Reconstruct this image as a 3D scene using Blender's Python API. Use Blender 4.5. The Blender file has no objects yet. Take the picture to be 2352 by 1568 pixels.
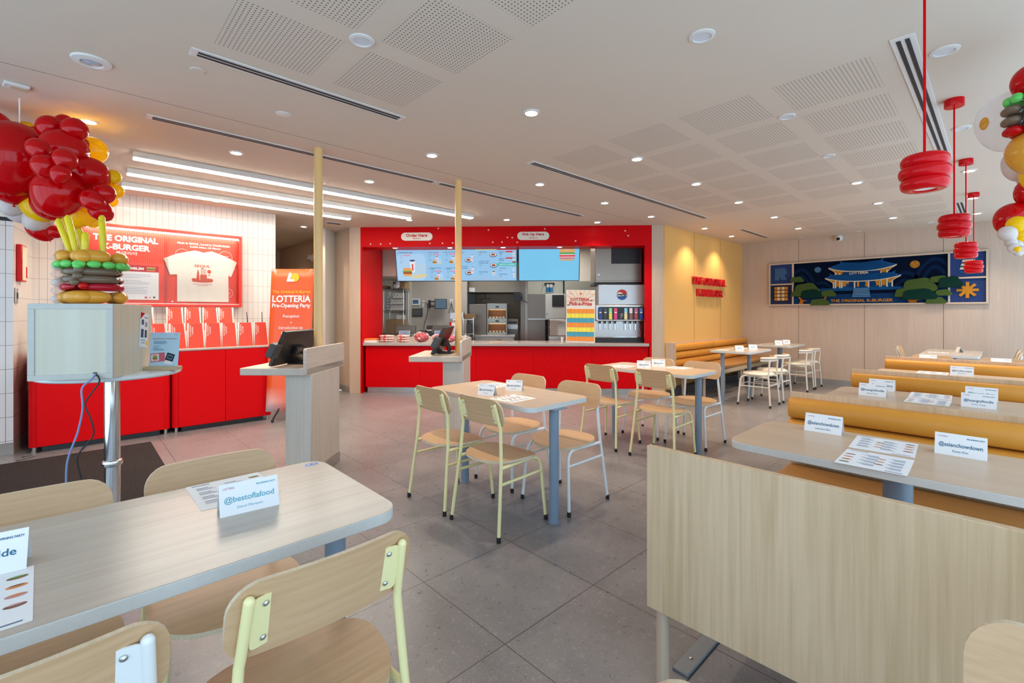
import bpy, bmesh, math, random
from math import pi, sin, cos, radians as R
from mathutils import Matrix, Vector

# ------------------------------------------------------------------ camera, world, exposure
S = bpy.context.scene
COL = S.collection
cam_data = bpy.data.cameras.new('camera')
cam_data.sensor_width = 36.0
cam_data.lens = 1066.0 / 2352.0 * 36.0
cam_data.shift_y = -67.0 / 2352.0
cam_data.clip_start = 0.03
cam = bpy.data.objects.new('camera', cam_data)
COL.objects.link(cam)
cam.location = (0, 0, 1.34)
cam.rotation_euler = (pi / 2, 0, R(46.517 - 90))
S.camera = cam
world = bpy.data.worlds.new('sky')
S.world = world
world.use_nodes = True
bg = world.node_tree.nodes['Background']
bg.inputs[0].default_value = (0.60, 0.81, 1.0, 1)
SKY = 2.7
bg.inputs[1].default_value = SKY
S.view_settings.view_transform = 'Standard'
S.view_settings.look = 'None'
S.view_settings.gamma = 1.0
S.view_settings.use_curve_mapping = False
S.view_settings.exposure = 0.0
SPOT_W = 62.0        # each lit ceiling downlight
LED_E = 36.0         # strip lights over the merchandise wall
S.cycles.max_bounces = 7
S.cycles.diffuse_bounces = 4
S.cycles.glossy_bounces = 3
S.cycles.transmission_bounces = 4
S.cycles.transparent_max_bounces = 6
S.cycles.caustics_reflective = False
S.cycles.caustics_refractive = False
S.cycles.sample_clamp_indirect = 25.0
S.cycles.use_denoising = True

def area_portal(name, loc, rot, sx, sy):
    l = bpy.data.lights.new(name, 'AREA')
    l.shape = 'RECTANGLE'; l.size = sx; l.size_y = sy
    l.cycles.is_portal = True
    o = bpy.data.objects.new(name, l); COL.objects.link(o)
    o.location = loc; o.rotation_euler = rot
CEIL = 2.748
# daylight comes in through the glazed right side and the glazed front behind the camera
area_portal('window_daylight', (3.6, -0.80, 1.4), (R(90), 0, R(0)), 10.6, 2.5)
area_portal('window_daylight', (-2.1, 2.2, 1.4), (R(90), 0, R(-90)), 5.6, 2.5)

# ------------------------------------------------------------------ materials
MATS = {}
def newmat(name):
    m = bpy.data.materials.new(name); m.use_nodes = True
    MATS[name] = m
    nt = m.node_tree
    return m, nt, nt.nodes['Principled BSDF']
def plain(name, col, rough=0.5, metal=0.0, spec=0.5, emit=None, es=0.0, coat=0.0, noise=0.0, nscale=8.0):
    if name in MATS: return MATS[name]
    m, nt, b = newmat(name)
    b.inputs['Base Color'].default_value = (*col, 1)
    b.inputs['Roughness'].default_value = rough
    b.inputs['Metallic'].default_value = metal
    b.inputs['Specular IOR Level'].default_value = spec
    b.inputs['Coat Weight'].default_value = coat
    if noise:
        tc = nt.nodes.new('ShaderNodeTexCoord'); n = nt.nodes.new('ShaderNodeTexNoise')
        n.inputs['Scale'].default_value = nscale; n.inputs['Detail'].default_value = 3
        nt.links.new(tc.outputs['Object'], n.inputs['Vector'])
        mx = nt.nodes.new('ShaderNodeMix'); mx.data_type = 'RGBA'
        mx.inputs['A'].default_value = (*[c * (1 - noise) for c in col], 1)
        mx.inputs['B'].default_value = (*[min(1, c * (1 + noise)) for c in col], 1)
        nt.links.new(n.outputs['Fac'], mx.inputs['Factor'])
        nt.links.new(mx.outputs['Result'], b.inputs['Base Color'])
    if emit:
        b.inputs['Emission Color'].default_value = (*emit, 1)
        b.inputs['Emission Strength'].default_value = es
    return m
class NG:
    """small node helper"""
    def __init__(s, nt): s.nt = nt
    def lk(s, a, b): s.nt.links.new(a, b)
    def inp(s, sock, v):
        if isinstance(v, (int, float)): sock.default_value = v
        else: s.lk(v, sock)
    def math(s, op, a, b=0.0, c=None):
        n = s.nt.nodes.new('ShaderNodeMath'); n.operation = op
        s.inp(n.inputs[0], a); s.inp(n.inputs[1], b)
        if c is not None: s.inp(n.inputs[2], c)
        return n.outputs[0]
    def xyz(s, world=False):
        tc = s.nt.nodes.new('ShaderNodeTexCoord'); sp = s.nt.nodes.new('ShaderNodeSeparateXYZ')
        s.lk(tc.outputs['Object'], sp.inputs[0]); return tc.outputs['Object'], sp.outputs[0], sp.outputs[1], sp.outputs[2]
    def noise(s, vec, scale, detail=3, rough=0.5, dist=0.0, sc=None):
        if sc:
            mp = s.nt.nodes.new('ShaderNodeMapping'); mp.inputs['Scale'].default_value = sc
            s.lk(vec, mp.inputs['Vector']); vec = mp.outputs['Vector']
        n = s.nt.nodes.new('ShaderNodeTexNoise')
        n.inputs['Scale'].default_value = scale; n.inputs['Detail'].default_value = detail
        n.inputs['Roughness'].default_value = rough; n.inputs['Distortion'].default_value = dist
        s.lk(vec, n.inputs['Vector']); return n.outputs['Fac']
    def mix(s, f, a, b):
        n = s.nt.nodes.new('ShaderNodeMix'); n.data_type = 'RGBA'
        s.inp(n.inputs['Factor'], f)
        for k, v in (('A', a), ('B', b)):
            if isinstance(v, tuple): n.inputs[k].default_value = (*v, 1)
            else: s.lk(v, n.inputs[k])
        return n.outputs['Result']
    def ramp(s, f, stops):
        n = s.nt.nodes.new('ShaderNodeValToRGB'); e = n.color_ramp.elements
        while len(e) < len(stops): e.new(0.5)
        for el, (p, c) in zip(e, stops): el.position = p; el.color = (*c, 1)
        s.lk(f, n.inputs[0]); return n.outputs[0]
    def line(s, co, period, off, width):
        """1 on a thin line every period"""
        a = s.math('SUBTRACT', co, off); a = s.math('DIVIDE', a, period); a = s.math('FRACT', a)
        a = s.math('SUBTRACT', a, 0.5); a = s.math('ABSOLUTE', a)
        return s.math('GREATER_THAN', a, 0.5 - width / period / 2)
    def band(s, co, lo, hi):
        return s.math('MULTIPLY', s.math('GREATER_THAN', co, lo), s.math('LESS_THAN', co, hi))
def wood(name, c1, c2, axis='z', rough=0.45, fine=70.0, spec=0.4, seams=None, coat=0.0):
    if name in MATS: return MATS[name]
    m, nt, b = newmat(name); g = NG(nt)
    v, x, y, z = g.xyz()
    long = {'x': 0, 'y': 1, 'z': 2}[axis]
    sc = [1.0, 1.0, 1.0]; sc[long] = 0.03
    n1 = g.noise(v, fine, 4, 0.6, 0.3, tuple(sc))
    sc2 = [1.0, 1.0, 1.0]; sc2[long] = 0.08
    n2 = g.noise(v, fine / 9, 3, 0.5, 0.6, tuple(sc2))
    f = g.math('ADD', g.math('MULTIPLY', n1, 0.62), g.math('MULTIPLY', n2, 0.38))
    col = g.ramp(f, [(0.34, c2), (0.62, c1)])
    if seams:
        ax, offs = seams
        co = (x, y, z)[ax]; mk = None
        for o in offs:
            k = g.band(co, o - 0.004, o + 0.004); mk = k if mk is None else g.math('MAXIMUM', mk, k)
        col = g.mix(mk, col, tuple(c * 0.35 for c in c2))
    g.lk(col, b.inputs['Base Color'])
    b.inputs['Roughness'].default_value = rough; b.inputs['Specular IOR Level'].default_value = spec
    b.inputs['Coat Weight'].default_value = coat
    return m
def tiles(name, c, grout, ax, pw, po, hw, ho, gw=0.004, rough=0.18):
    m, nt, b = newmat(name); g = NG(nt); v, x, y, z = g.xyz()
    co = (x, y)[ax]
    l = g.math('MAXIMUM', g.line(co, pw, po, gw), g.line(z, hw, ho, gw))
    n = g.noise(v, 3.0, 2)
    col = g.mix(n, tuple(k * 0.93 for k in c), c)
    g.lk(g.mix(l, col, grout), b.inputs['Base Color'])
    b.inputs['Roughness'].default_value = rough
    return m
def floor_mat():
    m, nt, b = newmat('stone floor tile'); g = NG(nt); v, x, y, z = g.xyz()
    l = g.math('MAXIMUM', g.line(x, 0.592, 1.269, 0.0045), g.line(y, 0.594, 1.38, 0.0045))
    n1 = g.noise(v, 2.2, 5, 0.6); n2 = g.noise(v, 26, 5, 0.7); n3 = g.noise(v, 120, 2, 0.5)
    base = g.ramp(n1, [(0.3, (0.166, 0.157, 0.163)), (0.7, (0.232, 0.22, 0.228))])
    base = g.mix(g.math('MULTIPLY', g.math('GREATER_THAN', n2, 0.60), 0.35), base, (0.34, 0.32, 0.32))
    base = g.mix(g.math('MULTIPLY', g.math('LESS_THAN', n2, 0.385), 0.25), base, (0.12, 0.105, 0.105))
    base = g.mix(g.math('MULTIPLY', g.math('GREATER_THAN', n3, 0.66), 0.5), base, (0.45, 0.42, 0.41))
    base = g.mix(g.math('MULTIPLY', g.math('LESS_THAN', n3, 0.33), 0.4), base, (0.11, 0.10, 0.10))
    g.lk(g.mix(l, base, (0.055, 0.052, 0.055)), b.inputs['Base Color'])
    g.inp(b.inputs['Roughness'], g.math('ADD', g.math('MULTIPLY', n2, 0.2), 0.20))
    return m
def ceiling_mat():
    m, nt, b = newmat('white ceiling'); g = NG(nt); v, x, y, z = g.xyz()
    P = 0.615; H = 0.49; k = 0.0204
    fx = g.math('SUBTRACT', g.math('FRACT', g.math('DIVIDE', x, k)), 0.5)
    fy = g.math('SUBTRACT', g.math('FRACT', g.math('DIVIDE', y, k)), 0.5)
    d = g.math('SQRT', g.math('ADD', g.math('MULTIPLY', fx, fx), g.math('MULTIPLY', fy, fy)))
    dot = g.math('LESS_THAN', d, 0.20)
    def grp(u0, nu, v0, nv):
        cu = g.math('FRACT', g.math('DIVIDE', g.math('SUBTRACT', x, u0), P))
        cv = g.math('FRACT', g.math('DIVIDE', g.math('SUBTRACT', y, v0), P))
        a = g.math('MULTIPLY', g.math('LESS_THAN', cu, H / P), g.math('LESS_THAN', cv, H / P))
        a = g.math('MULTIPLY', a, g.band(x, u0, u0 + nu * P)); return g.math('MULTIPLY', a, g.band(y, v0, v0 + nv * P))
    msk = g.math('MAXIMUM', grp(0.54, 2, 1.11, 3), grp(3.175, 6, 0.5, 4))
    msk = g.math('MAXIMUM', msk, grp(7.53, 3, 0.5, 3))
    hole = g.math('MULTIPLY', dot, msk)
    crease = g.math('MULTIPLY', g.band(y, 3.870, 3.878), g.band(x, -3.0, 6.6))
    n = g.noise(v, 0.8, 2)
    col = g.mix(n, (0.655, 0.565, 0.470), (0.695, 0.60, 0.505))
    col = g.mix(hole, col, (0.16, 0.14, 0.13))
    col = g.mix(g.math('MULTIPLY', crease, 0.75), col, (0.12, 0.10, 0.10))
    g.lk(col, b.inputs['Base Color']); b.inputs['Roughness'].default_value = 0.9
    b.inputs['Specular IOR Level'].default_value = 0.15
    return m
def red_dots(name, c, d, x0, k=0.105, rough=0.4, amount=0.42):
    """red laminate with a quiet pattern of darker round dots to the right of x0"""
    m, nt, b = newmat(name); g = NG(nt); v, x, y, z = g.xyz()
    row = g.math('FLOOR', g.math('DIVIDE', z, k * 0.8))
    odd = g.math('MULTIPLY', g.math('FRACT', g.math('MULTIPLY', row, 0.5)), k)
    fx = g.math('SUBTRACT', g.math('FRACT', g.math('DIVIDE', g.math('ADD', x, odd), k)), 0.5)
    fz = g.math('MULTIPLY', g.math('SUBTRACT', g.math('FRACT', g.math('DIVIDE', z, k * 0.8)), 0.5), 0.8)
    dd = g.math('SQRT', g.math('ADD', g.math('MULTIPLY', fx, fx), g.math('MULTIPLY', fz, fz)))
    dot = g.math('LESS_THAN', dd, 0.17)
    fade = g.nt.nodes.new('ShaderNodeMapRange')
    g.lk(x, fade.inputs[0]); fade.inputs[1].default_value = x0; fade.inputs[2].default_value = x0 + 1.2
    g.lk(g.mix(g.math('MULTIPLY', g.math('MULTIPLY', dot, fade.outputs[0]), amount), c, d), b.inputs['Base Color'])
    b.inputs['Roughness'].default_value = rough; b.inputs['Specular IOR Level'].default_value = 0.08
    return m
def steel(name, col=(0.55, 0.54, 0.52), rough=0.28, axis='x'):
    if name in MATS: return MATS[name]
    m, nt, b = newmat(name); g = NG(nt); v, x, y, z = g.xyz()
    sc = {'x': (0.03, 1, 1), 'z': (1, 1, 0.03)}[axis]
    n = g.noise(v, 150, 2, 0.5, 0, sc)
    g.lk(g.mix(n, tuple(c * 0.95 for c in col), col), b.inputs['Base Color'])
    b.inputs['Metallic'].default_value = 0.9
    g.inp(b.inputs['Roughness'], g.math('ADD', g.math('MULTIPLY', n, 0.12), rough - 0.05))
    return m
def speckle(name, c, d, scale=180, rough=0.95):
    m, nt, b = newmat(name); g = NG(nt); v, x, y, z = g.xyz()
    g.lk(g.ramp(g.noise(v, scale, 3, 0.7), [(0.4, c), (0.62, d)]), b.inputs['Base Color'])
    b.inputs['Roughness'].default_value = rough; b.inputs['Specular IOR Level'].default_value = 0.1
    return m
def glow(name, col, s):
    if name in MATS: return MATS[name]
    m, nt, b = newmat(name)
    b.inputs['Base Color'].default_value = (*[c * 0.1 for c in col], 1)
    b.inputs['Emission Color'].default_value = (*col, 1); b.inputs['Emission Strength'].default_value = s
    b.inputs['Roughness'].default_value = 0.3
    return m

M_TABLE_DAYLIT = wood('pale oak laminate', (0.535, 0.475, 0.41), (0.47, 0.408, 0.345), 'x', 0.26, 45, 0.5)  # oak with the cool daylight on the near table put into its colour
M_TABLE_Y = wood('pale oak laminate lengthwise', (0.62, 0.465, 0.335), (0.54, 0.39, 0.27), 'y', 0.3, 45, 0.45)  # the same oak kept warm, for tables without that daylight
M_EDGE = plain('pale table edging', (0.62, 0.63, 0.61), 0.4, noise=0.06, nscale=60)
M_PLY = wood('light plywood veneer', (0.61, 0.395, 0.225), (0.51, 0.315, 0.165), 'y', 0.38, 60, 0.4)
M_PLYEDGE = wood('plywood edge', (0.70, 0.58, 0.42), (0.58, 0.46, 0.31), 'x', 0.5, 200)
M_WALLWOOD = wood('vertical grain wall laminate', (0.60, 0.475, 0.385), (0.515, 0.395, 0.31), 'z', 0.5, 75, 0.3, (1, (-0.4, 0.643, 1.671, 2.701)))
M_WOODV = wood('vertical grain laminate', (0.585, 0.455, 0.35), (0.50, 0.375, 0.275), 'z', 0.5, 75, 0.3)
M_KIOSK = wood('pale grey oak laminate upright', (0.60, 0.53, 0.455), (0.51, 0.44, 0.37), 'z', 0.45, 75, 0.4)
M_KIOSKH = wood('pale grey oak laminate', (0.62, 0.54, 0.46), (0.52, 0.44, 0.365), 'y', 0.45, 75, 0.4)
M_BENCH = wood('oak veneer board', (0.69, 0.50, 0.325), (0.53, 0.36, 0.205), 'z', 0.42, 60, 0.4)
M_BENCHTOP = wood('oak veneer board edge', (0.62, 0.475, 0.31), (0.53, 0.39, 0.235), 'y', 0.42, 60, 0.4)
M_LEATHER = plain('tan orange leather', (0.68, 0.285, 0.038), 0.4, spec=0.35, noise=0.06, nscale=14)
M_SEAT = wood('shaded brown seat grain', (0.42, 0.205, 0.065), (0.35, 0.165, 0.05), 'x', 0.42, 40, 0.35)  # grained seat, with the shade below the tables put into its brown
M_YELWALL = plain('warm yellow wall panel', (0.80, 0.455, 0.135), 0.5, noise=0.02, nscale=2)
M_GREYLEG = plain('blue grey powder coat', (0.20, 0.265, 0.345), 0.35)
M_YEL = plain('pale yellow powder coat', (0.84, 0.755, 0.39), 0.32)
M_WHITE_METAL = plain('white powder coat', (0.78, 0.79, 0.78), 0.3)
M_BLACK = plain('black plastic', (0.012, 0.012, 0.014), 0.35)
M_RUBBER = plain('black rubber', (0.012, 0.012, 0.013), 0.7)
M_DARK = plain('dark grey plastic', (0.05, 0.052, 0.055), 0.4)
M_RED = plain('red laminate', (0.66, 0.002, 0.005), 0.4, spec=0.08)
M_REDGLOSS = plain('red lacquer', (0.60, 0.002, 0.006), 0.22, spec=0.22)
M_CREAM = plain('cream vinyl', (0.76, 0.70, 0.58), 0.4)
M_CREAMMETAL = plain('off white powder coat', (0.74, 0.71, 0.64), 0.35)
M_POLE = plain('pale yellow pole paint', (0.80, 0.52, 0.225), 0.28, spec=0.35)
M_STEEL = steel('brushed steel')
M_STEELV = steel('brushed steel upright', (0.34, 0.29, 0.245), 0.3, axis='z')
M_STEELDARK = steel('dark brushed steel', (0.22, 0.185, 0.155), 0.34, 'z')
M_CHROME = plain('polished chrome', (0.72, 0.72, 0.73), 0.10, 1.0)
M_WHITE = plain('white paper', (0.84, 0.85, 0.87), 0.55)
M_WHITEPAINT = plain('white paint', (0.80, 0.79, 0.77), 0.5)
M_INK = plain('dark blue ink', (0.02, 0.06, 0.12), 0.6)
M_GREYINK = plain('grey blue ink', (0.26, 0.32, 0.42), 0.6)
M_BLUEBOX = plain('pale blue box print', (0.62, 0.73, 0.90), 0.6)
M_REDINK = plain('red ink', (0.55, 0.02, 0.03), 0.6)
M_ORINK = plain('orange ink', (0.75, 0.25, 0.06), 0.6)
M_BROWNINK = plain('brown ink', (0.22, 0.09, 0.04), 0.6)
M_FLOOR = floor_mat()
M_CEIL = ceiling_mat()
M_TILE = tiles('white glazed tile', (0.69, 0.635, 0.585), (0.34, 0.29, 0.27), 0, 0.0635, 1.774, 0.2255, 0.126)
M_TILE_Y = tiles('white glazed return tile', (0.69, 0.635, 0.585), (0.30, 0.27, 0.26), 1, 0.0635, 0.0, 0.2255, 0.126)
M_TILE_COL = tiles('white glazed column tile', (0.76, 0.77, 0.79), (0.16, 0.16, 0.17), 0, 0.0825, -0.37, 0.2255, 0.126)
M_MAT = speckle('charcoal carpet', (0.012, 0.010, 0.010), (0.05, 0.042, 0.042))
M_LENS = glow('lit lamp lens', (1.0, 0.88, 0.72), 30.0)
M_LENSOFF = plain('frosted lens', (0.68, 0.70, 0.74), 0.4)
M_LED = glow('lit led diffuser', (1.0, 0.93, 0.80), LED_E)
M_TRIM = plain('white lamp trim', (0.72, 0.70, 0.67), 0.45)
M_CARD = plain('brown cardboard', (0.36, 0.23, 0.12), 0.8, noise=0.08)
M_KWALL = plain('pale kitchen wall', (0.66, 0.635, 0.58), 0.5)
M_TOE = plain('brushed toe kick', (0.42, 0.38, 0.35), 0.32, 0.6)
M_DOTRED = red_dots('red counter laminate', (0.64, 0.001, 0.004), (0.40, 0.006, 0.010), 1.9)
M_DOTHEAD = red_dots('red header laminate', (0.62, 0.001, 0.004), (0.42, 0.006, 0.010), 2.6, 0.105)
M_CABRED = red_dots('red cabinet laminate', (0.68, 0.004, 0.007), (0.60, 0.006, 0.010), 0.3, 0.06)
M_GREEN = plain('leaf green', (0.12, 0.35, 0.05), 0.6)

# ------------------------------------------------------------------ mesh builder
def rr(w, h, r, n=5, cx=0, cy=0):
    """rounded rectangle outline centred on cx, cy"""
    o = []
    for sx, sy, a0 in ((1, 1, 0), (-1, 1, 90), (-1, -1, 180), (1, -1, 270)):
        for i in range(n + 1):
            a = R(a0 + 90 * i / n)
            o.append((cx + sx * (w / 2 - r) + r * cos(a), cy + sy * (h / 2 - r) + r * sin(a)))
    return o
def circ(r, n=24, cx=0, cy=0, ry=None):
    ry = r if ry is None else ry
    return [(cx + r * cos(2 * pi * i / n), cy + ry * sin(2 * pi * i / n)) for i in range(n)]
UP = Matrix.Identity(4)
FRONT = Matrix(((1, 0, 0, 0), (0, 0, -1, 0), (0, 1, 0, 0), (0, 0, 0, 1)))    # drawn x,y -> x,z facing -y
def T(x, y, z): return Matrix.Translation((x, y, z))
def RZ(a): return Matrix.Rotation(a, 4, 'Z')
def RX(a): return Matrix.Rotation(a, 4, 'X')
def RY(a): return Matrix.Rotation(a, 4, 'Y')
TEXT_CACHE = {}
def text_geo(s, bold):
    key = (s, bold)
    if key not in TEXT_CACHE:
        c = bpy.data.curves.new('lettering', 'FONT'); c.body = s; c.align_x = 'CENTER'; c.offset = bold * 1.45
        c.resolution_u = 3; c.fill_mode = 'FRONT'
        o = bpy.data.objects.new('lettering', c); COL.objects.link(o)
        bpy.context.view_layer.update()
        dg = bpy.context.evaluated_depsgraph_get()
        me = o.evaluated_get(dg).to_mesh()
        vs = [tuple(v.co) for v in me.vertices]; fs = [tuple(p.vertices) for p in me.polygons]
        o.evaluated_get(dg).to_mesh_clear()
        bpy.data.objects.remove(o); bpy.data.curves.remove(c)
        TEXT_CACHE[key] = (vs, fs)
    return TEXT_CACHE[key]
class MB:
    def __init__(s): s.v = []; s.f = []; s.m = []; s.M = Matrix.Identity(4)
    def at(s, M): s.M = M; return s
    def add(s, vs, fs, m=0):
        b = len(s.v)
        s.v += [tuple(s.M @ Vector(p)) for p in vs]
        s.f += [tuple(b + i for i in f) for f in fs]; s.m += [m] * len(fs)
        return s
    def box(s, x0, x1, y0, y1, z0, z1, m=0):
        vs = [(x, y, z) for z in (z0, z1) for y in (y0, y1) for x in (x0, x1)]
        return s.add(vs, [(0, 2, 3, 1), (4, 5, 7, 6), (0, 1, 5, 4), (1, 3, 7, 5), (3, 2, 6, 7), (2, 0, 4, 6)], m)
    def quad(s, *p, m=0): return s.add(p, [tuple(range(len(p)))], m)
    def prism(s, o, z0, z1, m=0, ms=None):
        n = len(o)
        s.add([(x, y, z0) for x, y in o] + [(x, y, z1) for x, y in o], [tuple(range(n - 1, -1, -1)), tuple(range(n, 2 * n))], m)
        b = len(s.v) - 2 * n
        for i in range(n):
            j = (i + 1) % n
            s.f.append((b + i, b + j, b + n + j, b + n + i)); s.m.append(m if ms is None else ms)
        return s
    def flat(s, o, z=0, m=0): return s.add([(x, y, z) for x, y in o], [tuple(range(len(o)))], m)
    def lathe(s, prof, n=24, m=0, c=(0, 0, 0), caps=True):
        vs = []; fs = []; k = len(prof)
        for i in range(n):
            a = 2 * pi * i / n
            vs += [(c[0] + r * cos(a), c[1] + r * sin(a), c[2] + z) for r, z in prof]
        for i in range(n):
            j = (i + 1) % n
            for q in range(k - 1): fs.append((i * k + q, j * k + q, j * k + q + 1, i * k + q + 1))
        s.add(vs, fs, m)
        if not caps: return s
        if prof[0][0] > 1e-5: s.f.append(tuple(len(s.v) - n * k + i * k for i in range(n - 1, -1, -1))); s.m.append(m)
        if prof[-1][0] > 1e-5: s.f.append(tuple(len(s.v) - n * k + i * k + k - 1 for i in range(n))); s.m.append(m)
        return s
    def tube(s, pts, r, n=10, m=0, closed=False):
        pts = [Vector(p) for p in pts]; N = len(pts); vs = []; fs = []
        rs = r if isinstance(r, (list, tuple)) else [r] * N
        ref = None
        for i, p in enumerate(pts):
            if closed: d = pts[(i + 1) % N] - pts[i - 1]
            else: d = pts[min(i + 1, N - 1)] - pts[max(i - 1, 0)]
            d.normalize()
            if ref is None:
                ref = Vector((0, 0, 1)) if abs(d.z) < 0.9 else Vector((1, 0, 0))
            a = (ref - d * ref.dot(d)); a.normalize(); ref = a; b = d.cross(a)
            for q in range(n):
                t = 2 * pi * q / n; vs.append(tuple(p + (a * cos(t) + b * sin(t)) * rs[i]))
        for i in range(N if closed else N - 1):
            j = (i + 1) % N
            for q in range(n):
                w = (q + 1) % n; fs.append((i * n + q, j * n + q, j * n + w, i * n + w))
        if not closed:
            fs.append(tuple(range(n))); fs.append(tuple((N - 1) * n + q for q in range(n - 1, -1, -1)))
        return s.add(vs, fs, m)
    def ell(s, c, r, n=16, m=0, rot=None, k=None):
        rx, ry, rz = r if isinstance(r, (tuple, list)) else (r, r, r); k = k or n // 2
        vs = []; fs = []
        for i in range(k + 1):
            t = pi * i / k
            for j in range(n):
                a = 2 * pi * j / n
                p = Vector((rx * sin(t) * cos(a), ry * sin(t) * sin(a), rz * cos(t)))
                if rot: p = rot @ p
                vs.append((c[0] + p.x, c[1] + p.y, c[2] + p.z))
        for i in range(k):
            for j in range(n):
                q = (j + 1) % n; fs.append((i * n + j, (i + 1) * n + j, (i + 1) * n + q, i * n + q))
        return s.add(vs, fs, m)
    def sheet(s, us, lo, hi, nv, fn, th, m=0, me=None):
        """curved board: columns at us between lo(u), hi(u); fn(u,v,t) gives the point, t in 0..th"""
        nu = len(us); vs = []
        for t in (0.0, th):
            for u in us:
                a, b = lo(u), hi(u)
                for j in range(nv): vs.append(fn(u, a + (b - a) * j / (nv - 1), t))
        K = nu * nv; fs = []; fe = []
        for i in range(nu - 1):
            for j in range(nv - 1):
                q = (i * nv + j, (i + 1) * nv + j, (i + 1) * nv + j + 1, i * nv + j + 1)
                fs.append(q); fs.append(tuple(K + x for x in reversed(q)))
        ring = [i * nv for i in range(nu)] + [(nu - 1) * nv + j for j in range(1, nv)] + [i * nv + nv - 1 for i in range(nu - 2, -1, -1)] + [j for j in range(nv - 2, 0, -1)]
        for i in range(len(ring)):
            a, b = ring[i], ring[(i + 1) % len(ring)]; fe.append((b, a, K + a, K + b))
        b0 = len(s.v); s.add(vs, fs, m)
        for f in fe: s.f.append(tuple(b0 + i for i in f)); s.m.append(m if me is None else me)
        return s
    def text(s, txt, cx, cy, w, h, m=0, bold=0.0, z=0.0, skew=0.0):
        """lettering fitted into a w x h box centred on cx, cy of the current plane"""
        vs, fs = text_geo(txt, bold)
        if not vs: return s
        x0 = min(p[0] for p in vs); x1 = max(p[0] for p in vs); y0 = min(p[1] for p in vs); y1 = max(p[1] for p in vs)
        sx = w / (x1 - x0) if w else h / (y1 - y0); sy = h / (y1 - y0) if h else sx
        out = [(cx + (p[0] - (x0 + x1) / 2) * sx + skew * (p[1] - y0) * sy, cy + (p[1] - (y0 + y1) / 2) * sy, z) for p in vs]
        return s.add(out, fs, m)
    def build(s, name, mats, parent=None, bevel=0.0, smooth=True, seg=2, angle=38):
        me = bpy.data.meshes.new(name); me.from_pydata(s.v, [], s.f)
        for mt in (mats if isinstance(mats, (list, tuple)) else [mats]): me.materials.append(mt)
        me.polygons.foreach_set('material_index', s.m)
        if smooth:
            me.polygons.foreach_set('use_smooth', [True] * len(s.f)); me.update(); me.set_sharp_from_angle(angle=R(angle))
        me.update()
        o = bpy.data.objects.new(name, me); COL.objects.link(o)
        if parent is not None: o.parent = parent
        if bevel:
            b = o.modifiers.new('edge', 'BEVEL'); b.width = bevel; b.segments = seg; b.limit_method = 'ANGLE'; b.angle_limit = R(40)
        return o
def tag(o, label, cat, group=None, kind=None):
    o['label'] = label; o['category'] = cat
    if group: o['group'] = group
    if kind: o['kind'] = kind
    return o
def thing(name, label, cat, loc=(0, 0, 0), rz=0.0, group=None):
    o = bpy.data.objects.new(name, None); COL.objects.link(o)
    o.empty_display_size = 0.05
    o.location = loc; o.rotation_euler = (0, 0, rz)
    return tag(o, label, cat, group)
def struct(o): o['kind'] = 'structure'; return o
def dup(root, label, loc, rz=0.0, group=None):
    r = root.copy(); COL.objects.link(r); r.location = loc; r.rotation_euler = (0, 0, rz); r['label'] = label
    if group: r['group'] = group
    for ch in list(root.children):
        c = ch.copy(); COL.objects.link(c); c.parent = r
        for g in ch.children:
            d = g.copy(); COL.objects.link(d); d.parent = c
    return r
# service counter frame: x along the counter left to right, y into the kitchen
A0 = (3.473, 7.314); EK = (0.69734, -0.71674); NK = (0.71674, 0.69734); RK = R(-45.789)
def KW(x, y, z=0.0): return (A0[0] + EK[0] * x + NK[0] * y, A0[1] + EK[1] * x + NK[1] * y, z)
RM = R(-90)     # facing the mural wall: x runs along -y of the room

# ------------------------------------------------------------------ room shell
def wallbox(name, x0, x1, y0, y1, z0, z1, m):
    return struct(MB().box(x0, x1, y0, y1, z0, z1).build(name, m, smooth=False))
wallbox('floor', -2.2, 13, -0.9, 13, -0.12, 0, M_FLOOR)
wallbox('ceiling', -2.2, 13, -0.9, 13, CEIL, CEIL + 0.1, M_CEIL)
wallbox('wall_left', -0.32, 2.13, 7.2, 7.35, 0, CEIL, M_TILE)
struct(MB().prism([(-0.55, 6.455), (-0.402, 6.455), (-0.312, 7.2), (-0.312, 7.35), (-0.55, 7.35)], 0, CEIL).build('wall_left_return', M_TILE_Y, smooth=False))
b = MB().box(-2.1, -0.402, 6.44, 6.454, 0.11, 2.212); b.box(-2.1, -0.405, 6.436, 6.6, 2.20, 2.235, 1).box(-2.1, -0.402, 6.440, 6.6, 2.235, CEIL, 2)
struct(b.box(-2.1, -0.400, 6.436, 6.46, 0, 0.11, 3).build('wall_entry', [M_TILE_COL, M_BLACK, M_WHITEPAINT, M_TOE], smooth=False))
wallbox('wall_corridor_left', 2.03, 2.13, 7.35, 11.1, 0, CEIL, M_WOODV)
wallbox('wall_corridor_right', 3.37, 3.47, 7.47, 11.1, 0, CEIL, M_WOODV)
wallbox('wall_corridor_end', 2.0, 3.5, 11.1, 11.2, 0, CEIL, M_WOODV)
b = MB().at(Matrix.Translation((*A0, 0)) @ RZ(RK))
b.box(-0.185, -0.001, 0.0, 0.05, 0, CEIL); struct(b.build('wall_service_left', M_WOODV, smooth=False))
b = MB().at(Matrix.Translation((*A0, 0)) @ RZ(RK))
b.box(4.778, 4.985, 0.0, 0.05, 0, CEIL); struct(b.build('wall_service_right', M_WOODV, smooth=False))
M_YW = M_YELWALL
b = MB().box(6.94, 10.25, 3.74, 3.86, 0, CEIL); b.box(7.986, 7.994, 3.737, 3.741, 0.8, CEIL, 1).box(9.098, 9.106, 3.737, 3.741, 0.8, CEIL, 1)
struct(b.build('wall_back', [M_YW, plain('yellow panel joint', (0.45, 0.24, 0.06), 0.6)], smooth=False))
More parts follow.
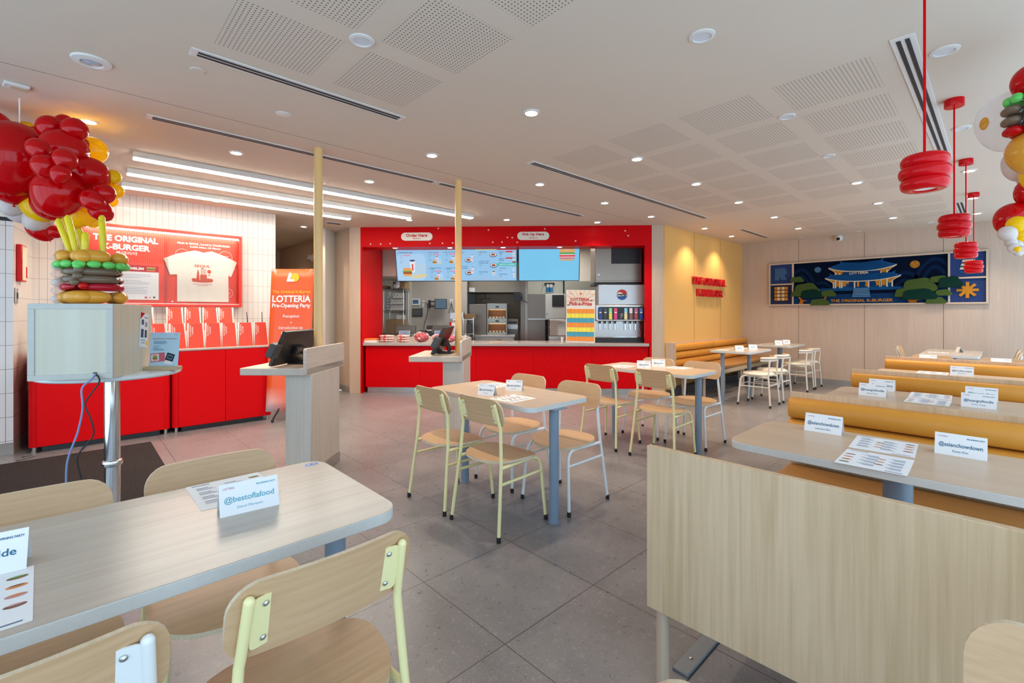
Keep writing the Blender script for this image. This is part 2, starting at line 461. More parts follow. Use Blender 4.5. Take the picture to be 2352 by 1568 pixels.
wallbox('wall_far', 10.2, 10.32, -0.9, 3.80, 0, CEIL, M_WALLWOOD)
b = MB().box(10.187, 10.199, -0.8, 3.3, 0, 0.10); struct(b.build('baseboard_far', M_STEEL, smooth=False))
b = MB().box(3.355, 3.369, 7.49, 8.16, 0, 0.10).box(3.355, 3.369, 9.62, 11.1, 0, 0.10); struct(b.build('baseboard_corridor', M_TOE, smooth=False))
# outer shell round the kitchen and the parts out of sight
wallbox('wall_outer_east', 12.9, 13, 3.86, 13, 0, CEIL, M_KWALL)
wallbox('wall_outer_north', -2.2, 13, 12.9, 13, 0, CEIL, M_KWALL)
wallbox('wall_outer_west', -2.2, -2.1, 5.05, 13, 0, CEIL, M_WHITEPAINT)
# glazed fronts: mullions, rails and glass
def window(name, x0, x1, y0, y1, n):
    b = MB(); along = abs(x1 - x0) > abs(y1 - y0)
    for i in range(n + 1):
        t = i / n; x = x0 + (x1 - x0) * t; y = y0 + (y1 - y0) * t
        b.box(x - 0.03, x + 0.03, y - 0.03, y + 0.03, 0, CEIL)
    for z0, z1 in ((0, 0.1), (CEIL - 0.15, CEIL)):
        if along: b.box(x0, x1, y0 - 0.029, y0 + 0.029, z0, z1)
        else: b.box(x0 - 0.029, x0 + 0.029, y0, y1, z0, z1)
    return struct(b.build(name, plain('dark window frame', (0.06, 0.06, 0.065), 0.4), smooth=False))
window('window_1', -2.1, 10.2, -0.86, -0.86, 8)
window('window_2', -2.15, -2.15, -0.86, 5.0, 4)

# red service wall: header and jambs
b = MB().at(Matrix.Translation((*A0, 0)) @ RZ(RK)).box(0, 4.777, 0, 0.34, 2.42, CEIL)
b.box(0, 0.03, 0, 0.06, 0, 2.42).box(0.0, 0.03, 0.06, 1.05, 0.0, CEIL).box(4.668, 4.777, 0, 0.06, 0.84, 2.42).box(4.742, 4.777, 0, 0.06, 0, 0.84).box(4.74, 4.777, 0.06, 1.0, 0, CEIL)
for x in (0.948, 1.9, 2.871, 3.832): b.box(x - 0.002, x + 0.002, -0.0015, 0.01, 2.42, CEIL, 1)
o = struct(b.build('wall_service', [M_DOTHEAD, plain('dark red joint', (0.2, 0.004, 0.006), 0.6)], smooth=False))
# the pattern needs the counter's own axis, so the mesh is stored in that frame
def reframe(o):
    Mx = Matrix.Translation((*A0, 0)) @ RZ(RK); o.data.transform(Mx.inverted()); o.matrix_world = Mx
reframe(o)
b = MB().at(FRONT)
random.seed(4)
for x, z in ((0.17, 2.47), (0.34, 2.47), (0.5, 2.475), (1.16, 2.475), (1.37, 2.478), (1.54, 2.48), (2.35, 2.49), (2.6, 2.485), (2.52, 2.56), (2.44, 2.565), (1.3, 2.72), (3.05, 2.70), (3.55, 2.5), (4.35, 2.66), (4.40, 2.58), (2.13, 2.69), (2.2, 2.49)):
    r = 0.014
    b.at(Matrix.Translation((*A0, 0)) @ RZ(RK) @ FRONT).flat(circ(r, 12, x, z), 0.0025)
o = struct(b.build('trim_1', plain('pale spot print', (0.80, 0.42, 0.36), 0.5), smooth=False))

# corridor door in the right corridor wall
b = MB().box(3.345, 3.372, 8.215, 9.56, 0.01, 2.12)
d1 = struct(b.build('door_1', wood('door laminate', (0.50, 0.39, 0.295), (0.43, 0.32, 0.235), 'z', 0.5, 75, 0.3), bevel=0.003))
b = MB().box(3.340, 3.372, 8.165, 8.205, 0, 2.165).box(3.340, 3.372, 9.57, 9.61, 0, 2.165).box(3.340, 3.372, 8.165, 9.61, 2.125, 2.165)
f = b.build('door_frame', wood('door frame laminate', (0.44, 0.335, 0.25), (0.37, 0.27, 0.19), 'z', 0.5, 75, 0.3), d1); 
for z in (1.87, 1.08, 0.3):
    MB().box(3.326, 3.344, 8.185, 8.235, z - 0.06, z + 0.06).build('hinge', plain('dull hinge steel', (0.30, 0.28, 0.26), 0.4, 0.8), d1)

# kitchen: walls seen through the opening
def kbox(name, x0, x1, y0, y1, z0, z1, m):
    o = MB().box(x0, x1, y0, y1, z0, z1).build(name, m, smooth=False); o.matrix_world = Matrix.Translation((*A0, 0)) @ RZ(RK); return struct(o)
b = MB().box(0.134, 1.39, 2.8, 2.9, 0, CEIL).box(0.044, 0.134, 2.6, 2.9, 0, CEIL, 1).box(0.735, 0.741, 2.797, 2.801, 0, CEIL, 1)
o = struct(b.build('wall_kitchen_back', [plain('grey kitchen wall', (0.47, 0.465, 0.44), 0.45), plain('cream kitchen corner', (0.62, 0.57, 0.46), 0.5)], smooth=False)); o.matrix_world = Matrix.Translation((*A0, 0)) @ RZ(RK)
kbox('wall_kitchen_left', -0.7, 0.05, 2.75, 2.85, 0, CEIL, M_KWALL)
kbox('wall_kitchen_side', -0.75, -0.62, 0.06, 2.8, 0, CEIL, M_KWALL)
b = MB().box(-0.5, 0.30, 1.1, 2.2, 2.02, CEIL)
o = b.build('wall_duct', M_KWALL, bevel=0.02); o.matrix_world = Matrix.Translation((*A0, 0)) @ RZ(RK); struct(o)
kbox('wall_cookline', 1.39, 2.72, 4.2, 4.3, 0, CEIL, plain('warm lit steel cook line wall', (0.30, 0.215, 0.145), 0.4, 0.5))  # steel whose brown holds the warm light of the cook line
b = MB().box(2.75, 3.57, 3.2, 3.3, 0, CEIL)
o = b.build('wall_kitchen_right', plain('bright kitchen wall', (0.66, 0.68, 0.63), 0.5)); o.matrix_world = Matrix.Translation((*A0, 0)) @ RZ(RK); struct(o)
b = MB().box(3.565, 5.2, 2.6, 2.7, 0, 2.02).box(3.565, 5.2, 2.61, 2.7, 2.02, CEIL, 1)
o = struct(b.build('wall_kitchen_grey', [plain('sage grey wall', (0.26, 0.275, 0.25), 0.5), M_KWALL], smooth=False)); o.matrix_world = Matrix.Translation((*A0, 0)) @ RZ(RK)
b = MB().box(2.60, 2.70, 2.6, 3.2, 0, CEIL).box(2.70, 2.76, 2.6, 2.7, 0, CEIL, 1)
o = struct(b.build('wall_kitchen_post', [M_STEELDARK, M_STEELV], smooth=False)); o.matrix_world = Matrix.Translation((*A0, 0)) @ RZ(RK)

# ------------------------------------------------------------------ ceiling fittings
def ring_light(name, label, x, y, lit=True, r=0.058, group='recessed downlights', z=CEIL, w=None, spot=True, tilt=None):
    t = thing(name, label, 'ceiling light' if lit else 'ceiling lamp', (x, y, z), 0, group)
    MB().lathe([(r * 0.72, -0.002), (r * 0.74, -0.009), (r, -0.006), (r * 1.02, 0.0)], 28, caps=False).build('trim_ring', M_TRIM, t)
    MB().lathe([(0.0, -0.004), (r * 0.74, -0.004)], 24, caps=False).build('lens', M_LENS if lit else M_LENSOFF, t)
    if lit and spot:
        l = bpy.data.lights.new('downlight_beam', 'SPOT'); l.energy = w or SPOT_W; l.color = (1.0, 0.80, 0.60)
        l.spot_size = R(112); l.spot_blend = 0.7; l.shadow_soft_size = 0.05
        o = bpy.data.objects.new('downlight_beam', l); COL.objects.link(o); o.parent = t; o.location = (0, 0, -0.02)
    return t
ORD = ['nearest', 'second', 'third', 'fourth', 'fifth', 'sixth', 'seventh']
rows = [
 ('in the row over the two yellow seated dining tables', [(2.35, 2.28), (3.76, 2.30), (4.96, 2.30), (6.18, 2.31), (7.53, 2.31), (8.83, 2.34)]),
 ('in the row along the ceiling joint by the poles', [(2.34, 3.51), (3.73, 3.49), (4.97, 3.51), (6.17, 3.54), (7.69, 3.42), (8.84, 3.43)]),
 ('in the row between the dotted ceiling panels and the booths', [(6.18, 1.08), (7.53, 1.09), (8.86, 1.11)]),
 ('in the row above the red pendant lamps', [(6.47, 0.22), (8.04, 0.24), (9.34, 0.24)]),
 ('in the row between the poles and the strip lights', [(1.05, 4.64), (2.32, 4.67), (4.79, 5.17)]),
 ('in the row in front of the red service wall', [(3.73, 6.20), (5.95, 4.34)]),
]
for where, pts in rows:
    for i, (x, y) in enumerate(pts):
        ring_light('downlight', '%s lit round downlight %s' % (ORD[i], where), x, y, w=SPOT_W * (0.45 if x == 5.95 else 1.0))
ring_light('downlight', 'lit round downlight close above the red balloon garland', 0.09, 4.63, w=SPOT_W * 2.5)
ring_light('downlight', 'lit round downlight in front of the white tiled wall', 1.32, 6.82)
ring_light('downlight', 'lit round downlight between the garland and the tiled wall', 0.42, 6.81)
ring_light('downlight', 'lit round downlight at the corridor mouth past the tiled wall', 2.76, 7.88, w=SPOT_W * 0.8)
ring_light('downlight', 'added lit downlight deep inside the corridor behind the far pole', 2.76, 9.7, w=SPOT_W * 0.8)  # extra lamp added to brighten the corridor
for i, x in enumerate((0.553, 1.475, 2.362, 3.298)):
    ring_light('downlight', '%s lit downlight from the left under the red service header' % ['first', 'second', 'third', 'fourth'][i], *KW(x, 0.10)[:2], r=0.05, z=2.42, group='downlights under the red header', w=SPOT_W * 0.45)
un = [('over the dotted panels nearest the camera', 1.09, 2.28, 0.062), ('right of the dotted panels, near the top edge', 2.33, 1.05, 0.062), ('right of the air slot by the red cords', 3.41, 0.21, 0.062),
      ('in the gap of the dotted panels, nearer of two', 3.73, 1.06, 0.055), ('behind the second red pendant cord', 4.93, 0.21, 0.055), ('in the gap of the dotted panels, farther of two', 4.94, 1.07, 0.05),
      ('near the mural wall by the last pendant', 9.75, 0.76, 0.05)]
for s, x, y, r in un: ring_light('downlight', 'unlit round ceiling disc ' + s, x, y, False, r, 'unlit ceiling discs')
t = thing('ceiling_speaker', 'large round speaker with glass grey centre left of the air slot', 'speaker', (0.08, 3.51, CEIL))
MB().lathe([(0.045, -0.004), (0.052, -0.016), (0.085, -0.01), (0.09, 0.0)], 32).build('trim_ring', M_TRIM, t)
MB().lathe([(0, -0.02), (0.03, -0.017), (0.05, -0.006)], 24).build('speaker_cone', plain('grey speaker dome', (0.40, 0.45, 0.50), 0.25), t)
def smallcap(name, label, cat, x, y, r, m, h=0.006, z=CEIL):
    return tag(MB().lathe([(r * 0.9, -h), (r, -h * 0.5), (r, 0)], 24).build(name, m), label, cat)
for o_, l_, x, y, r, m in (('sprinkler_cover', 'flat round sprinkler cover left of the near pole', 1.09, 3.51, 0.05, M_TRIM), ('sprinkler_cover', 'faint round sprinkler cover below the near air slot', 0.53, 3.22, 0.038, M_CEIL), ('sprinkler_cover', 'faint round cover right of the far pole top', 4.12, 4.64, 0.045, M_CEIL),
                           ('sprinkler_cover', 'small round cover near the mural wall, right one', 9.92, 1.71, 0.05, M_TRIM), ('sprinkler_cover', 'small round cover near the mural wall, left one', 9.95, 2.59, 0.05, M_TRIM)):
    b = smallcap(o_, l_, 'sprinkler cover', x, y, r, m); b.location = (x, y, CEIL)
t = thing('smoke_sensor', 'small white square sensor box on the ceiling above the balloon garland', 'sensor', (-0.25, 4.2, CEIL), R(10))
MB().box(-0.055, 0.055, -0.045, 0.045, -0.02, 0).build('body', M_TRIM, t, 0.004)
MB().box(-0.025, 0.045, -0.03, 0.03, -0.023, -0.019).build('grille', plain('cream grille', (0.6, 0.5, 0.35), 0.6), t)
t = thing('ceiling_vent', 'flat grey vent in the ceiling at the corridor mouth', 'vent', (3.0, 7.25, CEIL))
MB().box(-0.13, 0.13, -0.06, 0.06, -0.006, 0).build('frame', M_TRIM, t)
b = MB()
for i in range(5): b.box(-0.11, 0.11, -0.048 + i * 0.021, -0.038 + i * 0.021, -0.008, -0.005)
b.build('grille', M_DARK, t)
def diffuser(label, x0, x1, yc, w=0.09, slots=2):
    t = thing('air_diffuser', label, 'air vent', ((x0 + x1) / 2, yc, CEIL), 0, 'linear slot air diffusers'); L = (x1 - x0) / 2
    MB().box(-L, L, -w / 2, w / 2, -0.006, 0).build('frame', M_TRIM, t, 0.001)
    for k in range(slots):
        y = (k - (slots - 1) / 2) * w * 0.36
        MB().box(-L + 0.035, L - 0.035, y - w * 0.09, y + w * 0.09, -0.009, -0.004).build('slot', plain('dark slot', (0.018, 0.02, 0.024), 0.6), t)
diffuser('two slot air diffuser nearest the camera beside the dotted panels', 0.46, 1.75, 3.0)
diffuser('long slot air diffuser running past the near yellow pole', 0.387, 2.855, 4.215)
diffuser('slot air diffuser running behind the far yellow pole top', 2.875, 5.41, 4.215)
diffuser('long slot air diffuser right of the far pole toward the yellow wall', 3.11, 6.89, 3.035)
diffuser('slot air diffuser behind the nearest red pendant cords', 3.07, 5.9, 0.35, 0.10)
diffuser('slot air diffuser far down above the last pendants', 8.2, 9.6, 0.37, 0.10)
diffuser('short slot air diffuser close to the yellow wall corner', 8.2, 9.5, 3.035)
# strip lights
for i, (y, x1) in enumerate(((5.26, 4.19), (5.90, 3.555), (6.545, 2.945))):
    t = thing('strip_light', '%s strip light of the three above the merchandise wall' % ['longest', 'middle length', 'shortest'][i], 'ceiling light', (0.39, y, CEIL), 0, 'ceiling strip lights')
    MB().box(0, x1 - 0.39, -0.045, 0.045, -0.048, 0).build('housing', M_TRIM, t)
    L = x1 - 0.39
    MB().box(0.004, L - 0.004, -0.036, 0.036, -0.058, -0.048).build('diffuser', M_LED, t)
# two ceiling poles
def ypole(label, x, y):
    t = thing('pole', label, 'pole', (x, y, 0), 0, 'yellow kiosk poles')
    MB().lathe([(0.036, 0.9085), (0.036, CEIL)], 28).build('shaft', M_POLE, t)
    MB().lathe([(0.05, 0.9085), (0.05, 0.914), (0.036, 0.916)], 28).build('base_collar', M_POLE, t)
ypole('pale yellow round pole rising from the nearer order kiosk', 1.538, 4.043)
ypole('pale yellow round pole rising from the farther order kiosk', 2.999, 3.994)
# security camera
t = thing('security_camera', 'white dome security camera at the top of the mural wall', 'camera', (10.2, 2.041, 2.70), RM)
MB().at(RX(R(90))).lathe([(0.055, 0), (0.055, 0.05)], 20).build('mount', M_WHITEPAINT, t)
MB().at(T(0, -0.06, -0.01) ).ell((0, 0, 0), 0.055, 18).build('housing', M_WHITEPAINT, t)
MB().at(T(0, -0.095, -0.025)).ell((0, 0, 0), 0.032, 16).build('lens', M_BLACK, t)
# pendants
def pendant(label, x, y, ztop, drop):
    t = thing('pendant_lamp', label, 'pendant lamp', (x, y, CEIL), 0, 'red pendant lamps')
    MB().lathe([(0.0, -0.05), (0.049, -0.05), (0.051, -0.047), (0.051, 0)], 28).build('canopy', M_REDGLOSS, t)
    MB().lathe([(0.005, ztop - CEIL - 0.01), (0.005, -0.05)], 10).build('cord', M_RED, t)
    z = ztop - CEIL; pr = [(0.006, z)]
    for k in range(3):
        zc = z - 0.027 - k * 0.047
        for a in range(-80, 81, 20):
            rr_ = (0.062, 0.069, 0.063)[k] + 0.0185 * cos(R(a)); zz = zc - 0.0265 * sin(R(a))
            if k == 0 and a == -80: pr.append((0.046, z))
            pr.append((rr_, zz))
    zb = z - 0.148; pr += [(0.052, zb), (0.040, zb + 0.001), (0.038, zb + 0.02)]
    MB().lathe(pr, 40).build('shade', M_REDGLOSS, t)
    MB().lathe([(0.0, zb + 0.012), (0.039, zb + 0.008)], 28, caps=False).build('diffuser', glow('dim pendant lens', (0.85, 0.95, 1.0), 0.5), t)
pendant('nearest and largest red ribbed pendant lamp, over the nearest booth', 2.60, 0.222, 2.0, 0)
pendant('second red ribbed pendant lamp from the camera, cord beside the air slot', 4.24, 0.215, 1.985, 0)
pendant('third red ribbed pendant lamp, left of the last one against the mural', 5.98, 0.225, 1.985, 0)
pendant('farthest red ribbed pendant lamp, hanging lowest against the mural', 7.72, 0.225, 1.95, 0)

# ------------------------------------------------------------------ chairs
def bez(p0, p1, p2, n=6):
    return [tuple((1 - t) ** 2 * a + 2 * t * (1 - t) * b + t * t * c for a, b, c in zip(p0, p1, p2)) for t in [i / n for i in range(n + 1)]]
SEAT_U = [-0.205 + 0.41 * (1 - cos(pi * i / 20)) / 2 for i in range(21)]
def seat_half(x):
    t = abs(x) / 0.2052; w = 0.212 * max(0.0, 1 - t ** 2.5) ** (1 / 2.5)
    return max(w * (1.0 + 0.10 * x / 0.2), 0.0015)
def make_chair(mat, label, group):
    t = thing('dining_chair', label, 'chair', (0, 0, 0), 0, group)
    b = MB().sheet(SEAT_U, lambda x: -seat_half(x), lambda x: seat_half(x), 9,
                   lambda u, v, k: (u, v, 0.438 - k + 0.16 * v * v + (0.10 * max(0, u - 0.02) ** 2 * -6 if u > 0.02 else 0.12 * u * u)), 0.015, 0, 1)
    b.build('seat', [M_PLY, M_PLYEDGE], t, angle=50)
    W, H, r = 0.40, 0.168, 0.066
    n = 22; us = [-W / 2 + W * i / n for i in range(n + 1)]
    us = sorted(set(us + [-W / 2 + r * (1 - cos(R(a))) for a in (15, 30, 45, 60, 75)] + [W / 2 - r * (1 - cos(R(a))) for a in (15, 30, 45, 60, 75)]))
    def cut(x, r):
        d = W / 2 - abs(x); return 0.0 if d >= r else r - math.sqrt(max(0, r * r - (r - d) ** 2))
    zb = 0.650
    def pt(u, v, k):
        lean = (v - zb) * 0.26; return (-0.165 - lean + 0.55 * u * u + k, u, v)
    MB().sheet(us, lambda x: zb + cut(x, 0.05), lambda x: zb + H - cut(x, r), 7, pt, 0.012, 0, 1).build('backrest', [M_PLY, M_PLYEDGE], t, angle=50)
    for s in (-1, 1):
        b = MB().tube([(-0.215, s * 0.22, 0.012), (-0.166, s * 0.190, 0.43), (-0.156, s * 0.174, 0.64), (-0.162, s * 0.172, 0.662), (-0.195, s * 0.165, 0.784)], 0.0108, 12)
        b.ell((-0.195, s * 0.165, 0.784), 0.0108, 10)
        leg = b.build('rear_leg', mat, t)
        MB().lathe([(0.0125, 0), (0.0135, 0.003), (0.0128, 0.032)], 14, 0, (-0.2155, s * 0.2205, 0)).build('rubber_foot', M_RUBBER, leg)
        pts = [(-0.166, s * 0.19, 0.41)] + [(0.06, s * 0.178, 0.412)] + bez((0.12, s * 0.178, 0.412), (0.185, s * 0.18, 0.412), (0.195, s * 0.188, 0.335), 6) + [(0.215, s * 0.212, 0.012)]
        leg = MB().tube(pts, 0.0108, 12).build('front_leg', mat, t)
        MB().lathe([(0.0125, 0), (0.0135, 0.003), (0.0128, 0.032)], 14, 0, (0.2155, s * 0.2125, 0)).build('rubber_foot', M_RUBBER, leg)
        MB().tube([(-0.178, s * 0.198, 0.318), (0.196, s * 0.191, 0.318)], 0.0095, 10).build('side_stretcher', mat, t)
        a = MB().at(T(-0.1775, s * 0.138, 0.728) @ RY(R(-14.6)) @ RZ(R(s * 9)) @ RY(R(90)))
        a.prism(rr(0.118, 0.044, 0.012, 4), -0.0015, 0.0015)
        br = a.build('back_bracket', mat, t)
        a = MB().at(T(-0.179, s * 0.134, 0.728) @ RY(R(-14.6)) @ RZ(R(s * 9)) @ RY(R(-90)))
        for q in (-0.04, 0.04): MB().at(T(-0.179, s * 0.134, 0.728) @ RY(R(-14.6)) @ RZ(R(s * 9)) @ T(0, 0, q) @ RY(R(-90))).lathe([(0.006, 0), (0.006, 0.002), (0.003, 0.0045), (0, 0.0048)], 12).build('screw', M_STEEL, br)
    MB().tube([(0.0, -0.18, 0.412), (0.0, 0.18, 0.412)], 0.009, 8).build('seat_rail', mat, t)
    return t
CH = {}
def chair(kind, x, y, rz, label, group):
    mat = M_YEL if kind == 'y' else M_WHITE_METAL
    if kind not in CH:
        c = make_chair(mat, label, group); CH[kind] = c; c.location = (x, y, 0); c.rotation_euler = (0, 0, rz); return c
    return dup(CH[kind], label, (x, y, 0), rz, group)
GA, GB, GC, GD = 'chairs at the nearest table', 'chairs at the middle dining table', 'chairs at the table by the service counter', 'chairs by the far right tables'
chair('y', 0.412, 1.188, R(90), 'yellow framed plywood chair with its back to the camera, closest to the camera', GA)
chair('w', -0.075, 1.188, R(91), 'white framed plywood chair beside the closest yellow one, cut by the bottom edge', GA)
chair('y', 0.372, 1.772, R(-90), 'plywood backed chair behind the nearest table, by the printed menu and name card', GA)
chair('y', -0.105, 1.77, R(-90), 'plywood backed chair behind the nearest table, in front of the chrome pole', GA)
chair('y', 2.008, 2.238, R(2), 'yellow chair at the middle table, the one nearer the camera', GB)
chair('y', 1.995, 2.742, R(0), 'yellow chair at the middle table, on its kiosk side', GB)
chair('w', 2.575, 2.165, R(181), 'white chair at the middle table, right of the near table leg', GB)
chair('w', 2.590, 2.715, R(180), 'white chair at the middle table, farther one behind the name cards', GB)
chair('y', 4.015, 2.18, R(1), 'yellow chair at the table by the service counter, nearer the booths', GC)
chair('y', 4.012, 2.765, R(-1), 'yellow chair at the table by the service counter, nearer the red wall', GC)
chair('w', 4.655, 2.175, R(180), 'white chair at the table by the service counter, at its right end', GC)
chair('w', 4.660, 2.685, R(180), 'white chair at the table by the service counter, behind the name cards', GC)
chair('y', 0.96, -0.155, R(180), 'plywood chair in front of the booth partition at the bottom right corner', 'chairs by the near booth partition')
chair('w', 0.435, 0.165, R(180), 'plywood chair whose top edge just shows at the bottom edge under the partition leg', 'chairs by the near booth partition')
chair('w', 7.44, 0.585, R(180), 'plywood chair beyond the last booth bench, left one behind a Korean name card', GD)
chair('w', 7.44, -0.015, R(180), 'plywood chair beyond the last booth bench, right one behind a Korean name card', GD)
chair('w', 9.25, 0.90, R(-90), 'plywood chair at the left side of the farthest table under the mural', GD)
chair('w', 8.75, 0.02, R(90), 'plywood chair at the right side of the farthest table, nearer one', GD)
chair('w', 9.50, 0.02, R(90), 'plywood chair at the right side of the farthest table, farther one', GD)
# cream seat stools with a curved back rail, facing +x in their own frame
def make_stool(label, group):
    t = thing('side_chair', label, 'chair', (0, 0, 0), 0, group); m = M_CREAMMETAL
    MB().lathe([(0, 0.425), (0.185, 0.428), (0.205, 0.44), (0.208, 0.455), (0.19, 0.472), (0.12, 0.48), (0, 0.482)], 32).build('seat_cushion', M_CREAM, t)
    for s in (-1, 1):
        leg = MB().tube([(-0.215, s * 0.195, 0.012), (-0.185, s * 0.175, 0.44), (-0.20, s * 0.165, 0.66)], 0.012, 12).build('rear_leg', m, t)
        MB().lathe([(0.0145, 0), (0.0145, 0.035)], 12, 0, (-0.2155, s * 0.1955, 0)).build('rubber_foot', M_RUBBER, leg)
        leg = MB().tube([(0.215, s * 0.20, 0.012)] + bez((0.19, s * 0.18, 0.35), (0.18, s * 0.175, 0.425), (0.11, s * 0.16, 0.425), 6) + [(-0.185, s * 0.165, 0.42)], 0.012, 12).build('front_leg', m, t)
        MB().lathe([(0.0145, 0), (0.0145, 0.035)], 12, 0, (0.2155, s * 0.2005, 0)).build('rubber_foot', M_RUBBER, leg)
        MB().tube([(-0.193, s * 0.183, 0.28), (0.195, s * 0.188, 0.28)], 0.008, 8).build('side_stretcher', m, t)
    for x in (-0.19, 0.19): MB().tube([(x, -0.18, 0.30), (x, 0.18, 0.30)], 0.008, 8).build('cross_stretcher', m, t)
    arc = [(-0.03 - 0.19 * cos(R(a)), 0.205 * sin(R(a))) for a in range(-72, 73, 8)]
    MB().tube([(x, y, 0.655) for x, y in arc], 0.012, 10).build('back_rail', m, t)
    MB().tube([(x, y, 0.688) for x, y in arc], [0.012] + [0.017] * (len(arc) - 2) + [0.012], 10).build('top_rail', m, t)
    pad = [(-0.03 - 0.172 * cos(R(a)), 0.188 * sin(R(a))) for a in range(-66, 67, 6)]
    MB().tube([(x, y, 0.694) for x, y in pad], 0.014, 10).build('wood_pad', M_PLY, t)
    return t
GS = 'cream chairs facing the yellow bench'
st = make_stool('nearest cream seated chair in the row facing the yellow bench', GS)
st.location = (7.25, 2.43, 0); st.rotation_euler = (0, 0, R(90))
dup(st, 'second cream seated chair in the row facing the yellow bench', (7.82, 2.43, 0), R(90))
dup(st, 'third cream seated chair in the row facing the yellow bench', (9.13, 2.45, 0), R(90))
dup(st, 'farthest cream seated chair in the row, nearest the mural wall', (9.63, 2.45, 0), R(90))

# ------------------------------------------------------------------ tables
def table(label, x0, x1, y0, y1, legs, group, r=0.055, leg_r=0.03, grain='x'):
    cx, cy = (x0 + x1) / 2, (y0 + y1) / 2
    t = thing('dining_table', label, 'table', (cx, cy, 0), 0, group)
    w, d = x1 - x0, y1 - y0
    top = MB().prism(rr(w - 0.002, d - 0.002, r, 7), 0.7635, 0.765).build('tabletop', M_TABLE_DAYLIT if grain == 'x' else M_TABLE_Y, t)
    MB().prism(rr(w, d, r, 7), 0.733, 0.7638).build('edge_band', M_EDGE, t, 0.002)
    for lx, ly in legs:
        l = MB().lathe([(leg_r * 1.12, 0), (leg_r * 1.12, 0.006), (leg_r, 0.008), (leg_r, 0.733)], 28, 0, (lx - cx, ly - cy, 0)).build('leg', M_GREYLEG, t)
        MB().box(lx - cx - 0.06, lx - cx + 0.06, ly - cy - 0.06, ly - cy + 0.06, 0.725, 0.733).build('mounting_plate', M_GREYLEG, l)
    return t
GT = 'dining tables'
table('pale oak table nearest the camera at the left, with rounded corner', -1.25, 0.705, 1.215, 1.842, [(0.638, 1.53), (-1.15, 1.53)], GT, 0.07, 0.033)
table('oak table in the middle of the room with two yellow and two white chairs', 1.985, 2.565, 1.93, 3.02, [(2.236, 1.968), (2.262, 2.925)], GT, 0.06, 0.031, 'y')
table('oak table between the middle table and the red service counter', 4.065, 4.65, 1.93, 3.02, [(4.33, 1.985), (4.365, 2.95)], GT, 0.06, 0.031, 'y')
table('oak table at the yellow bench, the nearer of two', 7.03, 7.985, 2.48, 3.06, [(7.10, 2.885), (7.93, 2.80)], GT, 0.05, 0.028)
table('oak table at the yellow bench, the farther one in the corner', 8.83, 9.71, 2.46, 3.04, [(9.28, 2.75)], GT, 0.05, 0.04)
GBT = 'booth tables'
def btable(label, x0, x1): table(label, x0, x1, -0.28, 0.852, [((x0 + x1) / 2, 0.288)], GBT, 0.075, 0.049, 'y')
btable('nearest booth table, with two large readable name cards', 2.137, 2.706)
btable('second booth table, with four name cards', 3.80, 4.375)
btable('third booth table, with one standing white card', 5.45, 6.03)
btable('booth table beyond the last bench, with Korean name cards', 6.95, 7.50)
table('farthest oak table below the right end of the mural', 8.50, 9.82, 0.19, 0.785, [(8.62, 0.49), (9.70, 0.49)], GT, 0.03)

# ------------------------------------------------------------------ booth benches
def roll(b, x0, x1, z0, z1, y, dep, sgn):
    """padded roll between z0,z1 bulging away from y by dep"""
    n = 12; zc = (z0 + z1) / 2; h = (z1 - z0) / 2
    o = [(0.0, z0 + 0.004)] + [(dep * (0.25 + 0.75 * cos(R(a)) ** 0.6), zc + (h - 0.002) * sin(R(a))) for a in range(-84, 85, 14)] + [(0.0, z1 - 0.004)]
    xs = [(x0 + 0.002, 0.80), (x0 + 0.010, 0.93), (x0 + 0.025, 1.0), (x1 - 0.025, 1.0), (x1 - 0.010, 0.93), (x1 - 0.002, 0.80)]
    vs = []; k = len(o)
    for x, q in xs: vs += [(x, y + sgn * d * q, zc + (z - zc) * (0.97 + 0.03 * q if q < 1 else 1)) for d, z in o]
    fs = []
    for i in range(len(xs) - 1):
        for j in range(k - 1): fs.append((i * k + j, (i + 1) * k + j, (i + 1) * k + j + 1, i * k + j + 1))
    fs.append(tuple(range(k))); fs.append(tuple(range((len(xs) - 1) * k, len(xs) * k)))
    return b.add(vs, fs)
def bench(label, L, loc, rz, sides, group, top=0.867, sections=1, board=(0.295, 0.867), legs=(0.05,), endpanel=False):
    t = thing('bench_seat', label, 'bench', loc, rz, group)
    b = MB().box(0, L, 0, 0.026, board[0], top); b.build('back_board', [M_BENCH], t, 0.002)
    for sg in sides:
        y0 = 0.0 if sg < 0 else 0.026
        for k in range(3):
            z1 = top - 0.027 - k * 0.122
            for q in range(sections):
                a0 = L * q / sections; a1 = L * (q + 1) / sections
                bb = roll(MB(), a0 + 0.004, a1 - 0.002, z1 - 0.12, z1, y0, 0.088, sg); bb.build('back_roll', M_LEATHER, t, angle=60)
        ya, yb = (y0 - 0.54, y0 - 0.02) if sg < 0 else (y0 + 0.02, y0 + 0.54)
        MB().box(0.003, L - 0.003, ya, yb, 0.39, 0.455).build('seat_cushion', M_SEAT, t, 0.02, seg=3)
        MB().box(0.0, L, min(ya, yb) + (0.0 if sg < 0 else 0.0), max(ya, yb), 0.325, 0.39).build('seat_frame', M_BENCHTOP, t, 0.003)
        for lx in legs:
            for yy in ((ya + 0.06, yb - 0.10) if sg < 0 else (ya + 0.10, yb - 0.06)):
                MB().lathe([(0.022, 0), (0.022, 0.326)], 18, 0, (lx, yy, 0)).build('leg', M_WOODV, t)
    return t
GBB = 'booth benches'
bt = bench('oak backed booth bench nearest the camera, its plain board facing us', 1.17, (1.485, 0.869, 0), RM, (1,), GBB, legs=(1.1,))
MB().lathe([(0.0225, 0), (0.0225, 0.31)], 20, 0, (0.037, 0.047, 0)).build('leg', M_WOODV, bt)
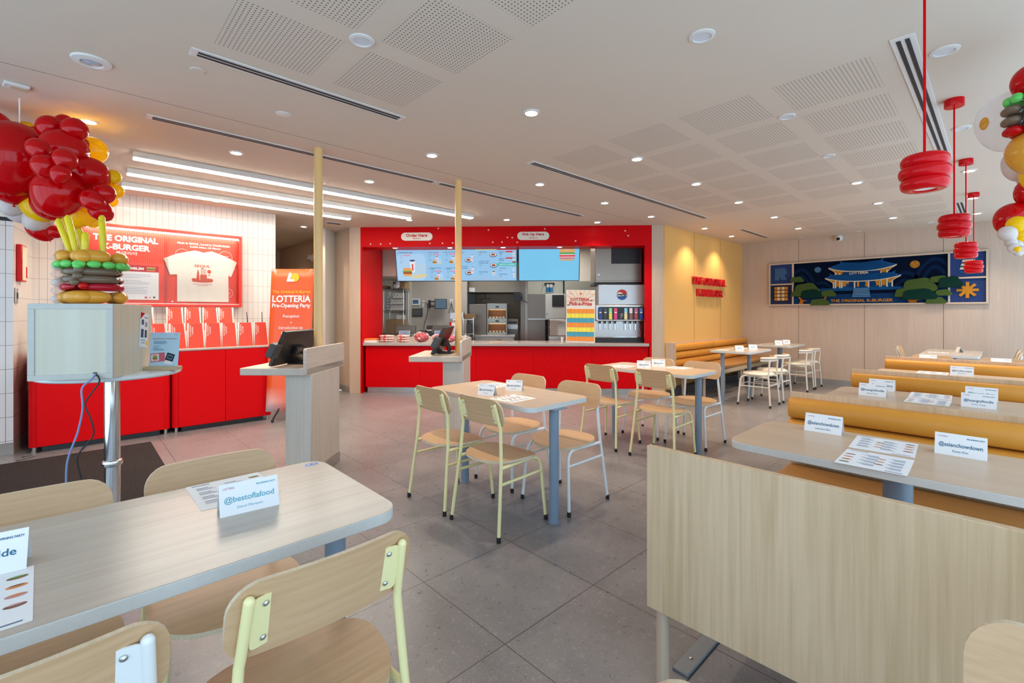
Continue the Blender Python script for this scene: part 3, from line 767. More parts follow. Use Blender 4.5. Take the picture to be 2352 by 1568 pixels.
MB().box(0.018, 0.080, 0.15, 0.56, 0.0, 0.012).build('foot_bar', plain('grey steel bar', (0.20, 0.225, 0.25), 0.35, 0.3), bt, 0.003)
MB().lathe([(0.008, 0.012), (0.008, 0.014), (0.004, 0.017), (0, 0.0172)], 12, 0, (0.05, 0.24, 0)).build('screw', M_STEEL, bt)
bench('orange padded booth bench behind the nearest booth table', 1.17, (3.118, 0.869, 0), RM, (-1, 1), GBB, legs=(0.05, 1.1))
bench('orange padded booth bench behind the second booth table with its four name cards', 1.17, (4.745, 0.863, 0), RM, (-1, 1), GBB, legs=(0.05, 1.1))
bench('orange padded booth bench farthest from the camera, in front of Korean name cards', 1.17, (6.41, 0.869, 0), RM, (-1, 1), GBB, legs=(0.05, 1.1))
t = bench('long yellow orange padded bench along the yellow wall', 3.2, (6.985, 3.705, 0), 0, (-1,), 'wall benches', top=0.845, sections=2, legs=(0.25, 0.9, 1.0, 1.75, 1.85, 2.6, 2.7))
MB().box(-0.03, 0.0, -0.14, 0.03, 0.32, 0.85).build('end_panel', M_WOODV, t, 0.002)
MB().box(0.0, 3.2, -0.12, 0.02, 0.0, 0.12).build('plinth', M_DARK, t)

# ------------------------------------------------------------------ merchandise wall: cabinets, display case, bags
def cabinet(label, x0, x1, doors, group='red storage cabinets'):
    t = thing('storage_cabinet', label, 'cabinet', (x0, 6.31, 0), 0, group); L = x1 - x0
    b = MB().prism([(0.05 * (1 - cos(R(a))), 0.05 - 0.05 * sin(R(a))) for a in range(0, 91, 15)] + [(L - 0.05 * (1 - cos(R(a))), 0.05 - 0.05 * sin(R(a))) for a in range(90, -1, -15)] + [(L, 0.80), (0, 0.80)], 0.055, 0.905)
    b.build('body', M_CABRED, t)
    for i in range(doors):
        a = 0.055 + (L - 0.11) * i / doors; c = 0.055 + (L - 0.11) * (i + 1) / doors
        MB().box(a + 0.002, c - 0.002, -0.012, -0.0005, 0.06, 0.90).build('door', M_CABRED, t, 0.0015)
    MB().box(-0.005, L + 0.005, -0.014, 0.81, 0.905, 0.925).build('top', plain('grey laminate top', (0.42, 0.34, 0.32), 0.4), t, 0.003)
    for x in (0.04, L - 0.04): MB().lathe([(0.017, 0), (0.017, 0.056)], 14, 0, (x, 0.045, 0)).build('leg', M_STEEL, t)
    MB().box(0.09, L - 0.09, 0.06, 0.08, 0.0, 0.05).build('toe_kick', M_DARK, t)
cabinet('red two door cabinet behind the round table', -0.30, 0.792, 2)
cabinet('red two door cabinet in front of the tiled wall, behind the party banner', 0.808, 1.825, 2)
# display riser under the back row of bags
tag(MB().box(0.40, 1.60, 6.80, 7.10, 0.925, 1.112).build('display_riser', M_WHITEPAINT, None, 0.003), 'low white riser holding the back row of paper bags', 'riser')
M_BAGW = plain('white bag paper', (0.80, 0.76, 0.70), 0.6)
def bag_mat():
    m, nt, b = newmat('red patterned bag print'); g = NG(nt); v, x, y, z = g.xyz()
    k = 0.021
    fx = g.math('ABSOLUTE', g.math('SUBTRACT', g.math('FRACT', g.math('DIVIDE', x, k)), 0.5))
    fz = g.math('ABSOLUTE', g.math('SUBTRACT', g.math('FRACT', g.math('DIVIDE', z, k)), 0.5))
    d = g.math('LESS_THAN', g.math('ADD', fx, fz), 0.2)
    g.lk(g.mix(g.math('MULTIPLY', d, 0.55), (0.78, 0.055, 0.025), (0.85, 0.36, 0.26)), b.inputs['Base Color']); b.inputs['Roughness'].default_value = 0.5
    return m
M_BAG = bag_mat()
def make_bag(label, group):
    t = thing('paper_bag', label, 'bag', (0, 0, 0), 0, group)
    W, Wt, D, H = 0.158, 0.128, 0.08, 0.288
    MB().add([(-W / 2, 0, 0), (W / 2, 0, 0), (Wt / 2, 0.035, H), (-Wt / 2, 0.035, H)], [(0, 1, 2, 3)]).build('front_panel', M_BAG, t)
    b = MB().add([(-W / 2, 0, 0), (W / 2, 0, 0), (W / 2, D, 0), (-W / 2, D, 0), (-Wt / 2 - 0.02, 0.036, H), (Wt / 2 + 0.02, 0.036, H), (W / 2, 0.052, H), (-W / 2, 0.052, H)],
                 [(0, 4, 7, 3), (1, 2, 6, 5), (2, 3, 7, 6), (0, 3, 2, 1)])
    b.add([(-W / 2, 0.0, 0), (-Wt / 2, 0.035, H), (-Wt / 2 - 0.02, 0.036, H)], [(0, 1, 2)]).add([(W / 2, 0, 0), (Wt / 2 + 0.02, 0.036, H), (Wt / 2, 0.035, H)], [(0, 1, 2)])
    b.build('gusset', M_BAGW, t, smooth=False)
    a = MB().at(T(0, 0.020, 0.17) @ RX(-math.atan2(0.035, H)) @ FRONT @ RZ(R(90)))
    a.text('THE ORIGINAL', 0.03, 0.054, 0.14, 0.016, 0, 0.01, 0.0015).text('K-BURGER', 0.03, 0.032, 0.09, 0.016, 0, 0.01, 0.0015)
    a.build('lettering', plain('pale bag lettering', (0.85, 0.70, 0.62), 0.6), t)
    MB().at(T(W / 2 + 0.0005, 0.045, 0.12) @ RZ(R(90)) @ FRONT).flat(rr(0.022, 0.05, 0.01), 0.0).build('sticker', plain('yellow bag sticker', (0.85, 0.50, 0.05), 0.5), t)
    return t
bg0 = None
fx = [0.520, 0.697, 0.883, 1.053, 1.223, 1.394, 1.568, 1.746]
names = ['partly behind the wooden box', 'behind the blue sign', 'third from the left', 'fourth from the left', 'fifth from the left', 'third from the right', 'second from the right', 'at the right end']
def bag(label, x, y, z, rz, g):
    global bg0
    if bg0 is None:
        bg0 = make_bag(label, g); bg0.location = (x, y, z); bg0.rotation_euler = (0, 0, rz)
    else: dup(bg0, label, (x, y, z), rz, g)
for i, x in enumerate(fx):
    bag('red and white paper bag in the front row, ' + names[i], x, 6.45 + 0.012 * (i % 2), 0.925, R((-4, 6, 16, 3, -3, 2, -2, 4)[i]), 'front row of paper bags')
nb = ['at the left end', 'second from the left', 'third from the left', 'second from the right', 'at the right end']
for i, x in enumerate((0.621, 0.905, 1.085, 1.270, 1.441)):
    bag('red and white paper bag in the back row, ' + nb[i], x, 6.86, 1.112, R((8, 3, -2, 2, -4)[i]), 'back row of paper bags')
bag('red and white paper bag alone at the far left of the cabinets', -0.20, 6.62, 0.925, R(30), 'front row of paper bags')
for i, (x, s) in enumerate(((1.675, 'second bag from the right'), (1.835, 'right end bag'))):
    tag(MB().tube([(x, 6.72, 0.925), (x - 0.035 + 0.02 * i, 6.72, 1.345)], [0.006, 0.004], 8).build('rod', M_BLACK), 'thin black rod sticking up behind the ' + s, 'rod', 'thin black rods')
# display case on the wall
t = thing('display_case', 'red framed glass display case holding a t-shirt on the white tiled wall', 'display case', (0, 7.07, 0))
x0, x1, z0, z1 = 0.06, 1.672, 1.408, 2.362
MB().box(x0, x1, 0.115, 0.125, z0, z1).build('back_panel', M_BAG, t)
fr = 0.036
b = MB().box(x0, x1, 0, 0.128, z1 - fr, z1).box(x0, x1, 0, 0.128, z0, z0 + fr).box(x0, x0 + fr, 0, 0.128, z0 + fr, z1 - fr).box(x1 - fr, x1, 0, 0.128, z0 + fr, z1 - fr)
b.build('frame', plain('red case frame', (0.70, 0.035, 0.018), 0.3), t, 0.006)
MB().box(x0 + fr, x1 - fr, 0.05, 0.085, z1 - fr - 0.012, z1 - fr).build('led_bar', glow('case light bar', (1, 0.86, 0.74), 24.0), t)
MB().box(x0 + fr, x1 - fr, 0.01, 0.115, z0 + fr, z0 + fr + 0.006).build('ledge', M_WHITEPAINT, t)
W = plain('pale lettering', (0.88, 0.82, 0.74), 0.6)
a = MB().at(T(0, 0.113, 0) @ FRONT)
a.text('THE ORIGINAL', 0.475, 2.215, 0.60, 0.072, 0, 0.03).text('K-BURGER', 0.478, 2.115, 0.44, 0.072, 0, 0.03).text('롯데리아', 0.475, 2.045, 0.20, 0.040, 0, 0.01)
a.build('heading_lettering', W, t)
a = MB().at(T(0, 0.113, 0) @ FRONT)
a.text('Made In SEOUL, Loved In CALIFORNIA', 1.262, 2.222, 0.585, 0.030, 0, 0.015).text('5,000 Miles Of Flavor', 1.275, 2.182, 0.345, 0.027, 0, 0.015)
def ringo(a, cx, cz, r, w=0.003):
    n = 32; a.add([(cx + rr_ * cos(2 * pi * i / n), cz + rr_ * sin(2 * pi * i / n), 0) for rr_ in (r, r - w) for i in range(n)], [(i, (i + 1) % n, n + (i + 1) % n, n + i) for i in range(n)])
a.build('lettering', W, t)
a = MB().at(T(0, 0.113, 0) @ FRONT)
ringo(a, 1.497, 2.075, 0.082); ringo(a, 1.525, 1.60, 0.062); ringo(a, 1.02, 2.08, 0.07)
a.text('Happiness', 1.497, 2.09, 0.085, 0.016).text('Flavor', 1.527, 1.61, 0.06, 0.014).text('Seoul', 1.527, 1.585, 0.05, 0.012)
a.build('round_badges', W, t)
a = MB().at(T(0, 0.112, 0) @ FRONT); a.text('in Every Bite', 1.505, 2.065, 0.10, 0.014).text('Lovely', 1.527, 1.598, 0.07, 0.012); a.build('small_lettering', plain('yellow case lettering', (0.9, 0.5, 0.08), 0.6), t)
p = MB().at(T(0, 0.106, 0) @ FRONT).flat(rr(0.66, 0.34, 0.004), 0, 0)
b = MB().at(T(0.45, 0.108, 1.665) @ FRONT); b.prism(rr(0.66, 0.345, 0.003), 0, 0.004)
ps = b.build('notice', plain('pale notice paper', (0.80, 0.77, 0.75), 0.5), t)
b = MB().at(T(0.45, 0.1035, 1.868) @ FRONT); b.flat(rr(0.66, 0.075, 0.002)); b.build('notice_heading', plain('deep red band', (0.50, 0.01, 0.02), 0.5), ps)
b = MB().at(T(0.45, 0.1030, 1.868) @ FRONT); b.text('HISTORY & EMBLEM', 0.005, 0, 0.36, 0.032, 0, 0.03); b.build('heading_text', W, ps)
b = MB().at(T(0.45, 0.1028, 1.868) @ FRONT)
for k, (c, dy) in enumerate(((0, 0.018), (1, 0.006), (2, -0.006), (3, -0.018))): b.flat(rr(0.085, 0.012, 0.002, 2, 0.255, dy), 0, c)
b.build('burger_badge', [M_ORINK, M_GREEN, M_BROWNINK, M_ORINK], ps, smooth=False)
b = MB().at(T(0.45, 0.1032, 1.665) @ FRONT)
random.seed(2)
for r_ in range(13):
    z = 0.13 - r_ * 0.019
    if r_ in (3, 7): continue
    b.flat(rr(random.uniform(0.35, 0.56), 0.004, 0.0015, 2, -0.02, z))
b.build('notice_text', M_GREYINK, ps)
b = MB().at(T(0.45, 0.103, 1.52) @ FRONT); b.flat(circ(0.014, 16, 0.205, 0.0, 0.010), 0, 0).flat(circ(0.009, 14, 0.245, 0), 0, 1).add([(0.27, 0.012, 0), (0.30, 0.012, 0), (0.285, -0.016, 0)], [(0, 2, 1)], 2)
b.build('small_emblems', [M_REDINK, M_ORINK, M_INK], ps, smooth=False)
# t-shirt pinned inside the case
ol = [(0.0, -0.66), (0.0, -0.32), (-0.006, -0.318), (-0.073, -0.328), (-0.135, -0.125), (0.0, -0.055), (0.19, 0.002), (0.235, -0.006), (0.285, -0.022), (0.335, -0.004), (0.38, 0.006), (0.52, -0.045), (0.672, -0.118), (0.60, -0.325), (0.567, -0.305), (0.572, -0.66)]
c0 = (0.964, 2.136)
b = MB().at(T(0, 0.104, 0) @ FRONT); b.prism([(c0[0] + x, c0[1] + z) for x, z in reversed(ol)], -0.008, 0.008)
ts = tag(b.build('t_shirt', plain('cream cotton', (0.82, 0.74, 0.64), 0.85, noise=0.05, nscale=12), None, 0.006), 'cream t-shirt with a red Seoul print displayed in the red framed case', 't-shirt')
ts.location = (0, 7.07 - 0.0, 0)
b = MB().at(T(0, 0.0945, 0) @ FRONT); b.text('SEOUL', 1.235, 1.940, 0.175, 0.034, 0, 0.02).text('SEOUL FOR HAPPINESS', 1.24, 1.706, 0.215, 0.012, 0, 0.01).text('ONLY MOMENT', 1.24, 1.688, 0.12, 0.010, 0, 0.01)
b.flat([(1.165, 1.755), (1.205, 1.755), (1.197, 1.86), (1.187, 1.90), (1.178, 1.86)])
b.flat(rr(0.075, 0.075, 0.004, 2, 1.247, 1.792), 0.0012)
for k in range(5): b.flat(rr(0.005, 0.08, 0.001, 2, 1.222 + k * 0.013, 1.865))
b.flat(circ(0.022, 16, 1.31, 1.872, 0.026)).flat(rr(0.016, 0.014, 0.002, 2, 1.31, 1.826))
for cx, cz, rx in ((1.145, 1.762, 0.028), (1.175, 1.757, 0.03), (1.30, 1.765, 0.03), (1.33, 1.760, 0.024)): b.flat(circ(rx, 14, cx, cz, 0.02), 0.0003 + cx * 0.0002)
b.flat(circ(0.115, 24, 1.235, 1.742, 0.014), 0.001); b.flat(circ(0.02, 12, 1.235, 1.912, 0.006))
b.build('print', plain('rust red print', (0.62, 0.10, 0.055), 0.8), ts)
b = MB().at(T(0, 0.0945, 0) @ FRONT); b.flat(rr(0.03, 0.03, 0.003, 2, 1.245, 2.09)); b.build('neck_label', M_WHITE, ts)
# glass doors of the case
mg, nt, bb_ = newmat('clear case glass'); bb_.inputs['Base Color'].default_value = (0.95, 0.97, 0.97, 1); bb_.inputs['Roughness'].default_value = 0.02
g = NG(nt); tr = nt.nodes.new('ShaderNodeBsdfTransparent'); gl = nt.nodes.new('ShaderNodeBsdfGlossy'); gl.inputs['Roughness'].default_value = 0.03
fr_ = nt.nodes.new('ShaderNodeFresnel'); fr_.inputs['IOR'].default_value = 1.18; mx = nt.nodes.new('ShaderNodeMixShader')
g.lk(fr_.outputs[0], mx.inputs[0]); g.lk(tr.outputs[0], mx.inputs[1]); g.lk(gl.outputs[0], mx.inputs[2]); g.lk(mx.outputs[0], nt.nodes['Material Output'].inputs[0])
M_GLASS = mg
for a, c, yy in ((x0 + fr, 0.865, 0.018), (0.825, x1 - fr, 0.026)):
    MB().box(a, c, yy, yy + 0.004, z0 + fr, z1 - fr).build('sliding_glass', M_GLASS, t, smooth=False)
MB().at(T(0.905, 0.024, 1.475) @ RX(R(90))).lathe([(0.010, 0), (0.010, 0.008), (0.005, 0.012), (0, 0.012)], 14).build('lock', M_CHROME, t)
# fire alarm cabinet and switch on the return wall
t = thing('alarm_box', 'red wall box on the tiled return at the far left', 'alarm box', (-0.378, 6.64, 1.82), R(83))
MB().box(-0.10, 0.10, -0.038, 0.0, -0.18, 0.18).build('body', M_REDGLOSS, t, 0.006)
MB().box(-0.085, 0.085, -0.044, -0.0375, -0.165, 0.165).build('face_plate', plain('pale alarm face', (0.80, 0.66, 0.48), 0.4), t, 0.003)
MB().box(0.035, 0.07, -0.047, -0.0435, -0.14, -0.03).build('window', M_RED, t)
t = thing('wall_switch', 'slim steel switch plate below the red wall box', 'switch', (-0.392, 6.52, 1.50), R(83))
MB().box(-0.035, 0.035, -0.012, 0, -0.075, 0.075).build('plate', M_STEEL, t, 0.003)
MB().box(-0.014, 0.014, -0.017, -0.0115, -0.03, 0.03).build('rocker', M_DARK, t)

# ------------------------------------------------------------------ round table with wooden box, sign, cables, mat
tag(MB().prism(rr(2.6, 2.2, 0.01, 2, -0.71, 4.93), 0.0, 0.010).build('door_mat', M_MAT, None, 0.003), 'charcoal carpet door mat on the floor at the left', 'mat')
t = thing('round_table', 'tall round white table on a chrome pole', 'table', (0.171, 3.556, 0))
MB().lathe([(0, 0.972), (0.315, 0.972), (0.326, 0.977), (0.330, 0.985), (0.326, 0.994), (0.312, 1.0), (0, 1.0)], 64).build('tabletop', plain('glossy white laminate', (0.72, 0.75, 0.76), 0.16), t, angle=60)
MB().lathe([(0.037, 0.01), (0.037, 0.972)], 32).build('pole', M_CHROME, t)
MB().lathe([(0.037, 0.448), (0.045, 0.452), (0.048, 0.46), (0.048, 0.474), (0.045, 0.482), (0.037, 0.486)], 32).build('collar', M_CHROME, t)
MB().lathe([(0.26, 0.01), (0.26, 0.018), (0.05, 0.03), (0.037, 0.035)], 40).build('base', M_CHROME, t)
# wooden box, corners from its footprint
p0, p1, p2 = Vector((-0.16, 3.294)), Vector((0.153, 3.146)), Vector((0.295, 3.604))
ex = (p1 - p0); W = ex.length; ang = math.atan2(ex.y, ex.x); D = 0.47
M_BOX = wood('birch plywood', (0.74, 0.665, 0.52), (0.66, 0.58, 0.43), 'z', 0.4, 14, 0.4)
M_BOXE = plain('grey box edging', (0.50, 0.50, 0.46), 0.45, noise=0.08, nscale=40)
t = thing('wooden_box', 'pale plywood box with an edged back panel standing on the round table', 'box', (p0.x, p0.y, 1.0), ang)
MB().box(0, W, 0.012, D, 0.0, 0.384).build('body', M_BOX, t, 0.002)
e = 0.028
MB().box(e, W - e, 0.004, 0.0125, e, 0.384 - e).build('back_panel', wood('pale birch panel', (0.64, 0.615, 0.515), (0.56, 0.53, 0.425), 'z', 0.4, 9, 0.4), t)
MB().box(0, W, 0, 0.0125, 0.384 - e, 0.384).box(0, W, 0, 0.0125, 0, e).box(0, e, 0, 0.0125, e, 0.384 - e).box(W - e, W, 0, 0.0125, e, 0.384 - e).build('edge_trim', M_BOXE, t, 0.0015)
MB().at(T(W - 0.075, 0.0035, 0.022) @ RX(R(90))).lathe([(0.0, 0.0), (0.013, 0), (0.013, 0.002), (0, 0.002)], 16).build('grommet', M_BLACK, t)
b = MB().at(T(W + 0.001, 0.36, 0.235) @ RZ(R(90)) @ FRONT @ RZ(R(-7))); b.prism(rr(0.11, 0.20, 0.003, 2), 0, 0.0015, 0)
leaf = b.build('flyer', M_WHITE, None); tag(leaf, 'small printed flyer taped to the side of the plywood box', 'flyer')
wm = Matrix.Translation((p0.x, p0.y, 1.0)) @ RZ(ang); leaf.matrix_world = wm
b = MB().at(T(W + 0.0028, 0.36, 0.235) @ RZ(R(90)) @ FRONT @ RZ(R(-7)))
b.flat([(-0.055, 0.10), (-0.055, 0.06), (0.0, 0.10)], 0, 0).flat(rr(0.05, 0.004, 0.001, 2, 0.02, 0.075), 0, 1).flat(rr(0.03, 0.03, 0.003, 2, -0.025, 0.045), 0, 1).flat(rr(0.03, 0.028, 0.003, 2, 0.022, 0.035), 0, 2)
b.flat(rr(0.035, 0.05, 0.003, 2, -0.025, -0.02), 0, 1).flat(rr(0.03, 0.045, 0.003, 2, 0.022, -0.02), 0, 1).flat(rr(0.06, 0.005, 0.001, 2, -0.01, -0.06), 0, 2).flat(rr(0.05, 0.005, 0.001, 2, -0.01, -0.075), 0, 2).flat(circ(0.014, 12, 0.042, -0.075), 0, 3)
b.build('flyer_print', [M_RED, M_INK, M_GREYINK, plain('yellow dot', (0.9, 0.55, 0.05), 0.5)], leaf, smooth=False)
# blue sign in a wooden stand
t = thing('table_sign', 'pale blue information sign in a wooden stand on the round table', 'sign', (0.392, 3.415, 1.0), math.atan2(-0.125, 0.131))
MB().box(-0.095, 0.095, -0.028, 0.028, 0, 0.022).build('stand', M_BENCHTOP, t, 0.003)
b = MB().at(T(0, 0, 0.018) @ RX(R(-6)) @ FRONT); b.prism(rr(0.172, 0.205, 0.003, 2, 0, 0.10), -0.0015, 0.0015); pn = b.build('panel', plain('pale blue sign', (0.50, 0.72, 0.88), 0.35), t)
b = MB().at(T(0, 0, 0.018) @ RX(R(-6)) @ FRONT @ T(0, 0, 0.0022))
b.text('LOTTERIA', 0.066, 0.190, 0.022, 0.006, 0).text('PRE-OPENING PARTY VOUCHER GIVEAWAY', 0.0, 0.165, 0.145, 0.0065, 0, 0.01)
for i, (w, y) in enumerate(((0.075, 0.150), (0.082, 0.143), (0.07, 0.136), (0.045, 0.121), (0.03, 0.112), (0.06, 0.105), (0.068, 0.098))): b.flat(rr(w, 0.003, 0.001, 2, -0.066 + w / 2, y), 0, 1)
b.at(b.M @ T(-0.035, 0.055, 0) @ RZ(R(6))).flat(rr(0.085, 0.052, 0.002, 2), 0, 2).flat(rr(0.045, 0.04, 0.002, 2, -0.015, 0), 0.0004, 3)
for k, c in ((0.012, 4), (0.004, 5), (-0.004, 6), (-0.012, 4)): b.flat(rr(0.03, 0.007, 0.003, 3, -0.015, k), 0.0008, c)
b.at(b.M @ T(0.073, -0.006, 0) @ RZ(R(-22))).flat(rr(0.048, 0.044, 0.002, 2), 0.0002, 7).flat(rr(0.032, 0.026, 0.002, 2), 0.0006, 1).flat(rr(0.026, 0.010, 0.002, 2), 0.0009, 7)
b.at(T(0, 0, 0.018) @ RX(R(-6)) @ FRONT @ T(0.03, 0.025, 0.0022) @ RZ(R(-10))).flat(rr(0.05, 0.02, 0.002, 2), 0, 3)
b.build('sign_print', [M_REDINK, plain('blue print', (0.10, 0.22, 0.38), 0.5), plain('pink ticket', (0.62, 0.12, 0.18), 0.5), M_WHITE, M_ORINK, M_GREEN, M_BROWNINK, M_BLACK], pn, smooth=False)
# cables from the box to the floor
def path(pts, n=6):
    P = [Vector(p) for p in pts]; out = []
    for i in range(len(P) - 1):
        a, b_, c, d = P[max(i - 1, 0)], P[i], P[i + 1], P[min(i + 2, len(P) - 1)]
        for k in range(n):
            u = k / n; out.append(0.5 * ((2 * b_) + (c - a) * u + (2 * a - 5 * b_ + 4 * c - d) * u * u + (3 * b_ - a - 3 * c + d) * u ** 3))
    return out + [P[-1]]
hx, hy = p0.x + ex.x * 0.79, p0.y + ex.y * 0.79
nx, ny = ex.y / W, -ex.x / W
def cp(a, o, z): return (hx + ex.x / W * a + nx * o, hy + ex.y / W * a + ny * o, z)
tag(MB().tube(path([cp(0, 0.0, 1.024), cp(-0.004, 0.03, 1.0), cp(-0.035, 0.045, 0.96), cp(-0.03, 0.05, 0.86), cp(-0.055, 0.04, 0.74), cp(-0.10, 0.03, 0.60), cp(-0.11, 0.02, 0.45), cp(-0.12, 0.0, 0.36), cp(-0.19, -0.04, 0.23), cp(-0.10, -0.08, 0.14), cp(-0.06, -0.09, 0.08), cp(-0.02, -0.10, 0.016)]), 0.0042, 8).build('cable', plain('blue cable', (0.20, 0.30, 0.55), 0.4)), 'blue cable hanging from the plywood box to the floor', 'cable', 'hanging cables')
tag(MB().tube(path([cp(0.004, 0.0, 1.024), cp(0.03, 0.03, 0.99), cp(0.0, 0.045, 0.93), cp(-0.02, 0.05, 0.88), cp(0.005, 0.05, 0.80), cp(0.01, 0.045, 0.72), cp(-0.055, 0.04, 0.62), cp(-0.045, 0.03, 0.48), cp(-0.11, 0.02, 0.36), cp(-0.10, -0.02, 0.25), cp(-0.06, -0.06, 0.16), cp(-0.09, -0.08, 0.05), cp(-0.14, -0.09, 0.016)]), 0.0036, 8).build('cable', M_BLACK), 'black cable hanging from the plywood box to the floor', 'cable', 'hanging cables')
tag(MB().tube(path([(-0.27, 6.30, 0.03), (-0.28, 6.26, 0.012), (-0.33, 6.22, 0.012), (-0.25, 6.16, 0.012), (-0.34, 6.10, 0.012), (-0.36, 6.07, 0.012)]), 0.006, 8).build('cable', plain('grey cable', (0.14, 0.13, 0.12), 0.5)), 'short dark cable on the floor under the left cabinet corner', 'cable')

# ------------------------------------------------------------------ balloons
def latex(name, c, rough=0.12, tr=0.0):
    m, nt, b = newmat(name)
    b.inputs['Base Color'].default_value = (*c, 1); b.inputs['Roughness'].default_value = rough
    b.inputs['Specular IOR Level'].default_value = 0.4
    if tr:
        g = NG(nt); t_ = nt.nodes.new('ShaderNodeBsdfTranslucent'); t_.inputs[0].default_value = (*c, 1)
        mx = nt.nodes.new('ShaderNodeMixShader'); mx.inputs[0].default_value = tr
        g.lk(b.outputs[0], mx.inputs[1]); g.lk(t_.outputs[0], mx.inputs[2]); g.lk(mx.outputs[0], nt.nodes['Material Output'].inputs[0])
    return m
BC = {'r': latex('red balloon latex', (0.66, 0.001, 0.004), 0.13, 0.25), 'y': latex('yellow balloon latex', (1.0, 0.70, 0.006), 0.12, 0.42), 'w': latex('white balloon latex', (0.80, 0.715, 0.68), 0.12, 0.3),
      'g': latex('green balloon latex', (0.13, 0.60, 0.12), 0.15), 'o': latex('tan orange balloon latex', (0.72, 0.33, 0.035), 0.14), 'b': latex('brown balloon latex', (0.17, 0.115, 0.075), 0.18), 'l': latex('lemon balloon latex', (0.78, 0.62, 0.02), 0.2)}
mc, nt, bb_ = newmat('clear balloon latex'); g = NG(nt)
lw = nt.nodes.new('ShaderNodeLayerWeight'); lw.inputs[0].default_value = 0.25
tr = nt.nodes.new('ShaderNodeBsdfTransparent'); tr.inputs[0].default_value = (0.95, 0.92, 0.91, 1)
bb_.inputs['Base Color'].default_value = (0.8, 0.76, 0.75, 1); bb_.inputs['Roughness'].default_value = 0.06
mx = nt.nodes.new('ShaderNodeMixShader'); ad = g.math('ADD', g.math('MULTIPLY', lw.outputs[1], 0.5), 0.13)
g.lk(ad, mx.inputs[0]); g.lk(tr.outputs[0], mx.inputs[1]); g.lk(bb_.outputs[0], mx.inputs[2]); g.lk(mx.outputs[0], nt.nodes['Material Output'].inputs[0])
BC['c'] = mc
BMESH = {}
def balloon(c, x, y, z, r, parent, rot, el=1.08):
    if c not in BMESH:
        pr = []
        for i in range(25):
            t = pi * i / 24; q = cos(t); pr.append((sin(t) * (1 - 0.10 * max(0, -q)), -q * 1.0 if q > 0 else -q * 1.12))
        pr = [(max(a, 0.0), z_) for a, z_ in pr]; pr[-1] = (0.02, 1.13); pr += [(0.03, 1.16), (0.06, 1.19), (0.055, 1.20), (0, 1.18)]; pr[0] = (0, -1)
        pr = [(a, -z_) for a, z_ in pr]
        o = MB().lathe(pr[::-1], 32, caps=False).build('balloon', BC[c], parent, angle=80); BMESH[c] = o.data
    else:
        o = bpy.data.objects.new('balloon', BMESH[c]); COL.objects.link(o); o.parent = parent
    o.location = Vector((x, y, z)) - parent.location; o.scale = (r, r, r * el); o.rotation_euler = rot
    return o
random.seed(11)
gl_ = [("r",-0.274,4.394,2.339,0.222),("r",-0.274,4.463,2.247,0.172),("r",-0.038,4.102,2.367,0.130),("r",-0.102,4.163,2.519,0.069),("r",0.012,4.054,2.500,0.072),("r",-0.036,4.306,2.608,0.052),("r",-0.179,4.443,2.526,0.052),("r",0.051,4.224,2.468,0.038),("r",-0.143,3.884,2.299,0.059),("r",-0.030,3.777,2.236,0.061),("r",-0.114,3.829,2.191,0.066),("r",-0.047,3.739,2.139,0.050),("r",0.084,4.055,2.235,0.107),("r",-0.057,4.051,2.088,0.139),("r",-0.080,4.349,2.079,0.128),("r",0.093,3.909,2.042,0.068),("r",0.145,3.929,2.093,0.066),("r",0.133,3.940,1.985,0.064),("y",0.102,4.313,2.454,0.090),("y",-0.232,4.699,2.624,0.079),("y",0.200,4.082,2.244,0.047),("y",0.174,4.177,2.238,0.050),("y",0.214,4.138,2.161,0.050),("y",0.194,4.226,2.117,0.045),("y",-0.154,4.488,2.070,0.112),("y",0.054,4.291,2.011,0.089),("y",0.104,4.381,2.002,0.067),("y",-0.017,4.358,1.972,0.074),("w",-0.288,4.683,2.096,0.090),("w",-0.265,4.731,2.047,0.082),("w",-0.170,4.641,1.995,0.085),("r",-0.157,4.697,1.941,0.087),("r",-0.090,4.633,1.913,0.043),("r",0.011,4.606,1.928,0.050),("w",-0.403,4.792,2.172,0.135),("r",-0.411,4.663,2.553,0.145),("y",0.0,4.60,2.55,0.11),("y",-0.13,4.74,2.53,0.12),("y",-0.30,4.62,2.50,0.08)]  # yellow balloons at the list's end are added to bounce light onto the ceiling
gar = thing('balloon_garland', 'big garland of red, yellow and white balloons under the ceiling at the left', 'balloon garland', (-0.15, 4.4, 2.3))
for c, x, y, z, r in gl_:
    if c == 'y' and z > 2.55: z -= 0.03
    balloon(c, x, y, min(z, CEIL - r * 1.15), r * 0.97, gar, (random.uniform(-0.9, 0.9), random.uniform(-0.9, 0.9), random.uniform(0, 6)), 1.06)
MB().tube([(-0.1, 0.05, 0.2), (-0.1, 0.05, CEIL - 2.3)], 0.004, 6).build('string', M_WHITE, gar)
gr = thing('balloon_garland', 'hanging garland of clear, red, yellow and white balloons at the right edge', 'balloon garland', (3.69, -0.08, 2.1))
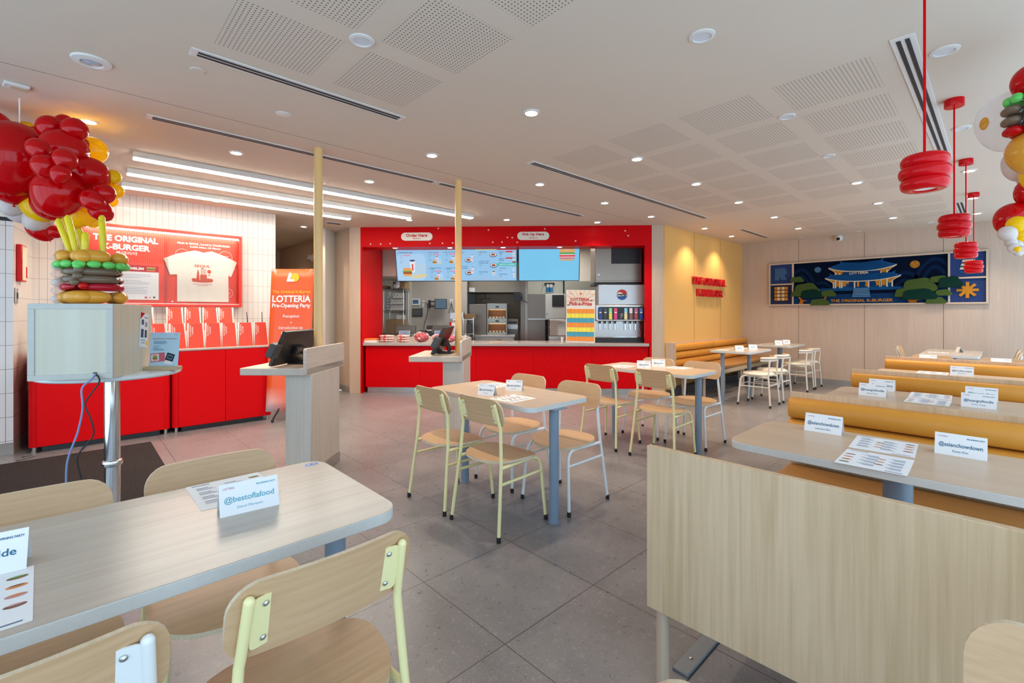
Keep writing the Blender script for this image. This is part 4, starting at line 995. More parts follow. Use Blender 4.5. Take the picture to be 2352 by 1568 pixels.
for c, x, y, z, r in [("c",3.670,-0.036,2.377,0.145),("r",3.464,-0.112,2.487,0.085),("o",3.464,-0.112,2.139,0.105),("w",3.870,-0.087,2.181,0.093),("r",3.828,-0.047,1.867,0.083),("y",3.694,-0.058,1.811,0.045),("w",3.657,-0.023,1.764,0.040),("y",3.715,-0.077,1.755,0.040),("w",3.670,-0.036,1.718,0.026),("w",3.691,-0.055,1.701,0.028),("w",3.605,-0.043,1.676,0.023),("w",3.635,-0.071,1.669,0.023),("w",3.624,-0.060,1.655,0.018),("y",3.579,-0.059,1.669,0.014),("r",3.798,-0.087,1.716,0.029),("r",3.853,-0.140,2.003,0.096),("y",3.786,-0.145,2.083,0.082)]:
    balloon(c, x, y, z, r, gr, (random.uniform(-0.5, 0.5), random.uniform(-0.5, 0.5), random.uniform(0, 6)), 1.03)
for z, c, n, R_, ry, rz in ((2.462, 'g', 9, 0.085, 0.03, 0.026), (2.409, 'b', 4, 0.075, 0.06, 0.028), (2.353, 'b', 4, 0.075, 0.06, 0.028), (2.30, 'r', 4, 0.07, 0.058, 0.028)):
    for k in range(n):
        a = 2 * pi * k / n + 0.4
        o = MB().at(RZ(a)).ell((R_, 0, 0), (ry * 0.7, ry, rz), 18).build('balloon', BC[c], gr); o.location = (3.436 - 3.69, -0.099 + 0.08, 1.34 + (z - 1.34) * 0.94 - 2.1); o.scale = (0.92, 0.92, 0.92)
MB().at(RZ(R(-43.5)) @ RY(R(90))).ell((0, 0, 0), (0.034, 0.026, 0.007), 16).build('tape_dot', BC['o'], gr).location = (3.565 - 3.69, 0.064 + 0.08, 2.355 - 2.1)
MB().tube([(0.0, -0.04, 0.5), (0.0, -0.04, CEIL - 2.1)], 0.003, 6).build('string', M_WHITE, gr)
# balloon burger on the wooden box
BX = p0 + (p1 - p0) * 0.56 + (p2 - p1) * 0.48; 
bu = thing('balloon_burger', 'burger made of twisted balloons standing on the plywood box', 'balloon sculpture', (BX.x, BX.y, 1.384), ang + R(8))
def ringb(mat, z, n, Rr, rt, rv, nm, off=0.0, gap=0.96):
    for k in range(n):
        a0 = 2 * pi * k / n + off; ln = pi * Rr / n * gap
        pts = [(Rr * cos(a0 + t * ln / Rr), Rr * sin(a0 + t * ln / Rr), z) for t in [-1 + 2 * i / 10 for i in range(11)]]
        rs = [max(0.004, rt * (1 - abs(t) ** 3.2) ** 0.5) for t in [-1 + 2 * i / 10 for i in range(11)]]
        MB().tube(pts, rs, 14).build(nm, mat, bu, angle=70)
ringb(BC['o'], 0.036, 3, 0.115, 0.036, 0, 'bun_balloon', 0.52)
ringb(latex('dark red balloon latex', (0.42, 0.004, 0.02), 0.15), 0.091, 2, 0.115, 0.021, 0, 'tomato_balloon', -0.3)
ringb(BC['b'], 0.131, 2, 0.118, 0.0215, 0, 'patty_balloon', -1.55)
ringb(BC['b'], 0.172, 2, 0.115, 0.0205, 0, 'patty_balloon', -1.55)
for k in range(15): MB().at(RZ(2 * pi * k / 15)).ell((0.143, 0, 0.209), (0.019, 0.030, 0.019), 16).build('lettuce_balloon', BC['g'], bu)
ringb(BC['o'], 0.252, 4, 0.118, 0.035, 0, 'bun_balloon', 0.2)
for k, (x, z, r) in enumerate(((0.0, 0.036, 0.030), (0.0, 0.095, 0.018), (-0.035, 0.113, 0.018), (-0.022, 0.146, 0.019), (-0.018, 0.178, 0.019), (-0.02, 0.198, 0.016), (0.0, 0.248, 0.032))):
    m = [BC['o'], BC['r'], BC['b'], BC['b'], BC['b'], BC['g'], BC['o']][k]
    MB().ell((x, -0.135 if k not in (5,) else -0.15, z), (r * 1.2, r, r), 16).build('knot_balloon', m, bu)
for k, (x0_, y0_, x1_, y1_, zz) in enumerate(((-0.085, 0.00, -0.145, 0.01, 0.46), (-0.055, -0.03, -0.095, -0.03, 0.475), (-0.045, 0.05, -0.075, 0.06, 0.42), (-0.015, -0.06, -0.012, -0.065, 0.385), (0.035, 0.03, 0.025, 0.05, 0.50), (0.055, -0.04, 0.052, -0.045, 0.455))):
    MB().tube([(x0_, y0_, 0.25), ((x0_ + x1_) / 2, (y0_ + y1_) / 2, (0.25 + zz) / 2), (x1_, y1_, zz - 0.015), (x1_, y1_, zz)], [0.013, 0.016, 0.016, 0.007], 14).build('fry_balloon', BC['l'], bu, angle=70)
for k in range(6): MB().ell((-0.175, 0.09, 0.03 + k * 0.045), (0.03, 0.026, 0.024), 14).build('bubble_balloon', BC['c'] if k % 2 else BC['w'], bu)

# ------------------------------------------------------------------ order kiosks with touch screens
def kiosk(label, x, y):
    t = thing('order_kiosk', label, 'kiosk', (x, y, 0), RK, 'order kiosks')
    MB().box(-0.105, 0.102, -0.34, 0.20, 0.085, 0.85).build('post', M_KIOSK, t, 0.004)
    MB().box(-0.10, 0.106, -0.335, 0.205, 0, 0.085).build('plinth', M_TOE, t, 0.002)
    MB().box(-0.43, 0.10, -0.41, 0.30, 0.85, 0.907).build('shelf', M_KIOSKH, t, 0.006)
    b = MB().at(T(0.10, 0, 0) @ RZ(R(90)) @ FRONT).prism(rr(0.73, 0.213, 0.022, 6, -0.055, 0.954), -0.024, 0.0); b.build('side_panel', M_KIOSKH, t, 0.003)
    return t
def screen(label, x, y, lit=False):
    t = thing('touch_screen', label, 'touch screen', (x, y, 0.9085), RK, 'kiosk touch screens')
    MB().box(-0.20, -0.054, -0.14, 0.09, 0, 0.012).build('base', M_BLACK, t, 0.004)
    tilt = math.atan2(0.115, 0.26)
    M_ = T(-0.205, -0.10, 0.012) @ RY(tilt)
    MB().at(M_).box(-0.014, 0.014, -0.29, 0.29, 0.0, 0.295).build('housing', M_BLACK, t, 0.004)
    MB().at(M_).box(-0.0155, -0.0142, -0.275, 0.275, 0.012, 0.283).build('display', glow('kiosk display', (0.8, 0.25, 0.12), 0.25), t)
    b = MB().at(M_).box(0.014, 0.05, -0.06, 0.07, 0.09, 0.16); b.build('hinge_block', M_BLACK, t, 0.006)
    MB().tube([(-0.10, -0.035, 0.015), (-0.105, -0.035, 0.07), (-0.13, -0.035, 0.125)], 0.013, 10).build('stand_arm', M_DARK, t)
    MB().tube([(-0.10, 0.045, 0.015), (-0.105, 0.045, 0.07), (-0.13, 0.045, 0.125)], 0.013, 10).build('stand_arm', M_DARK, t)
    MB().at(M_ @ T(0, -0.315, 0.13)).box(-0.035, 0.022, -0.045, 0.055, -0.055, 0.06).build('card_reader', M_DARK, t, 0.008)
    return t
kiosk('pale wood order kiosk nearer the camera', 1.538, 4.043)
kiosk('pale wood order kiosk farther away, by the middle table', 2.999, 3.994)
screen('black touch screen seen from behind on the nearer kiosk', 1.538, 4.043)
screen('black touch screen on the farther kiosk', 2.999, 3.994)
tk = thing('napkin_stack', 'white napkins sticking up behind the panel of the farther kiosk', 'napkins', (2.999 + EK[0] * 0.025 + NK[0] * 0.145, 3.994 + EK[1] * 0.025 + NK[1] * 0.145, 0.9085), RK)
MB().box(-0.045, 0.04, -0.07, 0.08, 0, 0.14).build('holder', M_WHITEPAINT, tk, 0.003)
b = MB()
for i in range(4):
    y0_ = -0.06 + i * 0.035; b.add([(-0.03, y0_, 0.14), (0.03, y0_, 0.14), (0.035, y0_ + 0.01, 0.19 - 0.01 * (i % 2)), (0.0, y0_ + 0.012, 0.165), (-0.03, y0_ + 0.008, 0.185)], [(0, 1, 2, 3, 4)])
b.build('napkins', M_WHITE, tk, smooth=False)

# ------------------------------------------------------------------ party banner on its stand
def bann_mat():
    m, nt, b = newmat('orange red banner vinyl'); g = NG(nt); v, x, y, z = g.xyz()
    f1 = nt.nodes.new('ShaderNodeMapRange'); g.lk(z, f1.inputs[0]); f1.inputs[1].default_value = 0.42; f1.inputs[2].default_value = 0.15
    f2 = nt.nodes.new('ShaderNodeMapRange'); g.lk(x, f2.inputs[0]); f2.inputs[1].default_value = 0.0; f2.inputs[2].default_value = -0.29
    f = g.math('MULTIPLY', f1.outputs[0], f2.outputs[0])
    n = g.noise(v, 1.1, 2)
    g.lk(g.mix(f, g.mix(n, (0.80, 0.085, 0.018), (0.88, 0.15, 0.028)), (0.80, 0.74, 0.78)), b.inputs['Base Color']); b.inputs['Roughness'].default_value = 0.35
    return m
BA, BB = Vector((1.806, 6.258)), Vector((2.188, 5.896)); bw = (BB - BA).length; bang = math.atan2(BB.y - BA.y, BB.x - BA.x)
BCn = (BA + BB) / 2
t = thing('party_banner', 'tall orange banner announcing the pre-opening party in front of the corridor', 'banner', (BCn.x, BCn.y, 0), bang)
def bpt(x, z, o=0.0):
    k = (1.88 - z) / 1.76; w = bw / 2 + 0.006 * k
    return (x * w * 2 - 0.02 * k, -0.09 * k + 0.012 * sin(pi * (x + 0.5)) - o, z)
NX, NZ = 8, 14
b = MB(); vs = [bpt(-0.5 + i / NX, 0.12 + 1.76 * j / NZ) for j in range(NZ + 1) for i in range(NX + 1)]
b.add(vs, [(j * (NX + 1) + i, j * (NX + 1) + i + 1, (j + 1) * (NX + 1) + i + 1, (j + 1) * (NX + 1) + i) for j in range(NZ) for i in range(NX)])
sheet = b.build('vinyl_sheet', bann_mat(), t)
so = sheet.modifiers.new('thick', 'SOLIDIFY'); so.thickness = 0.002
def btext(txt, cx, cz, w, h, bold, mat, name='lettering'):
    vs, fs = text_geo(txt, bold); x0_ = min(p[0] for p in vs); x1_ = max(p[0] for p in vs); y0_ = min(p[1] for p in vs); y1_ = max(p[1] for p in vs)
    out = [bpt(cx + ((p[0] - (x0_ + x1_) / 2) / (x1_ - x0_)) * w, cz + ((p[1] - (y0_ + y1_) / 2) / (y1_ - y0_)) * h, 0.006) for p in vs]
    return out, fs
def bmesh_text(items, mat, name):
    b = MB()
    for it in items:
        vs, fs = btext(*it, None); b.add(vs, fs)
    return b.build(name, mat, sheet, smooth=False)
M_BW = plain('white banner print', (0.88, 0.86, 0.84), 0.5); M_BY = plain('yellow banner print', (0.92, 0.52, 0.02), 0.5)
bmesh_text([('LOTTERIA', 0, 1.508, 0.90, 0.085, 0.02), ('Pre-Opening Party', 0, 1.418, 0.90, 0.066, 0.02), ('Reception', 0, 1.288, 0.38, 0.048, 0.006), ('•', 0, 1.213, 0.03, 0.016, 0.0), ('Introduction to', 0, 1.150, 0.56, 0.038, 0.006), ('LOTTERIA', 0, 1.085, 0.42, 0.034, 0.006), ('•', 0, 1.02, 0.03, 0.016, 0), ('Welcome Speech', 0, 0.955, 0.55, 0.045, 0.006)], M_BW, 'lettering')
bmesh_text([('The Original K-Burger', 0, 1.590, 0.90, 0.048, 0.015)], M_BY, 'heading')
b = MB(); cpt = [bpt(0.055 + 0.17 * cos(2 * pi * i / 28) * 0.58, 1.775 + 0.055 * sin(2 * pi * i / 28), 0.006) for i in range(28)]; b.add(cpt, [tuple(range(28))])
b.build('logo_disc', M_BY, sheet, smooth=False)
b = MB(); b.add([bpt(x, z, 0.008) for x, z in ((-0.085, 1.832), (-0.015, 1.832), (-0.055, 1.752), (0.045, 1.752), (0.03, 1.722), (-0.14, 1.722))], [(0, 2, 1)[::-1], (0, 5, 2), (2, 5, 4), (2, 4, 3)])
b.build('logo_letter', M_BW, sheet, smooth=False)
b = MB()
random.seed(3)
for k in range(16):
    cx = 0.26 + random.uniform(-0.09, 0.07); cz = 0.36 + random.uniform(-0.12, 0.10); r = random.uniform(0.03, 0.06)
    b.add([bpt(cx + r * cos(a) * 1.2 * (0.8 + 0.3 * sin(3 * a + k)), cz + r * 0.7 * sin(a), 0.0062 + 0.0003 * k) for a in [2 * pi * i / 10 for i in range(10)]], [tuple(range(10))], k % 2)
b.build('leaf_print', [M_GREEN, plain('bright leaf print', (0.10, 0.50, 0.12), 0.5)], sheet, smooth=False)
for x, z in ((-0.47, 1.86), (0.47, 1.86), (-0.47, 0.145), (0.47, 0.145)): MB().at(T(*bpt(x, z, 0.004)) @ RX(R(90))).lathe([(0.006, 0), (0.010, 0), (0.010, 0.003), (0.006, 0.003)], 12, caps=False).build('eyelet', M_CHROME, sheet)
b = MB().tube([(0.0, 0.12, 0.95), bpt(-0.47, 1.86, -0.015)], 0.006, 8).tube([(0.0, 0.12, 0.95), bpt(0.47, 1.86, -0.015)], 0.006, 8).tube([(0.0, 0.12, 0.95), bpt(-0.47, 0.145, -0.015)], 0.006, 8).tube([(0.0, 0.12, 0.95), bpt(0.47, 0.145, -0.015)], 0.006, 8)
b.build('cross_frame', M_BLACK, t)
for x, y in ((-0.18, -0.14), (0.16, -0.14), (0.0, 0.36)): MB().tube([(0.0, 0.12, 0.5), (x, y, 0.03)], 0.010, 8).ell((x, y, 0.018), (0.02, 0.02, 0.018), 10).build('stand_leg', M_BLACK, t)
# emergency light and small exit fitting in the corridor
t = thing('emergency_light', 'white twin head emergency light on the corridor wall', 'emergency light', (3.37, 8.95, 2.37), R(-90) )
MB().box(-0.10, 0.10, -0.07, 0, -0.06, 0.06).build('body', M_WHITEPAINT, t, 0.01)
for x in (-0.15, 0.06): MB().at(T(x, -0.10, 0.03) @ RX(R(70))).lathe([(0.0, 0.0), (0.045, 0.0), (0.04, -0.05), (0.02, -0.07)], 18).build('lamp_head', M_WHITEPAINT, t)
tag(MB().ell((3.30, 7.70, 0.018), (0.03, 0.02, 0.018), 10).build('crumpled_paper', M_WHITE), 'tiny scrap of paper on the floor by the corridor corner', 'paper')

# ------------------------------------------------------------------ service counter and what stands on it
def kthing(name, label, cat, x, y, z=0.0, rot=0.0, group=None): return thing(name, label, cat, KW(x, y, z), RK + rot, group)
t = kthing('service_counter', 'long red service counter with grey worktop', 'counter', 0, 0)
xs = [0.07, 0.977, 1.92, 2.864, 3.818, 4.735]
for i in range(5):
    o = MB().box(xs[i] + 0.0015, xs[i + 1] - 0.0015, 0.045, 0.065, 0.095, 0.785).build('front_panel', M_DOTRED, t, smooth=False)
MB().box(0.07, 4.73, 0.066, 0.62, 0.09, 0.785).build('carcass', M_RED, t)
MB().box(0.09, 4.735, 0.085, 0.60, 0, 0.092).build('toe_kick', M_STEEL, t)
M_QUARTZ = plain('grey quartz worktop', (0.43, 0.385, 0.36), 0.15, noise=0.05, nscale=60)
MB().box(0.04, 4.735, -0.005, 0.66, 0.787, 0.836).build('worktop', M_QUARTZ, t, 0.004)
def kplace(o, x, y, z=0.0, rot=0.0): o.location = KW(x, y, z); o.rotation_euler = (0, 0, RK + rot); return o
# pill signs
def pill(label, cx, w, l1, l2):
    t = kthing('counter_sign', label, 'sign', cx, 0, 2.585)
    MB().at(FRONT).prism(rr(w, 0.134, 0.066, 8), 0.001, 0.028).build('plate', plain('cream sign face', (0.80, 0.75, 0.66), 0.4), t, 0.003)
    MB().at(T(0, -0.0285, 0) @ FRONT).text(l1, 0, 0.02, w * 0.68, 0.054, 0, 0.025, 0.001).text(l2, 0, -0.034, w * 0.26, 0.022, 0, 0.02, 0.001).build('lettering', M_REDINK, t, smooth=False)
pill('white pill sign reading Order Here on the red header', 0.948, 0.52, 'Order Here', '주문 하는 곳')
pill('white pill sign reading Pick Up Here on the red header', 2.862, 0.52, 'Pick Up Here', '픽업 하는 곳')
# menu screens
M_SCR = glow('menu screen', (0.33, 0.62, 0.92), 0.80)
M_SCR2 = glow('menu screen plain', (0.20, 0.60, 0.90), 0.85)
def em(name, c, s=0.8): return glow(name, c, s)
E = [em('screen dark text', (0.02, 0.05, 0.16)), em('screen pink tag', (0.75, 0.06, 0.22)), em('screen brown', (0.28, 0.10, 0.03)), em('screen orange', (0.85, 0.40, 0.10)), em('screen green', (0.12, 0.40, 0.08)), em('screen yellow', (0.85, 0.68, 0.25)), em('screen grey', (0.45, 0.52, 0.66)), em('screen white', (0.85, 0.90, 0.96)), em('screen red', (0.75, 0.04, 0.05)), em('screen teal', (0.05, 0.55, 0.52)), em('screen pale', (0.42, 0.66, 0.92), 0.85)]
def board(label, cx, cz, plain_scr=False):
    t = kthing('menu_screen', label, 'screen', cx, 0.40, 2.155, 0, 'menu screens')
    Mx = T(0, 0.02, 0) @ RX(R(14))
    MB().at(Mx).box(-0.528, 0.528, 0.0, 0.05, -0.283, 0.283).build('housing', M_BLACK, t, 0.003)
    d = MB().at(Mx).box(-0.516, 0.516, -0.002, 0.0005, -0.270, 0.272).build('display', M_SCR2 if plain_scr else M_SCR, t, smooth=False)
    MB().at(Mx).box(-0.12, 0.12, 0.05, 0.16, -0.1, 0.1).build('wall_mount', M_DARK, t)
    return t, d, Mx @ T(0, -0.004, 0) @ FRONT
def burger(b, x, y, w, h, z=0.0005):
    for c, dy, hh, ww in ((3, 0.30, 0.36, 0.86), (4, 0.06, 0.18, 1.0), (2, -0.12, 0.24, 0.92), (8, -0.02, 0.06, 0.95), (3, -0.33, 0.24, 0.84)): b.flat(rr(w * ww, h * hh, h * hh * 0.48, 4, x, y + dy * h), z, c); z += 0.0003
def cup(b, x, y, w, h): b.add([(x - w / 2, y + h / 2, 0.0004), (x - w * 0.36, y - h / 2, 0.0004), (x + w * 0.36, y - h / 2, 0.0004), (x + w / 2, y + h / 2, 0.0004)], [(0, 1, 2, 3)], 7).flat(rr(w * 0.24, h * 0.55, 0.002, 2, x, y - h * 0.05), 0.0007, 8).flat(circ(w * 0.5, 12, x, y + h * 0.5, w * 0.16), 0.0008, 0)
def fries(b, x, y, w, h, n, seed):
    rnd = random.Random(seed)
    for i in range(n):
        a = rnd.uniform(-0.6, 0.6); cx = x + rnd.uniform(-w, w) / 2; cy = y + rnd.uniform(-h, h) / 2; l = w * 0.16
        b.add([(cx - l * cos(a), cy - l * sin(a), 0.0004 + i * 2e-5), (cx + l * cos(a), cy + l * sin(a), 0.0004 + i * 2e-5), (cx + l * cos(a) - 0.006 * sin(a), cy + l * sin(a) + 0.006, 0.0004 + i * 2e-5), (cx - l * cos(a) - 0.006 * sin(a), cy - l * sin(a) + 0.006, 0.0004 + i * 2e-5)], [(0, 1, 2, 3)], 5)
def item(b, num, name, x, y, big=False, price='14.27'):
    k = 1.25 if big else 1.0
    b.text(num, x, y - 0.004, None, 0.026 * k, 8, 0.02, 0.0004)
    w = 0.016 * len(name.split('\n')[0]) * (0.85 if not big else 0.95)
    for i, ln in enumerate(name.split('\n')): b.text(ln, x + 0.025 + 0.0135 * k * len(ln) / 2, y - 0.024 * i, 0.0135 * k * len(ln), 0.017 * k, 0, 0.02, 0.0004)
    y -= 0.024 * name.count('\n') 
    b.text('Combo', x + 0.058, y - 0.034 * k, 0.062 * k, 0.013, 0, 0, 0.0004).flat(rr(0.098, 0.022, 0.003, 2, x + 0.155, y - 0.034 * k), 0.0003, 1).flat(rr(0.08, 0.006, 0.002, 2, x + 0.155, y - 0.034 * k), 0.0006, 7)
    b.text(price, x + 0.048, y - 0.062 * k, 0.045, 0.014, 0, 0, 0.0004).flat(rr(0.08, 0.004, 0.001, 2, x + 0.065, y - 0.085 * k), 0.0003, 6)
    b.text('Burger', x + 0.05, y - 0.118 * k, 0.05, 0.010, 0, 0, 0.0004).text('8.49', x + 0.043, y - 0.140 * k, 0.036, 0.012, 0, 0, 0.0004)
t, d, MM = board('left menu screen with numbered burger combos', 1.000, 0)
b = MB().at(MM); b.prism(rr(0.50, 0.47, 0.09, 6, -0.255, -0.03), 0.0, 0.0001, 10).flat(rr(1.03, 0.004, 0.001, 2, 0, 0.269), 0.0003, 8)
item(b, '1', 'Bulgogi Burger', -0.475, 0.222, True, '12.77')
burger(b, -0.33, -0.115, 0.17, 0.15); cup(b, -0.235, -0.02, 0.10, 0.21); fries(b, -0.14, -0.185, 0.24, 0.07, 46, 1); fries(b, -0.10, -0.02, 0.18, 0.16, 12, 2)
for n, nm, x, y in (('2', 'Shrimp Burger', 0.03, 0.225), ('3', 'Mam-Doo Burger', 0.32, 0.228), ('4', 'Bulgogi Potato\nBurger', 0.05, -0.045), ('5', 'Bulgogi & Shrimp\nBurger', 0.335, -0.045)):
    item(b, n, nm, x, y)
    burger(b, x + 0.125, y - 0.165 - 0.02 * nm.count('\n'), 0.075, 0.065); cup(b, x + 0.165, y - 0.12 - 0.02 * nm.count('\n'), 0.042, 0.09); fries(b, x + 0.215, y - 0.19 - 0.02 * nm.count('\n'), 0.07, 0.02, 12, 5)
    b.flat(rr(0.06, 0.09, 0.01, 3, x + 0.215, y - 0.14), 0.0002, 10)
b.build('menu_graphics', E, d, smooth=False)
t, d, MM = board('middle menu screen with bowls, fries and drinks', 2.060, 0)
b = MB().at(MM)
def bowl(b, x, y): b.flat(circ(0.065, 20, x, y, 0.040), 0.0003, 0).flat(circ(0.056, 20, x, y + 0.004, 0.031), 0.0006, 7).flat(circ(0.038, 16, x, y + 0.004, 0.02), 0.0009, 2).flat(circ(0.016, 12, x + 0.01, y + 0.005, 0.008), 0.0012, 8)
def line2(b, x, y, s, h=0.017): b.text(s, x + 0.0125 * len(s) / 2, y, 0.0125 * len(s), h, 0, 0.02, 0.0004)
for x, y, nm, pr in ((-0.485, 0.225, 'BBQ Bowl', '12.79'), (-0.485, -0.02, 'Sweet & Spicy|Chicken Bowl', '12.79'), (-0.135, 0.225, 'K-BBQ Fries', '8.49'), (-0.135, 0.07, 'K-Sweet & Spicy|Chicken Fries', '8.49'), (-0.135, -0.115, 'French Fries', '3.29'), (0.215, 0.23, 'Shake It|Fries', '3.79'), (0.215, 0.115, 'Shake It|Chicken', '5.49'), (0.215, -0.052, 'Cup Bingsu', '4.99'), (0.215, -0.155, 'Soft Drinks', '2.49')):
    for i, ln in enumerate(nm.split('|')): line2(b, x, y - 0.03 * i, ln)
    y -= 0.03 * nm.count('|'); b.text(pr, x + 0.022, y - 0.04, 0.045, 0.014, 0, 0.01, 0.0004).flat(rr(0.065, 0.006, 0.002, 2, x + 0.09, y - 0.041), 0.0003, 6)
bowl(b, -0.315, 0.09); bowl(b, -0.31, -0.13); bowl(b, 0.115, 0.18); bowl(b, 0.12, -0.005)
cup(b, -0.25, 0.125, 0.035, 0.11); cup(b, -0.245, -0.09, 0.035, 0.11); cup(b, 0.47, -0.175, 0.03, 0.09); cup(b, 0.47, 0.19, 0.03, 0.08); cup(b, 0.47, 0.09, 0.03, 0.06); cup(b, 0.465, -0.07, 0.028, 0.07); cup(b, 0.12, -0.14, 0.05, 0.06)
fries(b, 0.12, -0.11, 0.05, 0.02, 10, 3); fries(b, 0.475, 0.155, 0.06, 0.015, 10, 4); b.flat(circ(0.04, 14, 0.475, 0.055, 0.014), 0.0008, 2)
b.flat(rr(0.116, 0.026, 0.003, 2, 0.39, 0.233), 0.0003, 8).flat(rr(0.116, 0.026, 0.003, 2, 0.39, 0.123), 0.0003, 8).flat(rr(0.345, 0.046, 0.004, 2, 0.35, 0.012), 0.0003, 9).text('TREATS & DRINKS', 0.35, 0.012, 0.28, 0.020, 7, 0.01, 0.0006)
b.flat(rr(0.36, 0.012, 0.001, 2, -0.01, 0.268), 0.0003, 5).flat(rr(0.34, 0.012, 0.001, 2, 0.345, 0.268), 0.0003, 8)
b.flat(rr(0.002, 0.45, 0.0005, 2, -0.16, 0.03), 0.0002, 6).flat(rr(0.002, 0.45, 0.0005, 2, 0.185, 0.03), 0.0002, 6).flat(rr(0.78, 0.007, 0.002, 2, 0.0, -0.222), 0.0003, 6).flat(rr(0.55, 0.007, 0.002, 2, 0.0, -0.243), 0.0003, 6)
b.build('menu_graphics', E, d, smooth=False)
t, d, MM = board('right screen, plain sky blue with a flat burger drawing', 3.135, 0, True)
b = MB().at(MM); cx, cy = 0.31, 0.172
for c, dy, h, w, r in ((3, 0.072, 0.052, 0.26, 0.024), (4, 0.026, 0.034, 0.262, 0.016), (7, 0.008, 0.02, 0.25, 0.008), (8, -0.016, 0.036, 0.266, 0.016), (7, -0.040, 0.014, 0.25, 0.006), (8, -0.053, 0.018, 0.25, 0.007), (3, -0.083, 0.024, 0.24, 0.010)): b.flat(rr(w, h, r, 5, cx, cy + dy), 0.0003, c)
for k in range(7): b.flat(circ(0.017, 10, cx - 0.105 + k * 0.035, cy + 0.018, 0.012), 0.0005, 4)
for k in range(9): b.flat(circ(0.012, 10, cx - 0.10 + k * 0.025, cy + 0.0055, 0.008), 0.0006, 7).flat(circ(0.012, 10, cx - 0.10 + k * 0.025, cy - 0.037, 0.008), 0.0006, 7)
for k in range(6): b.flat(circ(0.007, 8, cx - 0.05 + k * 0.02, cy + 0.076 + 0.008 * (k % 2), 0.003), 0.0006, 7)
b.build('burger_drawing', E, d, smooth=False)
# prize board with paper flaps
t = kthing('prize_board', 'white prize board with orange, yellow and blue paper flaps leaning on the counter', 'board', 3.635, 0.06, 0.839)
LX = RX(R(-4)) ; SH = Matrix.Identity(4)
MB().at(LX @ RY(R(0.8)) @ FRONT).prism(rr(0.475, 0.87, 0.004, 2, 0, 0.437), -0.012, 0.0).build('board', plain('cream board', (0.83, 0.78, 0.72), 0.5), t)
PB = LX @ RY(R(0.8)) @ T(0, -0.002, 0) @ FRONT
b = MB().at(PB)
for k in range(9):
    a0 = R(8 + k * 20); a1 = R(17 + k * 20); cx, cy = 0.0, 0.66
    def ray(a):
        dx, dy = cos(a), sin(a); tt = min(0.23 / max(abs(dx), 1e-6), 0.205 / max(dy, 1e-6)); return (cx + dx * tt, cy + dy * tt, 0.0012)
    b.add([(cx, cy, 0.0012), ray(a0), ray(a1)], [(0, 1, 2)])
b.build('sunburst', plain('peach sunburst', (0.82, 0.60, 0.42), 0.5), t, smooth=False)
b = MB().at(PB).text('LOTTERIA', -0.01, 0.715, 0.315, 0.052, 0, 0.025, 0.003).text('Pick-a-Prize', 0.0, 0.645, 0.37, 0.062, 0, 0.025, 0.003).text('LOTTERIA', -0.17, 0.806, 0.085, 0.010, 0, 0.01, 0.003).text('MENU', 0.185, 0.806, 0.06, 0.010, 0, 0.01, 0.003)
b.build('lettering', plain('board red lettering', (0.62, 0.05, 0.03), 0.5), t, smooth=False)
MB().at(PB).flat(circ(0.022, 16, 0.0, 0.81, 0.018), 0.003, 0).flat(rr(0.035, 0.02, 0.004, 2, 0.175, 0.70), 0.003, 1).flat(rr(0.03, 0.02, 0.004, 2, -0.205, 0.62), 0.003, 1).build('little_pictures', [M_ORINK, M_BROWNINK], t, smooth=False)
fl = [plain('orange paper flap', (0.88, 0.28, 0.03), 0.6), plain('yellow paper flap', (0.85, 0.72, 0.06), 0.6), plain('blue paper flap', (0.06, 0.36, 0.50), 0.6)]
flm = {}
random.seed(8)
for r_ in range(7):
    for c in range(7):
        k = (0, 1, 2)[r_ % 3]
        if k not in flm:
            flm[k] = MB().at(FRONT).prism(rr(0.062, 0.072, 0.001, 1, 0, -0.036), 0, 0.001).build('paper_flap', fl[k], t, smooth=False).data; bpy.data.objects.remove(t.children[-1] if t.children[-1].name.startswith('paper_flap') else [q for q in t.children if q.data == flm[k]][0])
        o = bpy.data.objects.new('paper_flap', flm[k]); COL.objects.link(o); o.parent = t
        o.matrix_local = LX @ RY(R(0.8)) @ T(-0.192 + c * 0.064, -0.0025, 0.558 - r_ * 0.0762) @ RX(R(random.uniform(-1, -7) if k == 1 else random.uniform(-0.5, -2)))
# soda fountain, with the ice machine on top
t = kthing('soda_fountain', 'steel soda fountain with coloured flavour panels and a round cola badge', 'drink dispenser', 4.335, 0.20, 0.836)
MB().box(-0.43, 0.36, 0.02, 0.40, 0.0, 0.078).build('drip_tray', M_BLACK, t, 0.006)
MB().box(-0.43, 0.335, 0.10, 0.40, 0.078, 0.36).build('splash_back', M_STEEL, t, 0.003)
MB().box(-0.428, 0.333, 0.095, 0.10, 0.082, 0.09).build('tray_lip', M_CHROME, t)
MB().at(FRONT).prism(rr(0.85, 0.275, 0.05, 5, -0.01, 0.492), -0.40, 0.0).build('dispenser_head', M_STEEL, t, 0.012)
MB().at(T(0, -0.001, 0) @ FRONT).prism(rr(0.765, 0.215, 0.03, 5, -0.012, 0.487), 0.0, 0.006).build('panel_frame', M_BLACK, t, 0.003)
fc = [((0.02, 0.05, 0.30), (0.02, 0.05, 0.30)), ((0.05, 0.05, 0.055), (0.03, 0.03, 0.03)), ((0.25, 0.68, 0.20), (0.85, 0.75, 0.03)), ((0.70, 0.05, 0.20), (0.75, 0.02, 0.22)), None, ((0.25, 0.60, 0.85), (0.80, 0.72, 0.35)), ((0.70, 0.74, 0.76), (0.25, 0.10, 0.07)), ((0.55, 0.10, 0.35), (0.40, 0.03, 0.05)), ((0.12, 0.25, 0.55), (0.02, 0.09, 0.40))]
